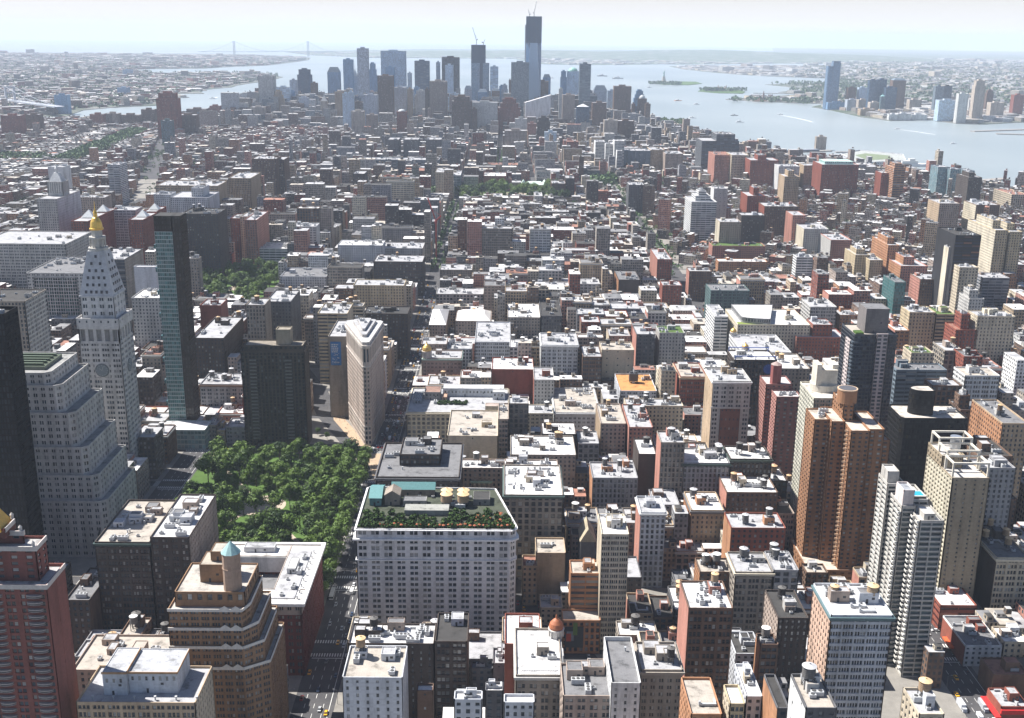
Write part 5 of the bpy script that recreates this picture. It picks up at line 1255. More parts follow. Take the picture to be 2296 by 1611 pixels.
# ------------------------------------------------------------------ middle distance, read off the photograph
hero(O_, 4, -160, 165, 418, 335, 880, 'V', 'S', 'd', 'stone grey block with a dark roof behind the black tower', o=dict(s=('T', 'L'), t=0, b=2, a=5, n='the stone grey block'))
hero('atrium_building', 4, 175, 560, 228, 120, 1160, 'Q', 'L', 'g', 'pale block with a glazed green centre and roof skylights', s=('P', 'L'), t=0, b=3, n='the pale block with the glazed centre')
hero(O_, 4, 560, 836, 135, 60, 1230, 'R', 'D', 's', 'dark sided office block with a white roof rim behind the campanile', s=('P', 'S'), t=1, tk='dark', b=3)
hero(O_, 4, -160, 440, 30, -60, 1330, 'T', 'L', 's', 'wide pale utility block with rows of pale windows at the left edge', t=0, b=3, a=8, n='the wide pale utility block')
hero('windowless_building', 4, 896, 1046, 186, 175, 1150, 'X', 'I', 'w', 'blank pale block with almost no windows beside the green glass tower', t=0, b=0, k=0)
hero(O_, 4, 880, 1080, 395, 335, 1060, 'P', 'L', 'w', 'pale grey block in front of the blank windowless one', t=0, b=1)
hero(A_, 4, 1243, 1332, 130, 115, 1330, 'P', 'S', 's', 'narrow grey apartment block just right of the green glass tower', t=1, b=1)
hero('slim_tower', 4, 1650, 1775, 442, 395, 1028, 'V', 'S', 's', 'slim grey building with tall dark columns and an ornate top', s=('P', 'S'), t=1, b=1, w=1)
hero(H_, 4, 1340, 1632, 975, 900, 930, 'Q', 'G', 's', 'blue grey loft with a row of grey tanks left of the ribbed tower', s=('X', 'B'), t=4, tk='grey', b=1, c='B', n='the blue grey loft with four tanks')
for k, (a, b, yt, c_, ll) in enumerate(((1318, 1380, 1290, 'L', 'narrow pale townhouse nearest the glass podium facing the park'), (1381, 1452, 1250, 'S', 'stone grey townhouse with a white rooftop hut facing the park'), (1453, 1512, 1285, 'Y', 'slim yellowish townhouse between two grey ones facing the park'), (1513, 1660, 1262, 'G', 'blue grey double townhouse beside the dark ribbed tower'))):
    hero('townhouse', 4, a, b, yt, yt-60, 868, 'Q', c_, 's', ll, t=0, b=1)
hero(H_, 4, 1300, 1500, 665, 520, 985, 'P', 'N', 's', 'dark brick loft with broad silver roof beyond the glass tower', t=1, b=2, a=6)
hero(H_, 4, 1505, 1620, 570, 500, 1064, 'T', 'B', 's', 'brown loft with two rows of pale windows', t=1, tk='wood', b=1)
hero(H_, 4, 1340, 1480, 445, 400, 1110, 'X', 'R', 's', 'red brick walled block with a pale roof', t=1, b=1)
hero(H_, 4, 1780, 1950, 420, 340, 1064, 'P', 'D', 's', 'dark loft with a hipped white roof south of the square', t=1, b=1)
hero('billboard_building', 4, 2200, 2330, 655, 620, 938, 'X', 'S', 's', 'tan avenue building carrying a tall blue billboard', s=('P', 'E'), t=0, b=1, D=60, E='P', n='the building with the blue billboard')
hero(H_, 4, 2130, 2330, 500, 430, 1040, 'R', 'Y', 's', 'yellow tan loft with long window bands above the billboard', s=('P', 'E'), t=1, b=1)
hero(O_, 4, 1880, 2190, 250, 190, 1429, 'P', 'I', 'g', 'long pale block with even windows at the corner of the second square', s=('P', 'I'), t=0, b=2, n='the long pale block by the second square')
hero(O_, 4, 1725, 1930, 62, 20, 1600, 'R', 'W', 'w', 'white low building with dark window bands below the square', t=0, b=1)
hero(A_, 4, 1640, 1722, -130, -190, 1592, 'P', 'P', 's', 'slim pinkish tower at the lower end of the second square', t=1, b=1, s=('P', 'P'), n='the slim pinkish tower')
hero(O_, 4, 1345, 1440, 25, -10, 1570, 'X', 'B', 'd', 'dark brown blank slab at the far side of the second square', t=0, b=1)
hero(H_, 5, 270, 540, 60, 20, 1600, 'P', 'L', 's', 'pale loft with arched windows left of the avenue canyon', t=0, b=2)
hero(H_, 5, -30, 270, 40, 5, 1560, 'P', 'I', 'w', 'long low white loft left of the avenue canyon', t=0, b=2)
hero(H_, 5, 210, 540, 150, 105, 1430, 'T', 'N', 's', 'dark fronted loft with a white roof beside the avenue canyon', t=1, b=2)
hero(H_, 5, 75, 415, 310, 270, 1270, 'P', 'Y', 's', 'yellow loft with blank cream end wall beside the avenue', s=('P', 'E'), t=0, b=1, n='the yellow loft beside the avenue')
hero(H_, 5, -20, 140, 450, 425, 1110, 'R', 'E', 's', 'cream loft with long window bands left of the wedge tower', t=2, b=1)
hero(H_, 5, 145, 440, 500, 450, 1130, 'P', 'N', 'd', 'black roofed dark loft behind the wedge tower', t=0, b=2)
hero(H_, 5, 585, 695, 575, 470, 1189, 'P', 'M', 'w', 'brown loft under a white pyramid roof on the avenue', t=0, b=0, k=0)
hero(H_, 5, 760, 1000, 550, 480, 1189, 'P', 'M', 'w', 'brown loft with white sloping roofs right of the white pyramid roof', t=1, b=1)
hero(H_, 5, 630, 948, 368, 325, 1350, 'A', 'L', 's', 'wide pale grey loft with arched bays beside the avenue', t=1, tk='dark', b=1, n='the wide arched loft')
hero(H_, 5, 655, 872, 205, 165, 1511, 'P', 'S', 's', 'grey stone loft with an ornate cornice on the avenue', t=1, b=1)
hero(H_, 5, 685, 988, 45, 10, 1672, 'A', 'D', 's', 'dark arched loft with a bright roof on the avenue', t=1, b=2)
hero(H_, 5, 1110, 1330, 525, 430, 1150, 'P', 'S', 'w', 'grey loft with a wide clean white roof and hatches', t=1, b=2)
hero(H_, 5, 1335, 1475, 515, 400, 1150, 'V', 'D', 'd', 'dark loft with a black roof and white hut', t=1, b=2)
hero(H_, 5, 1595, 1730, 300, 265, 1390, 'Q', 'W', 's', 'small bright white loft with blue tinted windows', t=0, b=1)
hero(H_, 5, 1855, 2000, 272, 210, 1400, 'X', 'N', 'g', 'dark blank brick block with yellow side wall', s=('P', 'O'), t=0, b=1)
hero(A_, 5, 2115, 2215, 135, 65, 1480, 'P', 'R', 's', 'red brick block with corner quoins beside the bright avenue', s=('P', 'P'), t=0, b=1, n='the red block by the bright avenue')
hero(A_, 5, 2150, 2280, 310, 280, 1340, 'P', 'R', 's', 'low wide red brick block beside the bright avenue', t=0, b=1)
hero(A_, 6, 50, 200, 215, 190, 1420, 'P', 'B', 's', 'brown apartment block with a pink lit side on the bright avenue', s=('P', 'P'), t=0, b=1)
hero(A_, 6, 205, 560, 45, 20, 1660, 'P', 'P', 'v', 'long pinkish apartment block with roof plants', t=0, b=2, n='the long pinkish block')
hero(A_, 6, 245, 575, 150, 130, 1560, 'P', 'O', 'w', 'long orange tan low block with white roof', t=0, b=1)
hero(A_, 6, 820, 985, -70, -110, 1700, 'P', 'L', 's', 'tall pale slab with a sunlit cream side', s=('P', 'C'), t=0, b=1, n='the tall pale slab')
hero(A_, 6, 1000, 1140, 5, -40, 1640, 'P', 'P', 's', 'tall slab with a pale end wall left of the yellow towers', s=('P', 'L'), t=0, b=1)
hero(O_, 6, 770, 880, 120, 100, 1500, 'R', 'W', 's', 'white stepped building with blue window bands', t=0, b=2)
hero(A_, 6, 1165, 1260, 105, 60, 1500, 'P', 'Y', 's', 'yellowish twin topped tower with dark roof house', s=('P', 'Y'), t=0, b=1, T=[(.2, .8, .2, .8, 6)], n='the yellowish stepped tower')
hero(A_, 6, 1262, 1350, 140, 90, 1480, 'P', 'Y', 's', 'yellowish tower with a dusty bulkhead right of its twin', s=('P', 'Y'), t=0, b=1)
hero(A_, 6, 1385, 1460, 40, -20, 1490, 'P', 'O', 's', 'slender orange brick tower with stepped top', s=('P', 'O'), t=0, b=1, T=[(.2, .8, .2, .8, 8)])
hero(A_, 6, 1470, 1650, 180, 120, 1440, 'P', 'P', 's', 'broad pink brick tower with a stepped crown and tank', s=('P', 'O'), t=1, b=1, T=[(.2, .6, .2, .8, 10)])
hero(A_, 6, 1600, 1775, 270, 230, 1300, 'P', 'B', 's', 'brown brick block with white windows before the striped tower', s=('P', 'P'), t=0, b=1)
hero('striped_tower', 6, 1838, 2010, -25, -80, 1250, 'R', 'K', 'd', 'very dark tower with pale side and glowing stripes', s=('X', 'K'), g=((.02, .025, .04), .1, (.25, .12, .08)), E='X', t=0, b=1, n='the very dark striped tower')
hero(A_, 6, 1865, 1990, 190, 170, 1180, 'P', 'E', 's', 'cream block with a window grid in front of the dark striped tower', t=0, b=0)
hero(A_, 6, 1790, 1832, 55, 40, 1260, 'X', 'L', 's', 'narrow blank pale tower left of the dark striped tower', s=('X', 'C'), t=0, b=0)
hero('green_glass_block', 6, 1430, 1505, 290, 240, 1250, 'C', 'V', 'g', 'narrow teal glass building with a curved white roof', g=((.03, .10, .10), .2, (.1, .25, .25)), t=0, b=1)
hero(A_, 6, 2105, 2190, -60, -150, 1400, 'P', 'Y', 's', 'tall yellowish tower near the right edge, left of a pair', s=('P', 'C'), t=0, b=1, T=[(.2, .8, .2, .8, 10)])
hero(A_, 6, 2200, 2285, -50, -120, 1400, 'P', 'Y', 's', 'tall yellowish tower at the right edge, right of a pair', s=('P', 'C'), t=0, b=1, T=[(.2, .8, .2, .8, 8)], n='the pair of tall yellowish towers')
hero(A_, 3, 2215, 2330, 1310, 1265, 2250, 'A', 'E', 'r', 'cream loft with orange tile roof near the river at the right edge', t=0, b=1)
hero('white_loft', 6, 2020, 2200, 260, 225, 1290, 'R', 'G', 's', 'low grey industrial block right of the dark striped tower', t=0, b=1)
hero(O_, 6, 1930, 2030, 400, 360, 1120, 'P', 'L', 's', 'pale stepped block below the dark striped tower', t=0, b=1, T=[(.1, .7, .2, .8, 8)])
# upper left
hero('clock_topped_tower', 1, 245, 380, 1340, 1250, 1530, 'P', 'L', 's', 'pale utility tower with a colonnaded lantern crown', k=0, t=0, b=0, s=('P', 'I'), n='the pale lantern topped tower')
hero('peaked_tower', 1, 475, 590, 1490, 1430, 1470, 'P', 'R', 's', 'red brick tower with glassy pyramid, front left of four', s=('P', 'R'), k=0, t=0, n='the four pyramid topped red towers')
hero('peaked_tower', 1, 860, 960, 1480, 1430, 1490, 'P', 'R', 's', 'red brick tower with glassy pyramid, front right of four', s=('P', 'R'), k=0, t=0)
hero('peaked_tower', 1, 600, 700, 1440, 1400, 1560, 'P', 'R', 's', 'red brick tower with glassy pyramid behind the golden cupola', k=0, t=0)
hero('peaked_tower', 1, 960, 1050, 1425, 1390, 1570, 'P', 'R', 's', 'red brick tower with glassy pyramid, rear right of four', k=0, t=0)
hero(O_, 1, 735, 905, 1415, 1390, 1600, 'T', 'W', 's', 'white framed building with dark square windows between red towers', t=0, b=1)
hero(A_, 1, 1215, 1460, 1440, 1400, 1520, 'P', 'N', 'd', 'dark brown apartment slab with a row of white tanks', t=3, tk='grey', b=2, n='the dark slab with white tanks')
hero(O_, 1, 1045, 1460, 1250, 1215, 1950, 'T', 'T', 's', 'broad tan block with a grid of white framed windows', s=('P', 'T'), t=0, b=3, n='the broad tan grid block')
hero(A_, 1, 1030, 1140, 1310, 1290, 1850, 'P', 'I', 's', 'pale stepped block left half before the broad tan grid', t=0, b=2)
hero(A_, 1, 1142, 1400, 1330, 1290, 1840, 'P', 'I', 's', 'pale stepped block right half before the broad tan grid', t=0, b=2, T=[(.5, .8, .2, .8, 14)])
hero(A_, 1, 1690, 1850, 1070, 1050, 2280, 'V', 'B', 's', 'tall brown slab with fine vertical ribs', s=('V', 'B'), t=0, b=1, n='the tall brown slab')
hero(A_, 1, 1855, 1905, 1075, 1055, 2310, 'V', 'B', 's', 'narrow brown slab joined behind the taller one', t=0, b=0, k=0)
hero(A_, 1, 1610, 1720, 1460, 1430, 1640, 'P', 'E', 's', 'cream brown apartment tower with a grid of small windows', t=1, b=1, n='the cream brown tower')
hero(A_, 1, 1545, 1610, 1470, 1440, 1650, 'P', 'R', 's', 'dark red building left of the cream brown tower', t=0, b=0)
hero(A_, 1, 720, 795, 1110, 1090, 2230, 'R', 'I', 's', 'slim white blue curved tower in the east village', t=0, b=0)
hero(A_, 1, 1955, 2120, 1525, 1500, 1640, 'Q', 'W', 's', 'white square block with black windows and roof huts', t=0, b=2)
hero(O_, 1, 320, 425, 1125, 1110, 2180, 'X', 'W', 's', 'white blank school block in the far east village', t=0, b=1)
hero('civic_hall', 1, 1530, 1680, 1200, 1160, 2050, 'V', 'T', 's', 'brown civic building with a row of columns', t=0, b=1)
hero(A_, 1, 400, 495, 1290, 1270, 1750, 'P', 'N', 's', 'dark apartment slab right of the lantern topped tower', t=0, b=1)
hero(A_, 1, 495, 700, 1330, 1310, 1720, 'P', 'M', 's', 'wide drab apartment block behind the four pyramid towers', t=0, b=2)
hero(A_, 2, 245, 340, 1190, 1170, 2150, 'P', 'E', 's', 'cream apartment tower left of the red library', T=[(.2, .8, .2, .8, 8)], t=0, b=0, n='the cream tower by the library')
hero(A_, 2, 70, 150, 1170, 1150, 2250, 'P', 'N', 's', 'dark round cornered tower far down the avenues', t=0, b=0)
hero('red_library', 2, 415, 620, 1150, 1130, 2490, 'V', 'R', 'r', 'deep red cube library with tall slot windows', s=('V', 'R'), t=0, b=0, n='the deep red library')
hero(O_, 2, 710, 795, 1180, 1150, 2440, 'R', 'I', 's', 'pale building with curved glass end beside the square', t=0, b=1)
hero(A_, 2, 625, 700, 1160, 1130, 2380, 'P', 'E', 's', 'cream block between the red library and curved glass building', t=0, b=1)
hero('law_school', 2, 1200, 1380, 1245, 1225, 2500, 'P', 'E', 's', 'low cream building with pale green roof behind the far square', t=0, b=0, k=0)
hero(O_, 2, 950, 1100, 1185, 1160, 2480, 'X', 'R', 'w', 'dark red block with a white roof left of the far square', t=0, b=0)
hero(A_, 2, 975, 1180, 1110, 1095, 2700, 'P', 'E', 'r', 'cream block with two red roofs beyond the square', t=0, b=1)
hero(A_, 2, 1290, 1345, 1320, 1290, 2230, 'P', 'L', 's', 'small pale tower in front of the far square', t=0, b=1)
hero(A_, 2, 1405, 1500, 1235, 1215, 2300, 'P', 'B', 's', 'brown apartment house right of the far square', t=0, b=1)
hero(A_, 2, 1500, 1560, 1200, 1180, 2330, 'P', 'N', 's', 'dark narrow apartment tower right of the far square', t=0, b=1)
hero(A_, 2, 1925, 2030, 1245, 1225, 2150, 'P', 'D', 's', 'dark grey box with a pale rim near the village trees', t=0, b=0)
hero(A_, 2, 1010, 1075, 1325, 1300, 2180, 'P', 'Y', 's', 'slim yellowish tower with pointed top in front of the square', t=0, b=0)
for k, (a, b) in enumerate(((305, 380), (410, 512), (562, 665))):
    hero(A_, 2, a, b, 940, 925, 3000, 'P', 'D', 's', ['dark concrete tower left of three in a row', 'dark concrete tower in the middle of three in a row', 'dark concrete tower right of three in a row'][k], t=0, b=0, n='the three dark towers in a row' if k == 1 else None)
hero(O_, 2, 100, 650, 1075, 1060, 2760, 'R', 'U', 's', 'very long pale blue slab beyond the library', t=0, b=2)
for k, (a, b, yt, ll) in enumerate(((1700, 1765, 955, 'white slab left of four lit ones near the river'), (1768, 1825, 970, 'white slab second of four lit ones near the river'), (1828, 1895, 950, 'white stepped slab third of four lit ones near the river'), (1845, 1880, 1015, 'narrow white slab lowest of four lit ones near the river'))):
    hero(A_, 2, a, b, yt, yt-12, 2900-k*30, 'R', 'W', 's', ll, s=('X', 'W'), t=0, b=0)
hero(O_, 2, 1880, 2070, 1015, 1000, 2850, 'P', 'U', 's', 'long blue grey office block near the river', t=0, b=1)
hero(O_, 2, 2070, 2165, 1010, 990, 2850, 'P', 'T', 's', 'tan office block near the river', t=0, b=1)
hero(O_, 2, 2170, 2290, 1035, 1015, 2800, 'P', 'M', 's', 'drab broad office block near the river', t=0, b=1)
hero('dark_glass_block', 3, 135, 385, 950, 905, 2800, 'R', 'D', 's', 'dark glass stepped office block by the river with a plant tower', t=0, b=1, g=((.03, .045, .06), .1, (.2, .25, .3)), T=[(.4, .9, .1, .9, 16)], n='the dark glass stepped block')
hero(H_, 3, 222, 335, 1045, 1020, 2580, 'P', 'P', 'r', 'red brown loft with orange roof below the dark glass block', t=0, b=0)
hero(H_, 3, 336, 450, 1045, 1025, 2560, 'T', 'E', 's', 'cream loft with white windows right of the orange roof', t=0, b=0)
hero(H_, 3, 460, 650, 1080, 1060, 2500, 'P', 'R', 's', 'red brick warehouse with square tower head', t=0, b=0, T=[(.3, .6, .2, .8, 10)])
hero(H_, 3, 652, 790, 1120, 1105, 2450, 'P', 'W', 's', 'low white warehouse left of the big red warehouse', t=0, b=0)
hero(H_, 3, 820, 935, 1115, 1100, 2460, 'P', 'T', 's', 'tan warehouse beside the big red warehouse', t=0, b=0)
hero('red_warehouse', 3, 940, 1188, 1110, 1085, 2380, 'P', 'R', 's', 'big deep red warehouse with a pale copper rooftop storey', s=('P', 'R'), t=0, b=0, k=0, n='the big red warehouse')
hero(A_, 3, 1425, 1500, 1130, 1110, 2330, 'R', 'O', 's', 'curved orange brick apartment tower by the river', t=0, b=0, T=[(.2, .8, .2, .8, 8)], n='the curved orange tower')
hero(A_, 3, 1340, 1425, 1165, 1150, 2360, 'P', 'R', 's', 'red brick block left of the curved orange tower', t=0, b=0)
hero(A_, 3, 1720, 1798, 1125, 1110, 2420, 'C', 'U', 's', 'glassy tower left of three by the river', g=((.12, .2, .22), .3, (.4, .5, .5)), t=0, b=0, n='the three glassy river towers')
hero(A_, 3, 1803, 1872, 1140, 1125, 2400, 'C', 'U', 's', 'glassy tower middle of three by the river', g=((.12, .2, .22), .3, (.4, .5, .5)), t=0, b=0)
hero(A_, 3, 1915, 1965, 1150, 1135, 2380, 'C', 'U', 's', 'glassy tower right of three by the river', g=((.12, .2, .22), .3, (.4, .5, .5)), t=0, b=0)
hero(A_, 3, 1925, 2015, 1195, 1170, 2200, 'P', 'N', 's', 'dark stepped tower in front of the glassy river towers', t=0, b=0, T=[(.2, .6, .2, .8, 8)])
hero(A_, 3, 690, 790, 1190, 1170, 2100, 'P', 'T', 's', 'tan stepped apartment house among the west village roofs', t=0, b=0, T=[(.3, .7, .2, .8, 10)])
hero(A_, 3, 215, 308, 1270, 1255, 1950, 'N', 'L', 's', 'pale blank sided slab in the village', s=('X', 'W'), t=0, b=0)
hero(A_, 3, 440, 560, 1320, 1290, 1900, 'P', 'R', 's', 'dark red stepped tower beside the long dark block', s=('P', 'R'), t=0, b=0, T=[(.4, .7, .2, .8, 12)])
hero(A_, 3, 555, 785, 1390, 1360, 1850, 'P', 'B', 's', 'long dark brown apartment block in the village', s=('P', 'R'), t=0, b=2)
hero(A_, 3, 745, 830, 1450, 1420, 1750, 'P', 'P', 's', 'pink brick tower with sunlit side in the village', s=('P', 'P'), t=0, b=0)
hero(O_, 3, 65, 235, 1360, 1320, 1830, 'R', 'W', 's', 'white ship like stepped building with window bands', t=0, b=1, T=[(.2, .8, .2, .8, 8), (.35, .65, .3, .7, 7)])
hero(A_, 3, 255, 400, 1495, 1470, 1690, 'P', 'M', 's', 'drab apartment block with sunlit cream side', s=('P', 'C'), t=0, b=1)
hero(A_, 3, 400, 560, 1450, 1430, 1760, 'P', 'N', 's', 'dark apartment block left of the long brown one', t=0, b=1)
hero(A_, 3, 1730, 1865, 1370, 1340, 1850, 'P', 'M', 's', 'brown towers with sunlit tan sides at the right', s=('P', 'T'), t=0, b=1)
hero(A_, 3, 1975, 2135, 1380, 1350, 1830, 'P', 'B', 's', 'brown slab with cream side near the right edge', s=('P', 'C'), t=0, b=1)
hero(A_, 1, 300, 0, 0, 0, 1, 'P', 'B', 's', '') if False else None

def deco_mid():
    def bx(l):
        r = find(l); b = BOX[r.name]; return r, (b[1]-b[0])/2, (b[3]-b[2])/2, b[4]
    for l in ('front left of four', 'front right of four', 'behind the golden cupola', 'rear right of four'):
        r, w, d, h = bx(l); m = min(w, d)*.75
        mb = MB(); mb.prism(rect(-m, m, -m, m), 0, m*1.15, P2=rect(-.1, .1, -.1, .1)); mb.build('glass_pyramid', plain('pyramid_glass', (.5, .52, .52), .3), r, (0, 0, h+1))
    r, w, d, h = bx('colonnaded lantern'); m = min(w, d)*.8
    mb = MB(); mb.block(rect(-m, m, -m, m), 0, 20, (3.4, 20, .5, .8, 1, 1.2), par=.5); mb.build('colonnade', mats4((.5, .49, .46), None, None, masonry((.3, .3, .3))), r, (0, 0, h))
    mb = MB(); mb.prism(rect(-m*.8, m*.8, -m*.8, m*.8), 0, 12, P2=rect(-m*.3, m*.3, -m*.3, m*.3)); mb.cyl(0, 0, 12, 18, 2.6, n=8); mb.cyl(0, 0, 18, 22, 2.8, n=8, r2=0); mb.build('lantern', masonry((.6, .6, .58)), r, (0, 0, h+20))
    r, w, d, h = bx('tall blue billboard')
    mb = MB(); mb.box(-w+2, w-6, -.5, -.05, h-26, h-4, 0, bottom=True)
    rn = random.Random(2)
    for i in range(5):
        x = -w+3
        while x < w-9: q = rn.uniform(.6, 1.6); mb.box(x, x+q, -.56, -.5, h-7-i*1.7, h-6-i*1.7, 1); x += q+.5
    for i in range(40): x, z = rn.uniform(-w+3, w-8), h-24+rn.random()**2*9; mb.box(x, x+rn.uniform(.3, 1), -.56, -.5, z, z+rn.uniform(.3, .9), 1)
    mb.build('billboard', [plain('billboard_blue', (.03, .16, .42)), plain('billboard_white', (.6, .65, .7))], r, (0, -d, 0))
    r, w, d, h = bx('white pyramid roof'); mb = MB(); mb.prism(rect(-w-.5, w+.5, -d-.5, d+.5), 0, 9, P2=rect(-.1, .1, -.1, .1)); mb.box(-w*.5, -w*.5+1.2, -d*.62, -d*.6+1, 2, 4, 1); mb.build('pyramid_roof', [roofing(R_['w'], .12), plain('dark_door', (.04, .04, .045))], r, (0, 0, h+1))
    r, w, d, h = bx('white sloping roofs'); mb = MB(); mb.prism(rect(-w+1, w-1, -d+1, d-1), 0, 5, P2=rect(-w*.6, w*.6, -d*.4, d*.4)); mb.build('sloping_roof', roofing(R_['w'], .12), r, (0, 0, h+1))
    r, w, d, h = bx('pale copper rooftop storey'); mb = MB(); mb.block(rect(-w*.75, w*.8, -d*.6, d*.7), 0, 6, (4, 6, .5, .5, 1, .3), par=.4); mb.build('rooftop_storey', mats4((.35, .52, .48), None, (.5, .62, .58)), r, (0, 0, h))
    r, w, d, h = bx('pale green roof behind the far square'); mb = MB()
    mb.prism(rect(-w*.6, w*.6, -d*.8, d*.8), 0, 6, P2=rect(-w*.5, w*.5, -.3, .3))
    for s in (-1, 1): mb.prism(rect(s*w*.8-w*.17, s*w*.8+w*.17, -d, d), 0, 7, P2=rect(s*w*.8-.3, s*w*.8+.3, -d, d))
    mb.build('copper_roof', plain('pale_copper', (.5, .62, .55)), r, (0, 0, h))
    r, w, d, h = bx('glazed green centre')
    mb = MB(); mb.block(rect(-w*.75, w*.75, -.6, 0), h*.45, h-4, (5, 3.8, .85, .8, 2, .3), par=0); mb.build('glazed_centre', mats4((.5, .5, .48), None, None, glass((.05, .10, .09), .2, (.16, .28, .24))), r, (0, -d-.05, 0))
deco_mid()
# ------------------------------------------------------------------ the lots between: lofts and houses block by block
ORD = ['first', 'second', 'third', 'fourth', 'fifth', 'sixth', 'seventh', 'eighth', 'ninth', 'tenth', 'eleventh', 'twelfth', 'thirteenth', 'fourteenth', 'fifteenth']
NUM = ['no', 'one', 'two', 'three', 'four']
RF = random.Random(41)
CLEAR = [(200, 300, 200, 498), (-172, -96, 846, 912), (-160, -132, 912, 960), (-95, -50, 700, 850), (-1190, -1130, 2950, 3300), (-1230, -1170, 3300, 3620), (-1285, -1225, 3620, 3940), (-275, -175, 2290, 2470), (195, 280, 2450, 2670), (-150, -115, 2300, 2430)]
def taken(r, g=.8):
    for f in CLEAR:
        if overlaps(r, f): return True
    for f in FOOT:
        if overlaps(r, f, g): return True
    for p in PARKS:
        if overlaps(r, p): return True
    if overlaps(r, (60, 110, 2430, 2560)): return True
    return False
def blocked_line(r):
    for fn, w in ((bway, 11), (bowery, 20)):
        for yy in (r[2], r[3]):
            b = fn(yy)
            if r[0]-w < b < r[1]+w: return True
    return False
def seen(x, y, h, m=60):
    p = project(x, y, h); return -m < p[0] < 2296+m and p[1] < 1611+m*3
def split(r, out, mn):
    if not taken(r) and not blocked_line(r): out.append(r); return
    w, d = r[1]-r[0], r[3]-r[2]
    if max(w, d) < mn*2: return
    if w > d: m = (r[0]+r[1])/2; split((r[0], m, r[2], r[3]), out, mn); split((m, r[1], r[2], r[3]), out, mn)
    else: m = (r[2]+r[3])/2; split((r[0], r[1], r[2], m), out, mn); split((r[0], r[1], m, r[3]), out, mn)
def zone(x, y):
    """typical height and spread, wall colours, lot widths"""
    if y < 860: return (30, 7, 'GBNSMDET', (12, 18, 22)) if x < 268 else (20, 7, 'BRPSME', (8, 12, 18))
    if y < 1330:
        if x < -245: return 30, 9, 'BRSMDN', (12, 16, 24)
        return (42, 11, 'SLEGMWBCTBTRP', (14, 20, 26, 34)) if x < 268 else (30, 13, 'BRPESMWTO', (10, 14, 20))
    if y < 1650: return (38, 14, 'SLGDMEBTWTCRP', (14, 20, 30)) if -450 < x < 268 else (20, 9, 'BRPEMTO', (8, 10, 16))
    if y < 2500:
        if -520 < x < -60: return 33, 15, 'SDGBMLNTERPC', (15, 22, 34)
        return (16, 6, 'BRPRMENTOS', (8, 11, 15, 24))
    if y < 3300: return (27, 12, 'SDGBMRPTL', (14, 22, 32)) if -560 < x < 260 else (19, 9, 'BRPMSGOE', (12, 16, 26))
    if y < 4000: return (26, 11, 'SDGBMTL', (14, 22, 30)) if x > -500 else (16, 4, 'BRPM', (10, 16))
    return ((66, 24, 'SDGBMULZ'.replace('Z', 'I'), (26, 34, 44)) if y > 4300 and -1150 < x < 400 else (34, 14, 'SDGBMUL', (22, 32, 40))) if -1150 < x < 600 else (15, 4, 'BRP', (16, 30))
lots = []; yards = []
for (bx0, bx1, by0, by1) in BLOCKS:
    cx, cyy = (bx0+bx1)/2, (by0+by1)/2
    if not inpoly(cx, cyy, MANH) or by1 < 300: continue
    if cx > 300 and 1600 < cyy < 2620: continue          # slanting village streets are laid out below
    if not (seen(bx0, by1, 20, 200) or seen(bx1, by1, 20, 200) or seen(cx, cyy, 0, 200)): continue
    T = zone(cx, cyy); low = T[0] < 22
    D = (by1-by0)
    for row in (0, 1):
        x = bx0
        while x < bx1-5:
            w = RF.choice(T[3])*RF.choice((1, 1, 1.5))
            if x+w > bx1-6: w = bx1-x
            dep = D/2-RF.uniform(2, 7 if not low else 12)
            if RF.random() < .06: dep = D/2
            r = (x, x+w-.12, by0, by0+dep) if row == 0 else (x, x+w-.12, by1-dep, by1)
            if inpoly((r[0]+r[1])/2, r[2], MANH) and RF.random() < .985: split(r, lots, 7 if cyy < 1700 else 9)
            x += w
    if cyy > 1400 and low:
        yards.append((bx0+5, bx1-5, cyy-6, cyy+6))
print('lots', len(lots))
FILL = []
HB = []
for nm, b in BOX.items():
    if b[2] < 1700:
        pa, pb = project(b[0], b[2], b[4]), project(b[1], b[2], b[4]); g = project((b[0]+b[1])/2, b[2], 0)
        HB.append((b[2], min(pa[0], pb[0]), max(pa[0], pb[0]), (pa[1]+pb[1])/2, g[1]))
def clear_of_heroes(r, h):
    '''lots in front of a building that the photograph shows must leave the upper half of it in view'''
    m = 9
    while h > m:
        a, b = project(r[0], r[2], h), project(r[1], r[2], h); top = min(project(r[0], r[3], h)[1], project(r[1], r[3], h)[1])
        if any(y0 > r[2]+8 and y0 < r[2]+420 and x0 < b[0]-3 and x1 > a[0]+3 and top < yt+.55*min(yg-yt, 150) for y0, x0, x1, yt, yg in HB): h -= 2.5
        else: break
    return max(h, m)
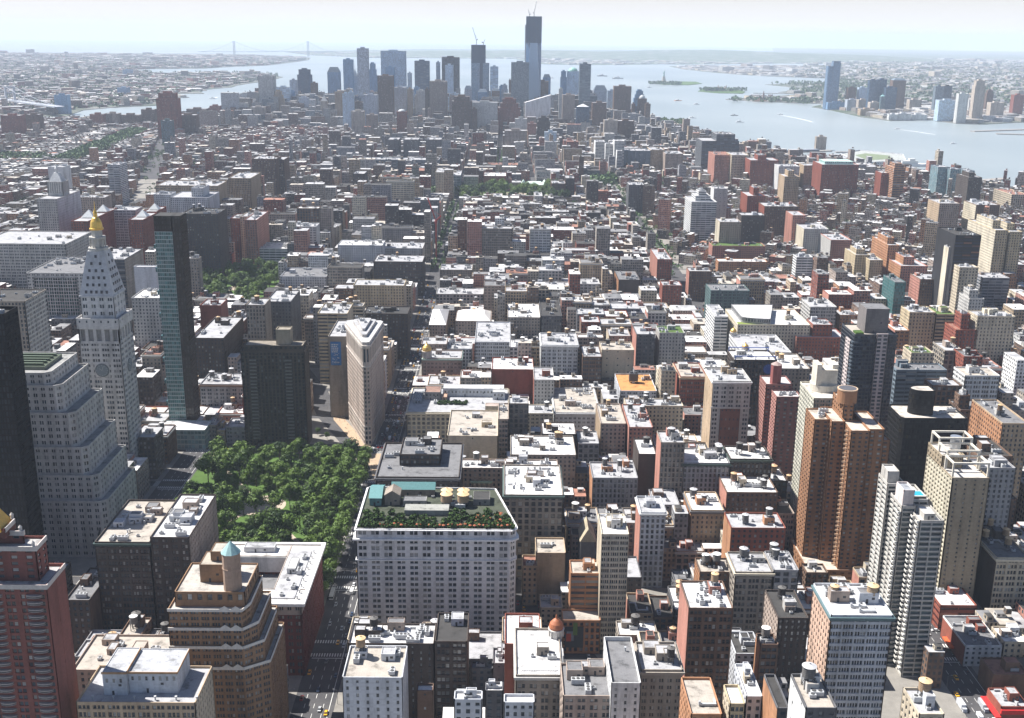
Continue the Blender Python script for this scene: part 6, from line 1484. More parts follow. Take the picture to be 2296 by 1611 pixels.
for r in lots:
    cx, cyy = (r[0]+r[1])/2, (r[2]+r[3])/2; T = zone(cx, cyy)
    h = max(9, RF.gauss(T[0], T[1]))
    if cyy > 900 and RF.random() < (.05 if cyy < 1450 else .085): h = min(h*RF.uniform(1.3, 2.1), 62 if cyy < 1450 else 75)
    if h > 34 and cyy > 1450: r = (r[0], r[1], r[2], min(r[3], r[2]+22))
    if cyy < 620: h = min(h, RF.uniform(14, 26))
    if 268 < cx and cyy < 620: h = min(h, 16)
    # keep Fifth and Sixth Avenue and the plazas open to view
    if -86 > cx > -130 and cyy < 1250: h = min(h, 40)
    if 195 < cx < 255 and 1000 < cyy < 1700: h = RF.uniform(11, 19)
    if -230 < cx < -120 and 950 < cyy < 1100: h = min(h, 30)
    if -440 < cx < -240 and 1150 < cyy < 1350: h = min(h, RF.uniform(16, 26))
    if -150 < cx < 180 and 2050 < cyy < 2290: h = min(h, 20)
    if cyy > 4000: h = min(h, 112 if cx > -1100 else 18)
    if -1380 < cx < -1040 and 2550 < cyy < 3950: h = min(h, 12)
    if cyy < 1600: h = clear_of_heroes(r, h)
    FILL.append((r, h, RF.choice(T[2]), RF.choices('wsgdtr', (28, 30, 16, 15, 9, 3) if cyy < 1450 else (13, 24, 27, 26, 8, 3))[0], RF.random()))
def size_px(f):
    r, h = f[0], f[1]; cx, cyy = (r[0]+r[1])/2, (r[2]+r[3])/2; p = project(cx, r[2], h)
    if not (-10 < p[0] < 2306 and p[1] < 1640): return 0
    d = math.dist((cx, cyy, h), (CX, CY, CZ)); return (r[1]-r[0])*(h*.6+(r[3]-r[2]))/d/d
NIND = 235
FILL.sort(key=size_px, reverse=True)
near_fill = FILL[:NIND]
NMARK = [(project(l[0], l[1], l[2]*.8), l[3]) for l in LAND]
cand = []
for f in near_fill:
    r, h = f[0], f[1]; p = project((r[0]+r[1])/2, (r[2]+r[3])/2, h)
    best = min(NMARK, key=lambda q: math.hypot(q[0][0]-p[0], (q[0][1]-p[1])*1.4))
    dx, dy = p[0]-best[0][0], (p[1]-best[0][1])*1.4
    way = ('right of' if dx > 0 else 'left of') if abs(dx) > abs(dy) else ('in front of' if dy > 0 else 'behind')
    cand.append((best[1], way, math.hypot(dx, dy), f))
cand.sort(key=lambda c: c[2]); cnt = {}
SW = {'R': 'P', 'B': 'P', 'N': 'B'}
for ph, way, dist_, (r, h, wc, rc, q) in cand:
    k = cnt[ph, way] = cnt.get((ph, way), -1)+1
    nt = 0 if q < .4 else (1 if q < .85 else 2)
    st = 'PQTVAF'[int(q*977) % 6] if wc not in 'RP' else 'P'
    lab = f"{NAME_C[wc]} block, {NAME_R[rc]} roof{', '+NUM[nt]+' tank'+('s' if nt > 1 else '') if nt else ''}, {ORD[min(k, 14)]} {way} {ph}"
    if len(lab.split()) > 16: lab = f"{NAME_C[wc]} block, {ORD[min(k, 14)]} {way} {ph}"
    sc_ = 'P' if q*7 % 1 < .3 else ('B' if q*7 % 1 < .5 else None)
    building('city_block_building', r[0], r[1], r[2], r[3], h, st, wc, rc, lab, 'building', 'lofts and houses filling the street blocks', o=dict(s=('X' if sc_ else st, sc_), t=nt, b=1+(r[1]-r[0] > 16), a=3 if r[2] < 1000 else 2, c='L') if q*13 % 1 < .4 else dict(s=('X' if sc_ else st, sc_), t=nt, b=1, a=2), seed=int(q*1e5))

# ------------------------------------------------------------------ masses of far buildings that nobody could count
M_FW, M_FR = fabric(False), fabric(True)
def mass(name, items, label=None, cat='buildings'):
    """items: (cx, cy, w, d, rot, z0, h, wall colour, roof colour)"""
    n = len(items); A = np.array([(i[0], i[1], i[2]/2, i[3]/2, i[4], i[5], i[6]) for i in items]); c, s = np.cos(A[:, 4]), np.sin(A[:, 4])
    V = np.zeros((n, 8, 3)); dz = -(A[:, 0]**2+A[:, 1]**2)/(2*7.45e6)
    for k, (sx, sy) in enumerate(((-1, -1), (1, -1), (1, 1), (-1, 1))):
        x, y = sx*A[:, 2], sy*A[:, 3]
        for t in (0, 1):
            V[:, k+4*t, 0] = A[:, 0]+x*c-y*s; V[:, k+4*t, 1] = A[:, 1]+x*s+y*c; V[:, k+4*t, 2] = dz+A[:, 5]+A[:, 6]*t
    F = np.array([(0, 1, 5, 4), (1, 2, 6, 5), (2, 3, 7, 6), (3, 0, 4, 7), (4, 5, 6, 7)])
    faces = (F[None]+8*np.arange(n)[:, None, None]).reshape(-1, 4)
    me = bpy.data.meshes.new(name); me.vertices.add(8*n); me.vertices.foreach_set('co', V.reshape(-1))
    me.loops.add(20*n); me.loops.foreach_set('vertex_index', faces.reshape(-1).astype(np.int32)); me.polygons.add(5*n)
    me.polygons.foreach_set('loop_start', np.arange(0, 20*n, 4, dtype=np.int32)); me.polygons.foreach_set('loop_total', np.full(5*n, 4, dtype=np.int32))
    me.materials.append(M_FW); me.materials.append(M_FR); me.polygons.foreach_set('material_index', np.tile([0, 0, 0, 0, 1], n).astype(np.int32))
    uv = np.zeros((n, 5, 4, 2)); rnd = np.random.RandomState(3).randint(0, 500, n)
    nx, ny, nz = np.maximum(1, np.round(A[:, 2]*2/3.1)), np.maximum(1, np.round(A[:, 3]*2/3.6)), np.maximum(1, np.round(A[:, 6]/3.6))
    for f, q in enumerate((nx, ny, nx, ny)):
        uv[:, f, 1, 0] = q; uv[:, f, 2, 0] = q; uv[:, f, 2, 1] = nz; uv[:, f, 3, 1] = nz; uv[:, f, :, 0] += rnd[:, None]
    l = me.uv_layers.new(name='UVMap'); l.data.foreach_set('uv', uv.reshape(-1).astype(np.float32))
    col = np.ones((n, 5, 4, 4)); wcs = np.array([i[7] for i in items]); rcs = np.array([i[8] for i in items])
    col[:, :4, :, :3] = wcs[:, None, None]; col[:, 4, :, :3] = rcs[:, None]
    ca = me.color_attributes.new('col', 'FLOAT_COLOR', 'CORNER'); ca.data.foreach_set('color', col.reshape(-1).astype(np.float32))
    me.update(); me.validate(); me.shade_flat(); o = link(bpy.data.objects.new(name, me)); tag(o, label, cat if label else None, kind='stuff'); return o
def jit(c, a=.18): k = RF.uniform(1-a, 1+a); return tuple(min(.9, v*k) for v in c)
def lot_items(L, r, h, wc, rc, rot=0, px=None):
    cx, cyy = px or ((r[0]+r[1])/2, (r[2]+r[3])/2); w, d = r[1]-r[0], r[3]-r[2]
    L.append((cx, cyy, w, d, rot, 0, h, jit(W_[wc]), jit(R_[rc], .12)))
    c, s = math.cos(rot), math.sin(rot)
    def put(u, v, a, b, z, hh, cw, cr): L.append((cx+u*c-v*s, cyy+u*s+v*c, a, b, rot, z, hh, cw, cr))
    for k in range(RF.choice((0, 1, 1))):
        a, b = min(w*.5, RF.uniform(3, 7)), min(d*.4, RF.uniform(3, 7))
        put(RF.uniform(-.25, .25)*w, RF.uniform(-.3, .3)*d, a, b, h, RF.uniform(2.2, 4.5), jit(RF.choice((W_[wc], W_['L'], W_['E']))), jit(RF.choice((R_['s'], R_['d'], R_['g']))))
    for k in range(1 if w > 12 and cyy < 2200 else 0):
        put(RF.uniform(-.4, .4)*w, RF.uniform(-.4, .4)*d, RF.uniform(1.5, 3), RF.uniform(1.5, 3), h, RF.uniform(1, 2), jit((.35, .35, .35)), jit((.5, .5, .5)))
    if w > 11 and RF.random() < .35: put(RF.uniform(-.3, .3)*w, RF.uniform(-.2, .3)*d, 3.4, 3.4, h+3, 3.6, (.16, .12, .09), RF.choice(((.45, .32, .2), (.4, .4, .4), (.1, .1, .1))))
rest = []
for (r, h, wc, rc, q) in FILL[NIND:]:
    if seen((r[0]+r[1])/2, (r[2]+r[3])/2, h, 120): lot_items(rest, r, h, wc, rc)
# the slanting streets of the village by the river
trees = []
rot = R(-27)
def slant(x0, y0, w, d, rot, dens, hz, cols, items, poly, skip=None):
    c, s = math.cos(rot), math.sin(rot); v = 0
    while v < d:
        u = 0
        while u < w:
            L_ = 105
            for row in (0, 1):
                t = 0
                while t < L_-8:
                    ww = RF.choice((7, 7, 9, 13, 18)); dep = RF.uniform(13, 20)
                    uu, vv = u+t+ww/2, v+dep/2+1 if row == 0 else v+50-dep/2
                    X, Y_ = x0+uu*c-vv*s, y0+uu*s+vv*c
                    h = max(8, RF.gauss(*hz)); h = h*RF.uniform(1.8, 3) if RF.random() < .05 else h
                    rr = (X-ww/2, X+ww/2, Y_-dep/2, Y_+dep/2)
                    if poly(X, Y_) and RF.random() < dens and not taken(rr, 2) and seen(X, Y_, h, 80):
                        wc = RF.choice(cols); lot_items(items, (0, ww-.2, 0, dep), h, wc, RF.choices('wsgdtr', (14, 24, 24, 24, 9, 5))[0], rot, (X, Y_))
                    t += ww
            for k in range(9):
                uu, vv = u+RF.uniform(0, L_), v+25+RF.uniform(-4, 4); trees.append((x0+uu*c-vv*s, y0+uu*s+vv*c))
            u += L_+14
        v += 50+14
inland = lambda x, y: inpoly(x, y, MANH) and inpoly(x-25, y+25, MANH) and inpoly(x+25, y, MANH)
slant(-150, 1750, 1900, 1600, rot, .96, (16, 6), 'BRPRMENESTO', rest, lambda x, y: x > 290 and 1600 < y < 2620 and inland(x, y))
mass('manhattan_rooftops', rest, 'far mass of small city buildings with pale flat roofs between the towers')
# across the rivers
def scatter(name, poly_, n, ylim, hz, cols, sz, label, dens_fn=None, roofs='wsggdt'):
    it = []; xs = [p[0] for p in poly_]; k = 0; y0, y1 = ylim
    while len(it) < n and k < n*30:
        k += 1; y = y0*(y1/y0)**RF.random(); X = RF.uniform(-.5, .5)*y*1.02+RF.uniform(-200, 200)
        if not inpoly(X, y, poly_) or not inpoly(X, y-60, poly_) or not inpoly(X, y+60, poly_) or not inpoly(X+60, y, poly_) or not inpoly(X-60, y, poly_) or (dens_fn and RF.random() > dens_fn(X, y)): continue
        f = max(1, y/6500); w, d = RF.uniform(*sz)*f, RF.uniform(*sz)*f; h = max(6, RF.gauss(*hz)); h = h*2.5 if RF.random() < .03 else h
        it.append((X, y, w, d, RF.choice((.3, .3, .3+1.57, .9)), 0, h, jit(W_[RF.choice(cols)]), jit(R_[RF.choice(roofs)])))
    return mass(name, it, label)
scatter('brooklyn_rooftops', BKL, 7000, (4300, 16500), (12, 5), 'BRMSNP', (14, 60), 'hazy mass of low buildings across the narrow river at the left', None, 'gsdgwt')
scatter('new_jersey_rooftops', NJ, 5200, (4300, 20000), (10, 5), 'SEMWL', (16, 75), 'hazy mass of low buildings and sheds across the wide river', lambda x, y: .12 if (6500 < y < 9500 and x < 3200) else 1, 'sgsgt')
scatter('island_hill_houses', STI, 1100, (13500, 21000), (8, 3), 'LWES', (22, 60), 'faint pale houses scattered on the far wooded hills', None, 'sgt')
def leaf_mat(nm, a, b):
    m, N, L, bs = nodes(nm); oi = N.new('ShaderNodeObjectInfo'); g = N.new('ShaderNodeNewGeometry'); n = N.new('ShaderNodeTexNoise'); n.inputs['Scale'].default_value = .35; n.inputs['Detail'].default_value = 3
    L.new(g.outputs['Position'], n.inputs[0]); ad = N.new('ShaderNodeMath'); ad.operation = 'MULTIPLY_ADD'; ad.inputs[1].default_value = .75; L.new(oi.outputs['Random'], ad.inputs[0]); L.new(n.outputs[0], ad.inputs[2])
    r = ramp(N, [(.5, a), (1.0, b)]); L.new(ad.outputs[0], r.inputs[0]); L.new(r.outputs[0], bs.inputs['Base Color']); bs.inputs['Roughness'].default_value = .6
    bs.inputs['Specular IOR Level'].default_value = .25
    return m
M_LEAF = leaf_mat('foliage', (.018, .045, .007), (.085, .145, .018))
M_LEAF2 = leaf_mat('far_foliage', (.035, .075, .025), (.07, .13, .04))
def clump_mass(name, pts, label, r=(3, 5.5), n=16, q=1.6):
    rn = np.random.RandomState(4); m = len(pts); P = np.array(pts, dtype=float); S = rn.uniform(r[0], r[1], m)
    c = rn.normal(0, 1, (m, n, 3)); c /= np.linalg.norm(c, axis=2, keepdims=True); c *= rn.uniform(.5, 1, (m, n, 1))**.5
    c = c*S[:, None, None]*np.array([1, 1, .8]); c[:, :, 0] += P[:, 0, None]; c[:, :, 1] += P[:, 1, None]; z = P[:, 2] if P.shape[1] > 2 else np.zeros(m)
    c[:, :, 2] += (z+S*1.35-(P[:, 0]**2+P[:, 1]**2)/(2*7.45e6))[:, None]; c = c.reshape(-1, 3)
    u = rn.normal(0, 1, c.shape); u /= np.linalg.norm(u, axis=1, keepdims=True); w = np.cross(u, rn.normal(0, 1, c.shape)); w /= np.linalg.norm(w, axis=1, keepdims=True)
    s = (np.repeat(S, n)*.16*q)[:, None]; u *= s; w *= s
    V = np.stack([c-u-w, c+u-w, c+u+w, c-u+w], 1).reshape(-1, 3); k = len(c)
    me = bpy.data.meshes.new(name); me.vertices.add(4*k); me.vertices.foreach_set('co', V.reshape(-1)); me.loops.add(4*k); me.loops.foreach_set('vertex_index', np.arange(4*k, dtype=np.int32)); me.polygons.add(k)
    me.polygons.foreach_set('loop_start', np.arange(0, 4*k, 4, dtype=np.int32)); me.polygons.foreach_set('loop_total', np.full(k, 4, dtype=np.int32)); me.materials.append(M_LEAF2); me.update(); me.shade_flat()
    o = link(bpy.data.objects.new(name, me)); tag(o, label, 'trees', kind='stuff'); return o
for (a, b, c_, d_) in yards:
    for k in range(int((b-a)/16)): trees.append((RF.uniform(a, b), RF.uniform(c_, d_)))
tt = [(x, y) for x, y in trees if inland(x, y) and seen(x, y, 10, 40) and y > 1300 and not taken((x-3, x+3, y-3, y+3), 0)]
for av, y0_, y1_, p in ((-86, 1600, 2290, .8), (268, 1700, 2700, .5), (140, 2560, 3600, .9), (0, 2500, 3400, .7), (-600, 2000, 3300, .5), (-960, 1900, 3500, .5)):
    y = y0_
    while y < y1_:
        for s in (-1, 1):
            if RF.random() < p: tt.append((av+s*7, y))
        y += 9
clump_mass('yard_trees', tt, 'small green tree crowns dotted through yards and streets of the village')
def patch(cx, cy, rx, ry, n, z=0, rot=0): 
    o = []
    for k in range(n):
        a, q = RF.uniform(0, 6.283), math.sqrt(RF.random()); u, v = rx*q*math.cos(a), ry*q*math.sin(a); o.append((cx+u*math.cos(rot)-v*math.sin(rot), cy+u*math.sin(rot)+v*math.cos(rot), z))
    return o
far = []
x0_, y0_ = ground(*PX(1, 450, 1095)); x1_, y1_ = ground(*PX(1, 935, 890))
for k in range(760): t = RF.random(); far.append((x0_+(x1_-x0_)*t+RF.uniform(-30, 30), y0_+(y1_-y0_)*t, 0))
FOOT.append((0, 0, 0, 0))
far += patch(*ground(*PX(2, 465, 1300)), 55, 110, 150) + patch(*ground(*PX(2, 1700, 1215)), 45, 120, 110) + patch(*ground(*PX(2, 745, 1290)), 20, 70, 40) + patch(*ground(*PX(1, 1360, 1130)), 50, 50, 60)
far += patch(*ground(*PX(1, 60, 1080)), 110, 70, 120)+patch(*ground(*PX(2, 2150, 835)), 110, 150, 170)
clump_mass('far_park_trees', far, 'long green belts of trees among the distant low buildings', (6, 9.5), 28)
woods = patch(1153, 8180, 120, 60, 60)+patch(*ground(1620, 205), 150, 90, 90)+patch(*ground(1800, 196), 500, 900, 300)+patch(*ground(1740, 229), 260, 150, 90)
for k in range(3200): y = RF.uniform(4700, 15000); woods.append((-y*RF.uniform(.12, .52), y, 0))
for k in range(4200): y = RF.uniform(5800, 19000); woods.append((y*RF.uniform(.26, .52), y, 0))
woods = [w for w in woods if inpoly(w[0], w[1], BKL) or inpoly(w[0], w[1], NJ) or (1000 < w[0] < 1600 and w[1] < 8500)]
clump_mass('distant_woods', woods, 'blue green smudges of trees on the shores across the water', (7, 13), 12, 2.2)
# ------------------------------------------------------------------ distant skyscrapers
SKY = []
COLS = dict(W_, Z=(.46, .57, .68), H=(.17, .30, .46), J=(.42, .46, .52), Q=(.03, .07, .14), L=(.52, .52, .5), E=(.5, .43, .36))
def tower(reg, xl, xr, yt, y0, c, label, st='P', top=None, base=None, kind='skyscraper', D=None, g=None):
    if base: y0 = ground(*PX(reg, (xl+xr)/2, base))[1]
    xa, h = at_y(*PX(reg, xl, yt), y0); xb, h2 = at_y(*PX(reg, xr, yt), y0); h = (h+h2)/2; w = (xb-xa)/2; d = (D or min(45, max(22, (xb-xa)*.8)))/2
    r = empty(kind, (xa+xb)/2, y0+d); tag(r, label, 'skyscraper' if kind == 'skyscraper' else kind.replace('_', ' '), None)
    S = {'P': (4, 3.9, .5, .55, 1, .5), 'V': (3.4, 3.9, .5, .9, 1, .8), 'C': (3, 4, .86, .7, 1, .3), 'R': (12, 3.9, .95, .5, 1, .4)}[st]
    wc = COLS[c]; M = mats4(wc, None, R_['s'] if c not in 'KQ' else R_['g'], glass(*(g or (((.05, .075, .10), .1, (.25, .3, .33)) if c in 'UHZQVK' else ((.03, .035, .04), .12, (.25, .25, .25))))))
    hb = h; tiers = []
    if top and top[0] == 'step': hb = h*(1-.12*top[1]); tiers = [(1-.2*(i+1), h*.12) for i in range(top[1])]
    elif top: hb = h - top[1]
    k = 0
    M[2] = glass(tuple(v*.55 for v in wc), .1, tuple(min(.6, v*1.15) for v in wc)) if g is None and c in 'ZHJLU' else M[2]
    blk(r, 'wall', rect(-w, w, -d, d), 0, hb, S, M, 1); z = hb
    for f, dh in tiers: blk(r, 'upper_storeys', rect(-w*f, w*f, -d*f, d*f), z, z+dh, S, M, 1); z += dh
    if top and top[0] in ('pyr', 'spire'):
        f = .9; mb = MB(); mb.prism(rect(-w*f, w*f, -d*f, d*f), 0, top[1]*(1 if top[0] == 'pyr' else .5), P2=rect(-.3, .3, -.3, .3))
        if top[0] == 'spire': mb.cyl(0, 0, 0, top[1], 1.8, n=6, r2=.3)
        mb.build('spire_roof', plain('copper_roof_'+str(k), top[2]), r, (0, 0, z))
    elif top and top[0] == 'dome':
        mb = MB(); R0 = min(w, d)*.95; lathe(mb, [(R0*math.cos(a*.2618), top[1]*math.sin(a*.2618)) for a in range(7)], n=16); mb.build('dome', plain('copper_dome', top[2]), r, (0, 0, z), smooth=True)
    elif top and top[0] == 'cham':
        blk(r, 'crown', rect(-w, w, -d, d), z, z+.1, S, M, 0); mb = MB(); mb.prism(rect(-w, w, -d, d), 0, top[1], P2=rect(-w*.6, w*.6, -d*.6, d*.6)); mb.build('crown_roof', plain('crown', top[2]), r, (0, 0, z+.1))
    elif not top or top[0] == 'step':
        bulk(r, -w*.4, w*.35, -d*.4, d*.4, z, 6, wc, R_['g'])
    return r, w, d, h
T_W = (.5, .5, .48)
rows = '''1|1730|1835|512|4400|L|V|tall pale slab with fine ribs beside the narrow river
1|1850|1940|588|4550|Z|R|pale lower slab right of the tall ribbed one
1|1942|1990|540|4700|J|P|grey slab with flat top left of the dark crowned tower
1|1992|2082|470|4900|Q|P|dark blue tower with a stepped crown left of the cluster|step 1
1|2083|2128|560|4750|B|P|brownish tower between the crowned tower and the spired hall
1|2146|2192|600|4350|E|P|cream civic tower with a tiered spire|spire 45
1|2194|2276|452|5000|H|P|blue grey tower with a sloping crown|cham 22
1|2245|2300|620|4300|T|P|tan slab below the sloping crown tower
1|1680|1770|722|4250|E|P|cream twin slab at the foot of the tall ribbed one
1|1042|1182|628|3650|R|P|massive dark red brick tower standing alone before the river|step 1
1|1078|1150|812|3450|V|C|teal glass block in front of the lone red tower
1|1186|1312|775|3700|B|P|long brown slab right of the lone red tower
1|945|1032|738|4150|B|P|brown twin slab left of the lone red tower
1|800|930|775|4100|B|P|low brown riverside slab left of the twin slab
1|600|690|770|4050|R|P|red brown riverside tower near the bridge
1|700|790|765|4080|M|P|drab riverside tower near the bridge
1|1250|1380|735|4350|B|P|brown housing slab right of the red tower
1|1395|1480|715|4380|R|P|red brown housing tower left of the ribbed slab|step 1
1|1515|1600|735|4300|B|P|dark housing slab near the ribbed tower
1|1605|1676|725|4320|N|P|darker housing slab next to the ribbed tower
1|0|130|778|3600|R|P|red brown block at the far left edge
1|165|260|772|3750|B|P|brown block under the bridge ramp
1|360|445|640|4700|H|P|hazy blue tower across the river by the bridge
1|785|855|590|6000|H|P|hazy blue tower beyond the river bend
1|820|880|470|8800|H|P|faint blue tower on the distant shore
2|5|70|402|5000|H|P|slate blue tower at the left end of the main cluster
2|62|102|420|5100|J|P|slim grey tower with a thin spire|spire 60
2|98|172|328|4467|J|C|very tall rippled silver tower|_
2|172|232|430|5000|H|P|stepped blue tower beside the rippled silver one|step 2
2|258|425|345|5200|Z|V|broad pale blue tower with an antenna|_
2|290|350|455|4700|H|P|blue tower in front of the broad pale one
2|438|466|492|5300|J|P|small grey tower right of the broad pale one
2|485|583|412|4900|Q|R|dark flat topped blue box tower
2|576|628|560|4420|E|P|ornate cream tower with a green pointed roof|spireg 66
2|630|657|420|5000|Z|P|slim light tower behind the pointed roof
2|668|786|388|4900|K|V|big black tower with a framed top
2|690|746|440|4500|Z|P|pale tower in front of the black framed one
2|993|1048|450|5000|Z|R|pale narrow slab right of the twin part tower
2|1050|1090|580|4900|H|P|low stepped tower by the pale narrow slab|step 1
2|1135|1254|422|4485|U|C|glass box tower left of the tallest
2|1348|1400|500|4800|H|P|blue tower with clipped crown right of the tallest|cham 14
2|1310|1386|548|4600|B|P|brown tower below the tallest
2|1118|1134|540|4700|B|P|thin brown tower edge left of the glass box
2|1466|1508|482|4700|H|P|blue tower left of the domed one|step 1
2|1509|1594|455|4800|Z|P|wide tower with a green dome|dome 16
2|1595|1671|432|4350|U|R|tall blue glass slab at the river side of the cluster
2|1688|1780|575|4700|J|P|tower with an octagonal dark crown|cham 20
2|1781|1836|612|4600|Z|P|pale slab between crowned and framed tower
2|1826|1942|582|4500|B|P|broad brown riverside tower with a framed top
2|1944|1966|700|4450|B|P|thin dark brown tower by the river
2|1988|2046|640|4500|B|P|brown tower with a domed crown at the river|dome 14
2|2036|2070|700|4450|B|P|brown tower at the end of the riverside row
2|1575|1662|700|3900|Q|C|dark glass tower with a pointed white crown|pyr 10
2|1680|1776|692|4000|B|P|brown slab with a pale edge right of the dark glass tower
2|1480|1562|640|4050|M|P|drab slab with a dark flat roof
2|1455|1482|600|4200|L|P|pale thin slab left of the drab one
2|735|868|650|3850|B|V|massive brown brick block with dark top|step 1
2|866|906|735|3830|B|V|lower wing of the massive brown block
2|1045|1198|668|3950|R|P|stepped red brown building below the glass box|step 2
2|236|340|512|4200|B|V|dark brown slab below the broad pale tower
2|342|430|590|4300|J|P|grey slab between the dark brown one and a thin tan one
2|436|470|600|4250|T|P|thin tan tower with pale top
2|585|702|548|4150|M|V|pair of brown grey slabs below the ornate tower
2|555|584|600|4200|N|V|dark slab left of the brown grey pair
2|365|432|735|3700|R|P|red brown slim tower with pale dome|dome 8
2|60|145|750|3750|E|P|cream low tower with pale roof
2|0|42|632|4000|Z|P|pale tower left of a matching pair
2|36|76|622|4000|Z|P|pale tower right of a matching pair
2|140|235|640|4050|J|P|grey tower at the foot of the rippled silver one
2|872|1042|690|3900|L|P|broad pale low block left of the red stepped building
2|1310|1396|792|3450|N|P|dark tower with building works on top|step 1
2|1246|1304|832|3500|P|P|pink sided block left of the dark works tower
2|1360|1440|890|3250|Z|C|pale blue glass block in the near foreground of the cluster
2|1160|1240|800|3600|L|P|pale stepped block near the red stepped building
2|1462|1505|930|3200|N|P|dark slab with thin pink edge
2|1485|1570|945|3150|P|P|pinkish apartment block before the dark slab
2|480|520|590|4600|H|P|narrow dark blue tower right of the thin tan one
2|1090|1240|880|3300|M|P|broad drab civic block under the red stepped building
2|160|235|775|3600|M|P|drab block under the cluster at left
2|1760|1850|810|3500|E|P|cream slab near the riverside park
2|1850|1960|815|3550|B|P|brown long block near the riverside park
3|1115|1172|592|B740|B|P|brownish tower right of the tallest tower across the river
3|1190|1246|590|B740|Z|P|pale twin across the river
3|1262|1318|542|B760|Q|C|dark blue glass tower, left of two, across the river
3|1319|1378|537|B760|Q|C|dark blue glass tower, right of two, across the river
3|1340|1368|625|B768|V|C|slender teal pointed tower across the river|spirec 16
3|1371|1446|590|B765|Q|C|dark wide blue tower across the river
3|1420|1508|528|B745|B|P|rounded brown tower across the river|cham 10
3|1112|1186|672|B745|J|P|low grey block by the far waterfront
3|1187|1252|672|B750|E|P|low cream block by the far waterfront
3|1200|1300|735|B778|T|P|pinkish waterfront block, left of three
3|1302|1400|745|B778|T|P|pinkish waterfront block, middle of three
3|1266|1340|690|B765|E|P|cream waterfront block behind two pinkish ones
3|1392|1450|770|B808|W|P|white pier building, left part of three
3|1452|1540|765|B808|W|P|white pier building, middle part of three
3|1542|1648|772|B806|W|P|white pier building, right part of three
3|1530|1610|672|B740|E|P|cream block behind the white pier buildings
3|1705|1760|582|B760|U|C|blue glass tower, left half of a joined pair
3|1762|1816|580|B750|K|C|black glass tower, right half of a joined pair
3|1728|1860|676|B815|Z|C|pale glass tower at the far waterfront
3|1861|1926|632|B828|L|P|pale narrow tower at the far waterfront
3|1930|1972|672|B790|L|P|pale block left of the tallest tan tower
3|1974|2044|545|B815|E|P|tallest tan tower near the right end across the river|step 1
3|2050|2095|610|B770|B|P|brownish tower right of the tallest tan one|step 1
3|2076|2166|692|B805|E|P|cream block with brown crown near the right edge
3|2232|2300|640|B790|R|P|dusky red tower at the right edge across the river
3|980|1112|690|B738|H|P|low dark blue base block of the tallest tower across the river'''
G_ = (.22, .42, .36)
for l in rows.split('\n'):
    q = l.split('|'); top = None
    if len(q) > 8 and q[8] != '_':
        a, b = q[8].split(); b = float(b)
        top = {'step': ('step', int(b)), 'spire': ('spire', b, T_W), 'spireg': ('spire', b, G_), 'spirec': ('spire', b, (.2, .4, .4)), 'cham': ('cham', b, (.12, .16, .2)), 'dome': ('dome', b, G_ if 'green' in q[7] else (.4, .42, .42)), 'pyr': ('pyr', b, (.6, .6, .6))}[a]
    B = float(q[4][1:]) if q[4][0] == 'B' else None
    tower(int(q[0]), float(q[1]), float(q[2]), float(q[3]), 0 if B else float(q[4]), q[5], q[7], q[6], top, B)
rt = random.Random(77); xk = -470
CN = {'H': 'blue', 'Z': 'pale blue', 'J': 'grey', 'B': 'brown', 'T': 'tan', 'L': 'pale', 'Q': 'dark blue'}
for k in range(27):
    w_ = rt.uniform(44, 80); c = rt.choice('HZJHBTLZQH'); mid = abs(xk-700)/1300
    tower(2, xk, xk+w_, rt.uniform(560, 640)+45*mid, rt.uniform(4260, 4850), c, f"{CN[c]} mid height {'slab' if w_ > 62 else 'tower'}, {ORD[k] if k < 15 else str(k+1)+'th' if k not in (20, 21, 22) else ('21st', '22nd', '23rd')[k-20]} from the left in the row before the downtown cluster", rt.choice('PVRP'), rt.choice((None, ('step', 1), ('step', 2), ('cham', 12, (.2, .25, .3)))))
    xk += w_+rt.uniform(8, 42)
    if 1400 < xk < 1460: xk = 1690
    if xk > 1990: break
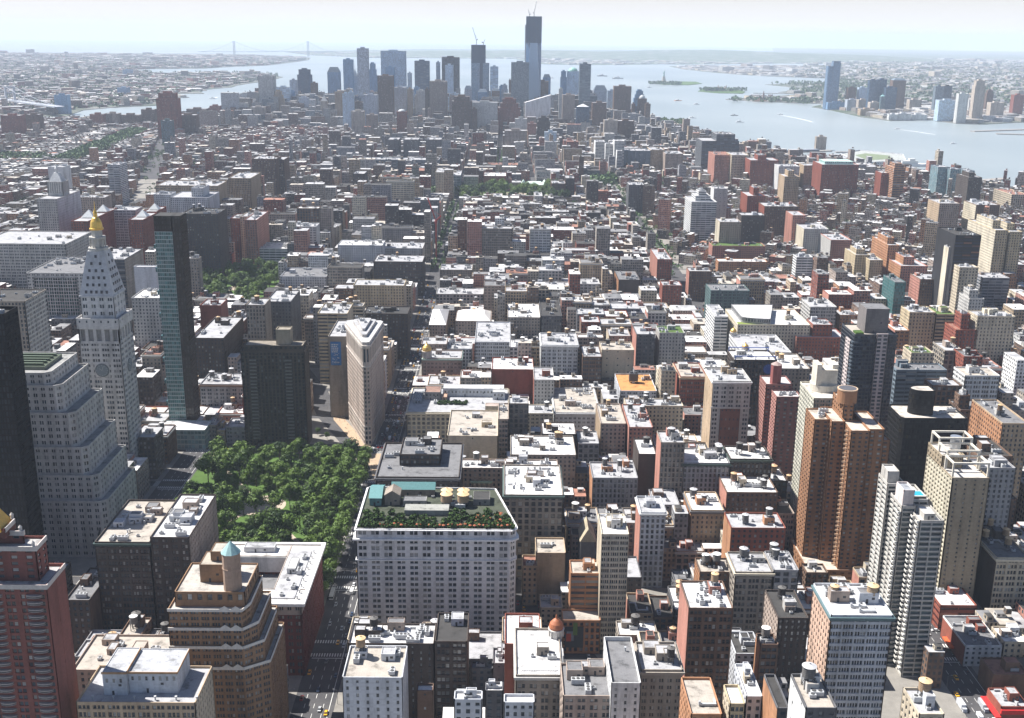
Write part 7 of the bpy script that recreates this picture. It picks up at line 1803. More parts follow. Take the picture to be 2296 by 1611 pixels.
# tallest tower, still being built
def crane(root, x, y, z, hh, ang, reach, mat):
    mb = MB(); mb.bar((0, 0, 0), (0, 0, hh), 2.4); c, s = math.cos(ang), math.sin(ang)
    mb.bar((0, 0, hh), (reach*.55*c, reach*.3*s, hh+reach), 1.6); mb.bar((0, 0, hh), (-9*c, -6*s, hh+3), 3); mb.bar((-9*c, -6*s, hh+3), (reach*.3*c, reach*.16*s, hh+reach*.55), .6)
    mb.build('crane', mat, root, (x, y, z))
def build_works():
    st = plain('crane_steel', (.3, .31, .33)); y0 = 4574
    xa, h = at_y(*PX(2, 1237, 114), y0); xb, _ = at_y(*PX(2, 1341, 114), y0); w = (xb-xa)/2; hg = at_y(*PX(2, 1290, 290), y0)[1]
    r = empty('skyscraper', (xa+xb)/2, y0+w); tag(r, 'tallest tower, glass below and dark unfinished steel above, crane on top', 'skyscraper')
    gl = plain('tower_glass', (.30, .42, .55), .15); gd = plain('tower_glass_dark', (.06, .13, .24), .15)
    # square below, turning through an octagon: eight tall triangles
    mb = MB(); B = rect(-w, w, -w, w); k = w*1.0; Tm = [(0, -k), (k, 0), (0, k), (-k, 0)]
    lerp = lambda a, b, t: (a[0]+(b[0]-a[0])*t, a[1]+(b[1]-a[1])*t); t = hg/430; H0 = 56
    mb.prism(B, 0, H0, 0)
    for i in range(4):
        a, b = B[i], B[(i+1) % 4]; m = Tm[i]; n_ = Tm[(i+1) % 4]
        ta, tb = lerp(a, m, t*.75), lerp(b, m, t*.75); tc = lerp(b, n_, t*.75)
        mb.poly([(*a, H0+.1), (*b, H0+.1), (*tb, hg), (*ta, hg)], 0); mb.poly([(*b, H0+.1), (*tc, hg), (*tb, hg)], 1)
    mb.build('glass_shaft', [gl, gd], r)
    S = (5, 4, .7, .75, 1, .7); blk(r, 'open_floors', rect(-w, w, -w, w), hg, h, S, [plain('raw_steel', (.05, .10, .17)), plain('raw_steel', (.05, .10, .17)), plain('raw_floor', (.025, .05, .09)), roofing(R_['g'])], 2)
    crane(r, 0, 0, h, 14, 1.2, 46, st); crane(r, -w*.6, 2, h, 8, 2.0, 20, st)
    mb = MB(); mb.box(-2, 2, -2, 2, 0, h-30); mb.build('hoist', st, r, (-w-2.2, 0, 0))
    y0 = 4600; xa, h = at_y(*PX(2, 866, 306), y0); xb, _ = at_y(*PX(2, 962, 306), y0); w = (xb-xa)/2; hg = at_y(*PX(2, 900, 425), y0)[1]; x2, _ = at_y(*PX(2, 986, 420), y0)
    r = empty('skyscraper', (xa+xb)/2, y0+w); tag(r, 'half built tower with dark open top floors and two cranes', 'skyscraper')
    gm = [plain('tower_glass', (.26, .38, .5), .15)]*2+[glass((.08, .12, .16), .1, (.3, .35, .4)), roofing(R_['g'])]
    blk(r, 'wall', rect(-w, w*.2, -w, w), 0, hg, (3, 4, .86, .7, 1, .3), gm, 0); blk(r, 'core_strip', rect(w*.2+.05, w*.62, -w+1, w), 0, hg, (3, 4, .8, .8, 1, .3), [plain('raw_steel', (.05, .10, .17))]*2+[plain('raw_floor', (.025, .05, .09)), roofing(R_['g'])], 0)
    blk(r, 'wall', rect(w*.62+.05, x2-(xa+xb)/2, -w, w), 0, hg, (3, 4, .86, .7, 1, .3), gm, 0)
    blk(r, 'open_floors', rect(-w, w, -w, w), hg+.1, h, S, [plain('raw_steel', (.05, .10, .17)), plain('raw_steel', (.05, .10, .17)), plain('raw_floor', (.025, .05, .09)), roofing(R_['g'])], 2)
    crane(r, -w*.3, 0, h, 20, 2.2, 50, st); crane(r, w*.7, 0, h, 10, .6, 14, st)
    # wedge topped white block and tallest tower across the river
    y0 = 4150; xa, h = at_y(*PX(2, 1230, 690), y0); xb, h2 = at_y(*PX(2, 1400, 640), y0); w = (xb-xa)/2
    r = empty('slant_roof_block', (xa+xb)/2, y0+20); tag(r, 'white block whose roof line slopes up to the right', 'building'); mb = MB()
    mb.quad((-w, -20, 0), (w, -20, 0), (w, -20, h2), (-w, -20, h)); mb.quad((w, -20, 0), (w, 20, 0), (w, 20, h2), (w, -20, h2)); mb.quad((w, 20, 0), (-w, 20, 0), (-w, 20, h), (w, 20, h2)); mb.quad((-w, 20, 0), (-w, -20, 0), (-w, -20, h), (-w, 20, h))
    mb.build('wall', masonry((.62, .63, .64)), r); mb = MB(); mb.quad((-w, -20, h+.3), (w, -20, h2+.3), (w, 20, h2+.3), (-w, 20, h+.3)); mb.build('roof', roofing(R_['w']), r)
    y0 = ground(*PX(3, 1025, 735))[1]; xa, h = at_y(*PX(3, 982, 445), y0); xm, _ = at_y(*PX(3, 1016, 445), y0); xb, h2 = at_y(*PX(3, 1072, 412), y0)
    r = empty('skyscraper', xm, y0+20); tag(r, 'tallest tower across the river, blue glass with rounded shoulders', 'skyscraper'); gm = [plain('river_tower_glass', (.10, .17, .26), .2)]*2+[glass((.06, .10, .16), .05, (.2, .26, .3)), roofing(R_['g'])]
    a, b = xa-xm, xb-xm; blk(r, 'wall', [(a, -14), (a+3, -18), (0, -18), (0, 18), (a, 18)], 0, h, (3, 4, .86, .6, 1, .2), gm, 0); blk(r, 'wall', [(.05, -20), (b-4, -20), (b, -14), (b, 20), (.05, 20)], 0, h2-8, (3, 4, .86, .6, 1, .2), gm, 0)
    blk(r, 'crown', rect(2, b-3, -15, 15), h2-8, h2, (3, 8, .86, .8, 1, .2), gm, 0)
build_works()
# ------------------------------------------------------------------ statue, bridges, piers, boats
def statue():
    x, y = ground(1488, 187); r = empty('statue', x, y, 1); tag(r, 'tiny green robed statue with raised torch on a stone pedestal on an island', 'statue')
    st = masonry((.42, .38, .32)); cg = plain('verdigris', (.22, .38, .34), .6)
    mb = MB(); P = []
    for i in range(22): a = i*math.pi/11; q = 58 if i % 2 == 0 else 42; P.append((q*math.cos(a), q*math.sin(a)))
    mb.prism(P, 0, 10); mb.prism(rect(-19, 19, -19, 19), 10, 20, P2=rect(-14, 14, -14, 14)); mb.prism(rect(-12, 12, -12, 12), 20, 47, P2=rect(-9, 9, -9, 9)); mb.box(-10.5, 10.5, -10.5, 10.5, 44, 47); mb.build('pedestal', st, r)
    mb = MB(); lathe(mb, [(5.2, 0), (5.4, 6), (4.6, 16), (4.4, 22), (5.2, 28), (4.6, 31), (1.8, 33), (1.6, 34.5), (2.3, 36), (2.4, 38), (1.6, 40), (0, 40.6)], n=12)
    mb.bar((4, 0, 30), (6.4, 0, 40), 2.0); mb.bar((6.4, 0, 40), (6.2, 0, 45), 1.3); mb.bar((-4, 0, 29), (-5.5, -2, 22), 2.2)
    for i in range(7): a = .3+i*.4; mb.bar((2*math.cos(a), 0, 39), (4.4*math.cos(a), 0, 39+2.6*math.sin(a)+.4), .4)
    mb.build('figure', cg, r, (0, 0, 47), smooth=False); mb = MB(); mb.cyl(0, 0, 0, 1.2, 1.5, n=8, bottom=True); mb.cyl(0, 0, 1.2, 3.6, .9, n=8, r2=0); mb.build('torch', plain('gilding', (.62, .38, .1), .4, .7), r, (6.2, 0, 92)); mb = MB(); mb.box(-1.6, 1.6, -.5, .5, 0, 6); mb.build('tablet', cg, r, (-5.5, -3, 68))
statue()
def bridge(name, label, A, B_, th, deck, w, mat, towers, back):
    """suspension bridge from A to B_ ; towers = positions along it"""
    ang = math.atan2(B_[1]-A[1], B_[0]-A[0]); L = math.dist(A, B_); r = empty(name, *A, 0, ang); tag(r, label, 'bridge')
    zc = lambda u: drop(A[0]+math.cos(ang)*u, A[1]+math.sin(ang)*u)-drop(*A)
    mb = MB(); n = 24
    for i in range(n):
        u0, u1 = L*i/n, L*(i+1)/n; mb.bar((u0, 0, deck+zc(u0)), (u1+2, 0, deck+zc(u1)), 0); 
        for s in (-w, w): mb.bar((u0, s, deck+zc(u0)), (u1, s, deck+zc(u1)), 5)
        mb.quad((u0, -w, deck+zc(u0)+1), (u1, -w, deck+zc(u1)+1), (u1, w, deck+zc(u1)+1), (u0, w, deck+zc(u0)+1))
    mb.build('deck', mat, r)
    for u in towers:
        mb = MB()
        for s in (-w, w): mb.box(-w*.3, w*.3, s-w*.22, s+w*.22, -3, th)
        for z in (deck*.9, (deck+th)/2, th-6): mb.box(-w*.25, w*.25, -w*.78, w*.78, z, z+5)
        mb.build('tower', mat, r, (u, 0, zc(u)))
    for s in (-w, w):
        mb = MB(); pts = [0]+list(towers)+[L]; low = deck+5
        for k, (a, b) in enumerate(zip(pts, pts[1:])):
            m = 14
            def zz(u):
                t = (u-a)/(b-a)
                if k == 1: return low+(th-low)*(2*t-1)**2
                e0, e1 = (deck, th) if k == 0 else (th, deck); return e0+(e1-e0)*t-(th-deck)*.25*math.sin(math.pi*t)
            for i in range(m):
                u0, u1 = a+(b-a)*i/m, a+(b-a)*(i+1)/m; mb.bar((u0, s, zz(u0)+zc(u0)), (u1, s, zz(u1)+zc(u1)), 1.6); mb.bar((u1, s, zz(u1)+zc(u1)-.2), (u1, s, deck+zc(u1)), .7)
        mb.build('cable', mat, r)
V1 = at_y(524, 92, 15800)[0]; V2 = at_y(690, 92, 16700)[0]
ux, uy = V2-V1, 900; bridge('suspension_bridge', 'faint two towered suspension bridge far out on the hazy horizon', (V1-ux*.45, 15800-uy*.45), (V2+ux*.4, 16700+uy*.4), 211, 68, 16, plain('hazy_steel', (.28, .32, .34)), (math.hypot(ux, uy)*.45, math.hypot(ux, uy)*1.45), 0)
a_ = ground(135, 262); b_ = ground(-160, 200, 40)
ux, uy = b_[0]-a_[0], b_[1]-a_[1]; L_ = math.hypot(ux, uy); bridge('suspension_bridge', 'pale decked suspension bridge curving out of the picture at the left edge', (a_[0], a_[1]), (a_[0]+ux*1.1, a_[1]+uy*1.1), 98, 38, 18, plain('bridge_steel', (.36, .38, .42)), (L_*.32, L_*.9), 0)
def pier(name, p0, p1, w, label, h=1.2, mat=None, cat='pier'):
    A, B_ = ground(*p0), ground(*p1); ang = math.atan2(B_[1]-A[1], B_[0]-A[0]); L = math.dist(A, B_); r = empty(name, *A, 0, ang); tag(r, label, cat); mb = MB(); mb.box(0, L, -w/2, w/2, -2, h); mb.build('deck', mat or masonry((.3, .28, .26)), r); return r, L
r, L = pier('pier', PX(3, 560, 1026), PX(3, 995, 1012), 22, 'long dark pier leading to the tan ventilation tower'); mb = MB(); mb.box(0, L*.8, -9, 9, 1.2, 6, 0, 1); mb.build('shed', [masonry((.12, .14, .17)), roofing((.3, .33, .38))], r)
tower(3, 905, 972, 922, 0, 'E', 'square tan ventilation tower standing in the river on the pier', 'N' if False else 'V', None, 1006, 'ventilation_tower', 20)
pier('pier', PX(3, 1030, 1022), PX(3, 1198, 1020), 8, 'thin breakwater pier right of the ventilation tower'); pier('pier', PX(3, 20, 890), PX(3, 245, 893), 26, 'green topped park pier behind the dark glass block', mat=M_PARKG)
pier('pier', PX(3, 1950, 882), PX(3, 2300, 870), 22, 'long low pier, upper one at the right edge'); pier('pier', PX(3, 2110, 898), PX(3, 2310, 904), 26, 'broad marina pier, lower one at the right edge'); pier('pier', PX(3, 2020, 1212), PX(3, 2170, 1200), 24, 'small leafy park pier near the right edge')
pier('pier', PX(3, 300, 668), PX(3, 600, 684), 26, 'long rail jetty before the old terminal'); pier('pier', PX(3, 480, 626), PX(3, 820, 632), 12, 'thin causeway between island and park')
for k, (p, q, w) in enumerate(((PX(1, 890, 612), PX(1, 1375, 606), 120), (PX(1, 1020, 598), PX(1, 1480, 582), 80), (PX(1, 620, 690), PX(1, 1040, 672), 90), (PX(1, 660, 705), PX(1, 1035, 695), 50), (PX(1, 1240, 655), PX(1, 1060, 645), 60))):
    rr, L = pier('pier', p, q, w, ['long white roofed pier shed across the narrow river', 'second white pier shed farther along the far shore', 'tan pier with pale sheds nearer the bridge', 'dark edged pier below the tan one', 'short pier beside the lone red tower'][k]); mb = MB(); mb.box(L*.05, L*.95, -w*.35, w*.35, 1.2, 11, 0, 1); mb.build('shed', [masonry((.5, .47, .42)), roofing(R_['w'] if k < 2 else R_['t'], .12)], rr)
# sports pier with its roof field
def sports_pier():
    P = [ground(*PX(3, a, b)) for a, b in ((1060, 1062), (1190, 1040), (1480, 1068), (1500, 1110), (1200, 1130))]; x = sum(p[0] for p in P)/5; y = sum(p[1] for p in P)/5
    r = empty('sports_pier', x, y); tag(r, 'broad square sports pier with white walls and a green roof field', 'pier'); q = [(a-x, b-y) for a, b in P]
    if sum(q[i-1][0]*q[i][1]-q[i][0]*q[i-1][1] for i in range(5)) < 0: q = q[::-1]
    blk(r, 'shed', q, -1, 12, (8, 6, .6, .5, 1, .4), mats4((.55, .56, .58), None, (.4, .42, .4)), 3); mb = MB(); mb.prism([(a*.55, b*.55) for a, b in q], 12.02, 12.3); mb.build('field', ground_mat('turf', [(.3, (.12, .16, .09)), (.7, (.2, .23, .15))], .1), r)
sports_pier()
def hall():
    x, y = ground(*PX(3, 545, 680)); r = empty('terminal_hall', x, y); tag(r, 'old brick ferry terminal with a pointed clock cupola on the far shore', 'building'); mb = MB(); mb.prism(rect(-55, 55, -18, 18), 0, 16, P2=rect(-50, 50, -4, 4)); mb.build('hall', masonry((.3, .14, .1)), r); mb = MB(); mb.box(-5, 5, -5, 5, 0, 34); mb.prism(rect(-5, 5, -5, 5), 34, 56, P2=rect(-.3, .3, -.3, .3)); mb.build('cupola', masonry((.28, .2, .18)), r)
    x, y = ground(*PX(3, 265, 612)); r = empty('island_hall', x, y); tag(r, 'low pale hall with corner turrets on the round wooded island', 'building'); mb = MB(); mb.box(-60, 60, -14, 14, 0, 16); mb.box(-25, 25, -18, 18, 0, 22)
    for s in (-25, 25): mb.cyl(s, -18, 0, 30, 4, n=8); mb.cyl(s, -18, 30, 40, 4.4, n=8, r2=0)
    mb.build('hall', masonry((.48, .38, .32)), r)
hall()
def boat(px, py, L, label, head, wake=None, kind='boat', col=(.6, .62, .64)):
    x, y = ground(px, py); r = empty(kind, x, y, -1.8, head); tag(r, label, kind); w = L*.13
    mb = MB(); mb.prism([(-L/2, -w), (L*.3, -w), (L/2, 0), (L*.3, w), (-L/2, w)], 0, L*.07, bottom=True); mb.build('hull', plain('hull_paint', col), r); mb = MB(); mb.box(-L*.35, L*.15, -w*.7, w*.7, L*.07, L*.16); mb.box(-L*.1, L*.08, -w*.4, w*.4, L*.16, L*.22); mb.build('cabin', plain('cabin_paint', (.65, .65, .63)), r)
    if wake:
        a = ground(*wake); mb = MB(); dx, dy = a[0]-x, a[1]-y; q = math.hypot(dx, dy); nx, ny = -dy/q, dx/q; n = 10
        for i in range(n):
            t0, t1 = i/n, (i+1)/n; b = lambda t: (.25+1.0*t)*L*.32*(1-t*.75); cv = lambda t: math.sin(t*2.2)*q*.04
            mb.quad(*[(dx*t+nx*(cv(t)+s*b(t)), dy*t+ny*(cv(t)+s*b(t)), 0) for t, s in ((t0, -1), (t1, -1), (t1, 1), (t0, 1))])
        o = mb.build('wake', ground_mat('foam', [(.35, (.35, .4, .42)), (.6, (.75, .77, .78))], .08)); o.location = (x, y, -1.7+drop(x, y)); tag(o, kind='structure')
bl = [(PX(3, 658, 770), 32, 'fast boat trailing a long curved white wake mid river', 3.0, PX(3, 860, 818)), (PX(3, 1442, 865), 30, 'fast boat with a straight white wake near the far waterfront', 3.0, PX(3, 1690, 902)), (PX(3, 1822, 963), 22, 'small white boat alone near the right side', 0, None), (PX(3, 352, 775), 34, 'small dark boat mid river', 0, None), (PX(3, 388, 819), 36, 'tan barge drifting mid river', 0, None), (PX(3, 70, 791), 34, 'boat with short wake near the cluster end', .1, PX(3, 0, 797)), (PX(3, 100, 700), 34, 'distant boat with a long white wake', .1, PX(3, 0, 694)), (PX(2, 1410, 525), 50, 'white ferry near the tallest tower', 1.2, None), (PX(2, 2255, 676), 42, 'orange ferry below the statue island', .2, None), (PX(2, 2060, 588), 40, 'small ferry left of the statue island', .2, None), (PX(2, 1745, 512), 90, 'long dark barge, left of two, in the bay', .1, None), (PX(2, 1850, 528), 90, 'long dark barge, right of two, in the bay', .1, None), (PX(1, 1424, 662), 40, 'white ferry leaving a short wake on the narrow river', 2.9, PX(1, 1472, 650))]
for (p, L, lb, hd, wk) in bl: boat(*p, L, lb, hd, wk, col=(.5, .2, .08) if 'orange' in lb else ((.12, .13, .15) if 'dark' in lb else (.6, .62, .64)))
boat(*PX(3, 1540, 1112), 95, 'big white cruise yacht moored beside the sports pier', .15, None, 'yacht', (.68, .68, .68)); boat(*PX(3, 1420, 1122), 60, 'smaller white yacht moored before the cruise yacht', .1, None, 'yacht', (.66, .66, .66))
# ------------------------------------------------------------------ trees, traffic, people
def tree_proto(seed, H, Rr, nleaf=1500):
    rn = random.Random(seed)
    def tr():
        m = MB(); m.cyl(0, 0, 0, H*.42, .32, n=7, r2=.2)
        for k in range(6):
            a = k*1.05+rn.random(); m.bar((0, 0, H*(.28+.02*k)), (Rr*.55*math.cos(a), Rr*.55*math.sin(a), H*rn.uniform(.5, .7)), .16)
        return m, [plain('bark', (.11, .085, .06), .9)]
    def cr():
        m = MB(); cl = []
        for k in range(13):
            a, q = rn.uniform(0, 6.28), rn.uniform(.15, .72)*Rr; cl.append((q*math.cos(a), q*math.sin(a), H*rn.uniform(.5, .86)-q*.22, rn.uniform(.3, .48)*Rr))
        cl.append((0, 0, H*.86, Rr*.42))
        for k in range(nleaf):
            c = rn.choice(cl); v = Vector((rn.gauss(0, 1), rn.gauss(0, 1), rn.gauss(0, 1))).normalized(); p = Vector(c[:3])+v*c[3]*rn.uniform(.7, 1.08)
            u = (v.cross(Vector((rn.gauss(0, 1), rn.gauss(0, 1), rn.gauss(0, 1)))).normalized()+v*rn.uniform(-.4, .4)).normalized(); w = v.cross(u).normalized(); s = rn.uniform(.25, .5); u *= s; w *= s*.8
            m.quad(tuple(p-u-w), tuple(p+u-w*.4), tuple(p+u+w), tuple(p-u+w*.6))
        return m, [M_LEAF]
    return shared(('trunk', seed), tr), shared(('crown', seed), cr)
PROTO = [tree_proto(k, 13+k*1.2, 5.0+k*.45) for k in range(5)]
def plant(x, y, label, group, s=1.0, kind='park_tree', rn=random.Random(8)):
    t, c = rn.choice(PROTO); r = empty(kind, x, y, .2, rn.uniform(0, 6.28)); tag(r, label, 'tree', group); q = s*rn.uniform(.75, 1.15)
    for nm, me in (('trunk', t), ('crown', c)): inst(nm, me, r, (0, 0, 0), 0, q)
rn = random.Random(12)
def grove(x0, x1, y0, y1, step, holes, label, group, s=1.0):
    y = y0
    while y < y1:
        x = x0
        while x < x1:
            px_, py_ = x+rn.uniform(-.4, .4)*step, y+rn.uniform(-.4, .4)*step
            if all(((px_-h[0])/h[2])**2+((py_-h[1])/h[3])**2 > 1 for h in holes) and rn.random() < .95: plant(px_, py_, label, group, s)
            x += step
        y += step
grove(-152, -99, 604, 634, 11.8, [], 'leafy green tree in the dense canopy of the park beside the campanile', 'trees of the near square park', 1.38)
grove(-216, -104, 634, 828, 11.8, [(-163, 692, 26, 15), (-172, 742, 24, 16), (-140, 708, 16, 9), (-160, 800, 18, 10), (-196, 716, 12, 10)], 'leafy green tree in the dense canopy of the park beside the campanile', 'trees of the near square park', 1.38)
grove(-402, -308, 1356, 1586, 15.5, [(-355, 1500, 12, 14)], 'green tree in the canopy of the second square park beyond the dark ribbed tower', 'trees of the second square park', 1.4)
grove(-64, 146, 2296, 2464, 25, [(40, 2380, 18, 14)], 'small green tree in the far square park down the avenue', 'trees of the far square park', 2.0)
for k, (x, y) in enumerate(((-140, 878), (-150, 890), (-165, 918))): plant(x, y, 'small street tree on the plaza between ribbed tower and wedge tower', 'plaza trees by the wedge tower', .55, 'street_tree')
for k in range(22): plant(-98-rn.random()*2, 588+k*11, 'street tree shading the pavement along the near park edge', 'pavement trees along the park', 1.25, 'street_tree')
# roof gardens that show in the photograph
for x, y, h, lb in ((-20, 884, 30.5, 'planter shrub on the pale corner building roof'),):
    pass
# ---- vehicles
def car_parts(kind, col):
    dk = plain('car_glass', (.02, .025, .03), .1); ty = plain('tyre', (.02, .02, .02), .8); bd = plain('car_paint', col, .3)
    L, W_c, H1, H2 = {'car': (4.7, 1.85, .85, 1.45), 'van': (5.6, 2.1, 1.2, 2.3), 'truck': (9.5, 2.5, 1.2, 3.4), 'bus': (12, 2.6, 1.3, 3.1)}[kind]
    def body():
        m = MB(); w, l = W_c/2, L/2
        if kind == 'car':
            m.prism([(-w, -l+.15), (-w+.2, -l), (w-.2, -l), (w, -l+.15), (w, l-.15), (w-.2, l), (-w+.2, l), (-w, l-.15)], .3, H1, P2=[(-w+.08, -l+.25), (-w+.25, -l+.12), (w-.25, -l+.12), (w-.08, -l+.25), (w-.08, l-.25), (w-.25, l-.12), (-w+.25, l-.12), (-w+.08, l-.25)])
            m.prism([(-w+.1, -1.7), (w-.1, -1.7), (w-.1, 1.2), (-w+.1, 1.2)], H2-.08, H2, P2=[(-w+.3, -1.15), (w-.3, -1.15), (w-.3, .6), (-w+.3, .6)]) if False else m.box(-w+.3, w-.3, -1.15, .6, H2-.06, H2)
        else:
            m.box(-w, w, -l, l-(.9 if kind == 'van' else 2.4 if kind == 'truck' else 0), .45, H2); 
            if kind != 'bus': m.prism(rect(-w+.05, w-.05, l-(.9 if kind == 'van' else 2.2), l), .45, H1+.9, P2=rect(-w+.15, w-.15, l-(.9 if kind == 'van' else 2.1), l-.5))
        return m, [bd]
    def gls():
        m = MB(); w = W_c/2; l = L/2
        if kind == 'car': m.prism(rect(-w+.1, w-.1, -1.75, 1.25), H1, H2-.06, P2=rect(-w+.3, w-.3, -1.15, .6))
        elif kind == 'bus': m.box(-w-.02, w+.02, -l-.02, l+.02, 1.5, 2.5)
        else: m.box(-w-.01, w+.01, l-1.5 if kind == 'truck' else l-2.4, l-.55, H1+.35, H1+.85)
        return m, [dk]
    def wh():
        m = MB()
        lathe(m, [(0, -.12), (.34, -.12), (.34, .12), (0, .12)], n=10); return m, [ty]
    k = (kind, col)
    return shared(('body',)+k, body), shared(('windows',)+k, gls), shared(('wheel', kind), wh), L, W_c
def vehicle(kind, col, x, y, rz, label, group, cat=None, name=None):
    b, g, w, L, Wc = car_parts(kind, col); r = empty(name or kind, x, y, .02, rz); tag(r, label, cat or kind, group)
    inst('body', b, r, (0, 0, 0)); inst('windows', g, r, (0, 0, 0))
    for sx in (-1, 1):
        for sy in (-1, 1): o = inst('wheel', w, r, (sx*(Wc/2-.1), sy*L*.32, .34)); o.rotation_euler = (0, math.pi/2, 0)
CC = {'silver': (.4, .41, .42), 'black': (.02, .02, .022), 'white': (.62, .62, .62), 'dark blue': (.03, .05, .1), 'grey': (.15, .15, .16), 'red': (.3, .03, .03)}
YEL = (.78, .40, .02)
def nth(k):
    k += 1
    return ORD[k-1] if k <= 15 else str(k)+('th' if k % 100 in (11, 12, 13) else {1: 'st', 2: 'nd', 3: 'rd'}.get(k % 10, 'th'))
def street(av, y0, y1, where, grp, lanes=(-7.6, -4.2, 0, 3.6, 7.4), dens=.5, turn=0, stepy=8.5):
    L = []
    for l in lanes:
        y = y0+rn.uniform(0, 6)
        while y < y1:
            if rn.random() < dens:
                q = rn.random(); k = 'taxi' if q < .22 else ('van' if q < .3 else rn.choice(list(CC))); L.append((y, l, k))
            y += stepy+rn.uniform(-1, 3)
    n = {}
    for y, l, k in sorted(L):
        x = (av if not callable(av) else av(y))+l; i = n[k] = n.get(k, -1)+1; who = nth(i)+' nearest ' if i else 'nearest '
        if k == 'taxi': vehicle('car', YEL, x, y, math.pi+turn, f'{who}yellow taxi {where}', grp+' taxis', 'taxi', 'taxi')
        elif k == 'van': vehicle('van', (.6, .6, .6), x, y, math.pi+turn, f'{who}white van {where}', grp+' vans', 'van', 'delivery_van')
        else: vehicle('car', CC[k], x, y, math.pi+turn, f'{who}{k} car {where}', grp+' cars', 'car', 'parked_car' if abs(l) > 7 else 'car')
street(-86, 470, 640, 'on the avenue left of the white garden roof block', 'lower avenue', dens=.28)
street(-86, 850, 1180, 'in the avenue canyon right of the wedge tower', 'avenue canyon', dens=.55)
street(-86, 1180, 1500, 'far up the avenue canyon', 'far avenue canyon', dens=.5, lanes=(-7.4, 0, 3.6, 7.4))
street(268, 1150, 1400, 'on the bright avenue beside the cream store', 'bright avenue', dens=.6)
street(lambda y: bway(y), 500, 600, 'on the slanting avenue beside the orange brick loft', 'slanting avenue', lanes=(-6, 6), dens=.7)
street(554, 1080, 1240, 'on the avenue behind the big beige apartment block', 'west avenue', dens=.5, lanes=(-7.4, 0, 7.4))
for k, (x, c) in enumerate(((-215, YEL), (-222, YEL), (-232, (.6, .6, .6)), (-205, (.02, .02, .022)), (-212, (.6, .6, .6)), (-190, YEL), (-178, (.6, .6, .6)), (-240, (.02, .02, .022)), (-200, YEL), (-183, (.6, .6, .6)), (-170, (.4, .41, .42)))):
    y = 853 if k % 2 else 861; nm = 'taxi' if c == YEL else 'car'; vehicle('car', c, x, y, -1.5708, f"{'yellow taxi' if nm == 'taxi' else 'car'}, {nth(k)} in the line crossing between park and dark ribbed tower", 'cross street '+nm+'s', nm, nm)
lower = [(258.6, 520, 'car', YEL, 'yellow taxi nearest the white crosswalk on the lower right avenue', 'taxi'), (265.5, 508.5, 'car', YEL, 'yellow taxi beside the traffic lane line, sunlit, lower right avenue', 'taxi'), (259.5, 492, 'car', YEL, 'yellow taxi in the shade on the lower right avenue', 'taxi'), (257.5, 480, 'truck', (.5, .52, .55), 'pale box truck left of two on the shaded lower right avenue', 'truck'), (269, 480, 'truck', (.45, .47, .5), 'grey box truck right of two on the shaded lower right avenue', 'truck'), (263.5, 471, 'van', (.62, .64, .66), 'white van ahead of the trucks at the lower right', 'van'), (269.5, 465.5, 'van', (.6, .62, .64), 'second white van at the bottom edge, lower right', 'van'), (266, 555, 'car', (.6, .6, .6), 'white car crossing beyond the crosswalk, lower right avenue', 'car'), (273, 560, 'car', (.62, .62, .62), 'white car parked by the red building, lower right', 'car')]
for x, y, kd, c, lb, ct in lower: vehicle(kd, c, x, y, math.pi if y < 540 else 1.57, lb, None, ct, {'taxi': 'taxi', 'truck': 'box_truck', 'van': 'delivery_van', 'car': 'car'}[ct])
vehicle('bus', (.55, .05, .25), bway(552)+7, 552, math.pi+.42, 'pink and red tour bus parked along the slanting avenue', None, 'bus', 'tour_bus')
vehicle('bus', (.62, .62, .6), -94, 598, math.pi, 'white bus by the pavement at the corner of the near park', None, 'bus', 'bus')
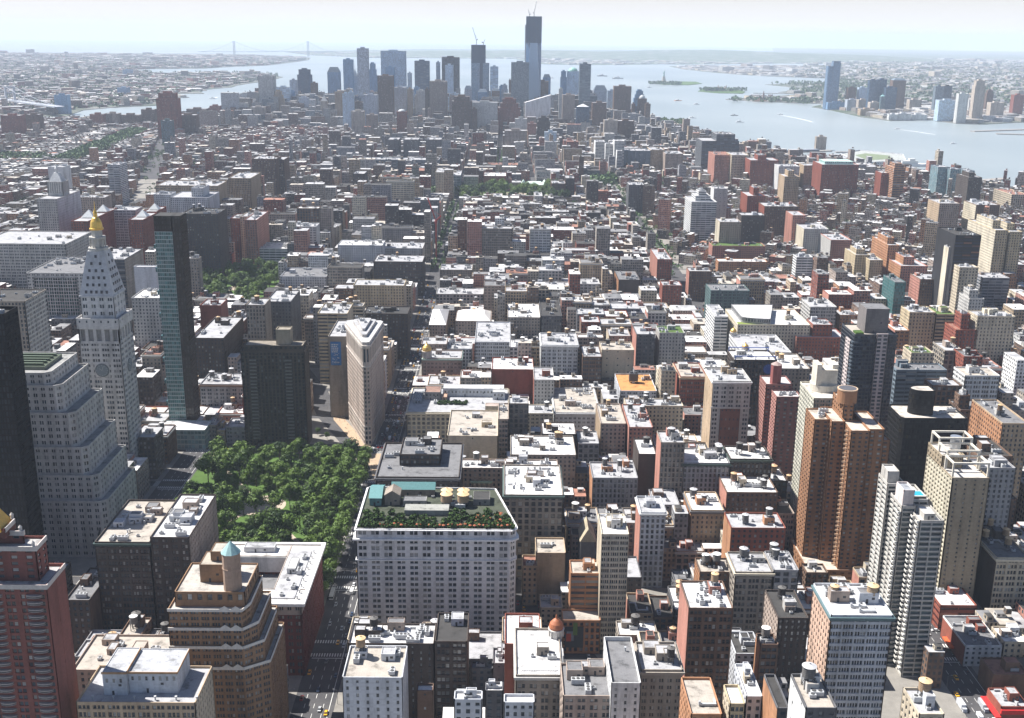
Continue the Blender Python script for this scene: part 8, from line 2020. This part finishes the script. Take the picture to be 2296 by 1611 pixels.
# ---- plaza umbrellas and people
def umb():
    m = MB(); m.cyl(0, 0, 2.1, 2.9, 1.7, 0, 8, r2=0, bottom=True); return m, [plain('pale_canvas', (.45, .58, .75), .8)]
def pole():
    m = MB(); m.cyl(0, 0, 0, 2.5, .05, n=6); m.cyl(0, 0, 0, .1, .35, n=8); return m, [plain('pole', (.3, .3, .3))]
for k in range(26):
    x, y = -82+rn.uniform(-1, 1)*4+(k % 4)*3.4, 748+(k//4)*8.5+rn.uniform(-2, 2); r = empty('parasol', x, y, .2); tag(r, 'pale blue parasol on the pedestrian plaza by the broad dark building', 'parasol', 'parasols on the plaza'); inst('canopy', shared(('canopy', 'u'), umb), r, (0, 0, 0)); inst('pole', shared(('pole', 'u'), pole), r, (0, 0, 0))
def person_mesh(k):
    """one continuous skinned figure, in mid stride"""
    name = 'person_%d' % k
    me = bpy.data.meshes.new('body'); s = [.22, -.16, .1][k]
    V = [(0, 0, .95), (0, 0, 1.2), (0, 0, 1.42), (0, .02, 1.52), (0, .02, 1.66), (.1, 0, .9), (.11, s*.6, .5), (.1, s*.9, .08), (.1, s*.9+.14, .05), (-.1, 0, .9), (-.11, -s*.4, .5), (-.1, -s*1.2, .1), (-.1, -s*1.2+.14, .06), (.2, 0, 1.4), (.26, -s*.5, 1.14), (.25, .1-s*.5, .9), (-.2, 0, 1.4), (-.26, s*.5, 1.14), (-.25, .1+s*.5, .9)]
    E = [(0, 1), (1, 2), (2, 3), (3, 4), (0, 5), (5, 6), (6, 7), (7, 8), (0, 9), (9, 10), (10, 11), (11, 12), (2, 13), (13, 14), (14, 15), (2, 16), (16, 17), (17, 18)]
    Rd = [.15, .14, .16, .06, .11, .1, .075, .05, .045, .1, .075, .05, .045, .07, .05, .035, .07, .05, .035]
    me.from_pydata(V, E, []); o = bpy.data.objects.new(name, me); C.objects.link(o); m = o.modifiers.new('skin', 'SKIN'); o.modifiers.new('sub', 'SUBSURF').levels = 1
    for i, q in enumerate(Rd): me.skin_vertices[0].data[i].radius = (q, q*.8)
    me.skin_vertices[0].data[0].use_root = True
    bpy.context.view_layer.update(); dg = bpy.context.evaluated_depsgraph_get(); out = bpy.data.meshes.new_from_object(o.evaluated_get(dg)); bpy.data.objects.remove(o)
    out.materials.append(plain('dark_clothes', (.05, .05, .07))); out.materials.append(plain('skin', (.4, .25, .18))); out.materials.append(plain(['red_shirt', 'white_shirt', 'blue_shirt'][k], [(.4, .05, .04), (.55, .55, .53), (.06, .1, .25)][k]))
    for p in out.polygons: z = p.center.z; p.material_index = 1 if z > 1.5 or abs(p.center.x) > .22 and z < 1.1 else (2 if z > .98 else 0)
    return out
PM = [person_mesh(k) for k in range(3)]
for k in range(64):
    q = k % 4
    if q == 0: x, y, w = -78+rn.uniform(-6, 8), rn.uniform(745, 800), 'standing on the parasol plaza'
    elif q == 1: x, y, w = rn.uniform(-104, -84), rn.uniform(846, 863), 'crossing in front of the wedge tower prow'
    elif q == 2: t = rn.random(); x, y, w = -112-t*42+rn.uniform(-5, 3), 880+t*90, 'walking the tan plaza beside the wedge tower'
    else: x, y, w = rn.uniform(272, 281), rn.uniform(500, 562), 'walking on the pavement of the lower right avenue'
    c = k % 3; o = bpy.data.objects.new('person', PM[c]); o.location = (x, y, drop(x, y)+.2); o.rotation_euler = (0, 0, rn.uniform(0, 6.28)); link(o)
    tag(o, f"person in a {['red', 'white', 'blue'][c]} shirt {w}", 'person', 'people '+w)
# street lamps along the near avenues
def lamp_parts():
    m = MB(); m.cyl(0, 0, 0, 8.5, .11, n=6, r2=.07); m.bar((0, 0, 8.4), (1.9, 0, 9.0), .1); return m, [plain('lamp_pole', (.14, .14, .14))]
def lamp_head():
    m = MB(); m.box(-.35, .35, -.14, .14, 0, .16, bottom=True); return m, [plain('lamp_head', (.35, .35, .35))]
for av, y0_, y1_, w in ((268, 470, 640, 'beside the lower right avenue'), (-86, 480, 860, 'beside the avenue along the near park')):
    y = y0_
    while y < y1_:
        for s in (-1, 1):
            r = empty('street_lamp', av+s*12.2, y, .15, 0 if s < 0 else math.pi); tag(r, 'grey bracket street lamp '+w, 'street lamp', 'street lamps '+w); inst('pole', shared(('lamp', 0), lamp_parts), r, (0, 0, 0)); inst('lamp_head', shared(('lamp', 1), lamp_head), r, (1.9, 0, 8.95))
        y += 27
# red construction crane by the avenue canyon
def tower_crane():
    y0 = 1700; x, hb = at_y(*PX(2, 630, 1560), y0); xt, ht = at_y(*PX(2, 575, 1330), y0); r = empty('construction_crane', x, y0); tag(r, 'red lattice construction crane beside the avenue canyon', 'crane'); m = plain('crane_red', (.5, .05, .03), .5)
    mb = MB(); mb.box(-1.2, 1.2, -1.2, 1.2, 0, hb+20)
    mb.build('mast', m, r); mb = MB(); mb.bar((0, 0, hb+18), (xt-x, 0, ht), 1.6); mb.bar((0, 0, hb+18), (8, 0, hb+26), 2.2); mb.bar((8, 0, hb+26), ((xt-x)*.5, 0, (ht+hb+18)/2), .4); mb.build('jib', m, r); mb = MB(); mb.box(-2, 2, -2, 2, hb+14, hb+18); mb.build('cab', m, r)
tower_crane()
# ------------------------------------------------------------------ haze: one closed box of pale air round everything
def haze():
    bpy.context.view_layer.update(); S = 93000
    mb = MB(); zb = -S*S/(2*7.45e6)*1.02-8; mb.cyl(0, 0, zb, 480, S, n=48, bottom=True); m = bpy.data.materials.new('haze'); m.use_nodes = True; N = m.node_tree.nodes; L = m.node_tree.links; N.remove(N['Principled BSDF'])
    v = N.new('ShaderNodeVolumePrincipled'); v.inputs['Color'].default_value = (.70, .80, .95, 1); v.inputs['Density'].default_value = HAZE; v.inputs['Anisotropy'].default_value = .0; L.new(v.outputs[0], N['Material Output'].inputs['Volume'])
    o = mb.build('haze', m); tag(o, kind='stuff')
haze()
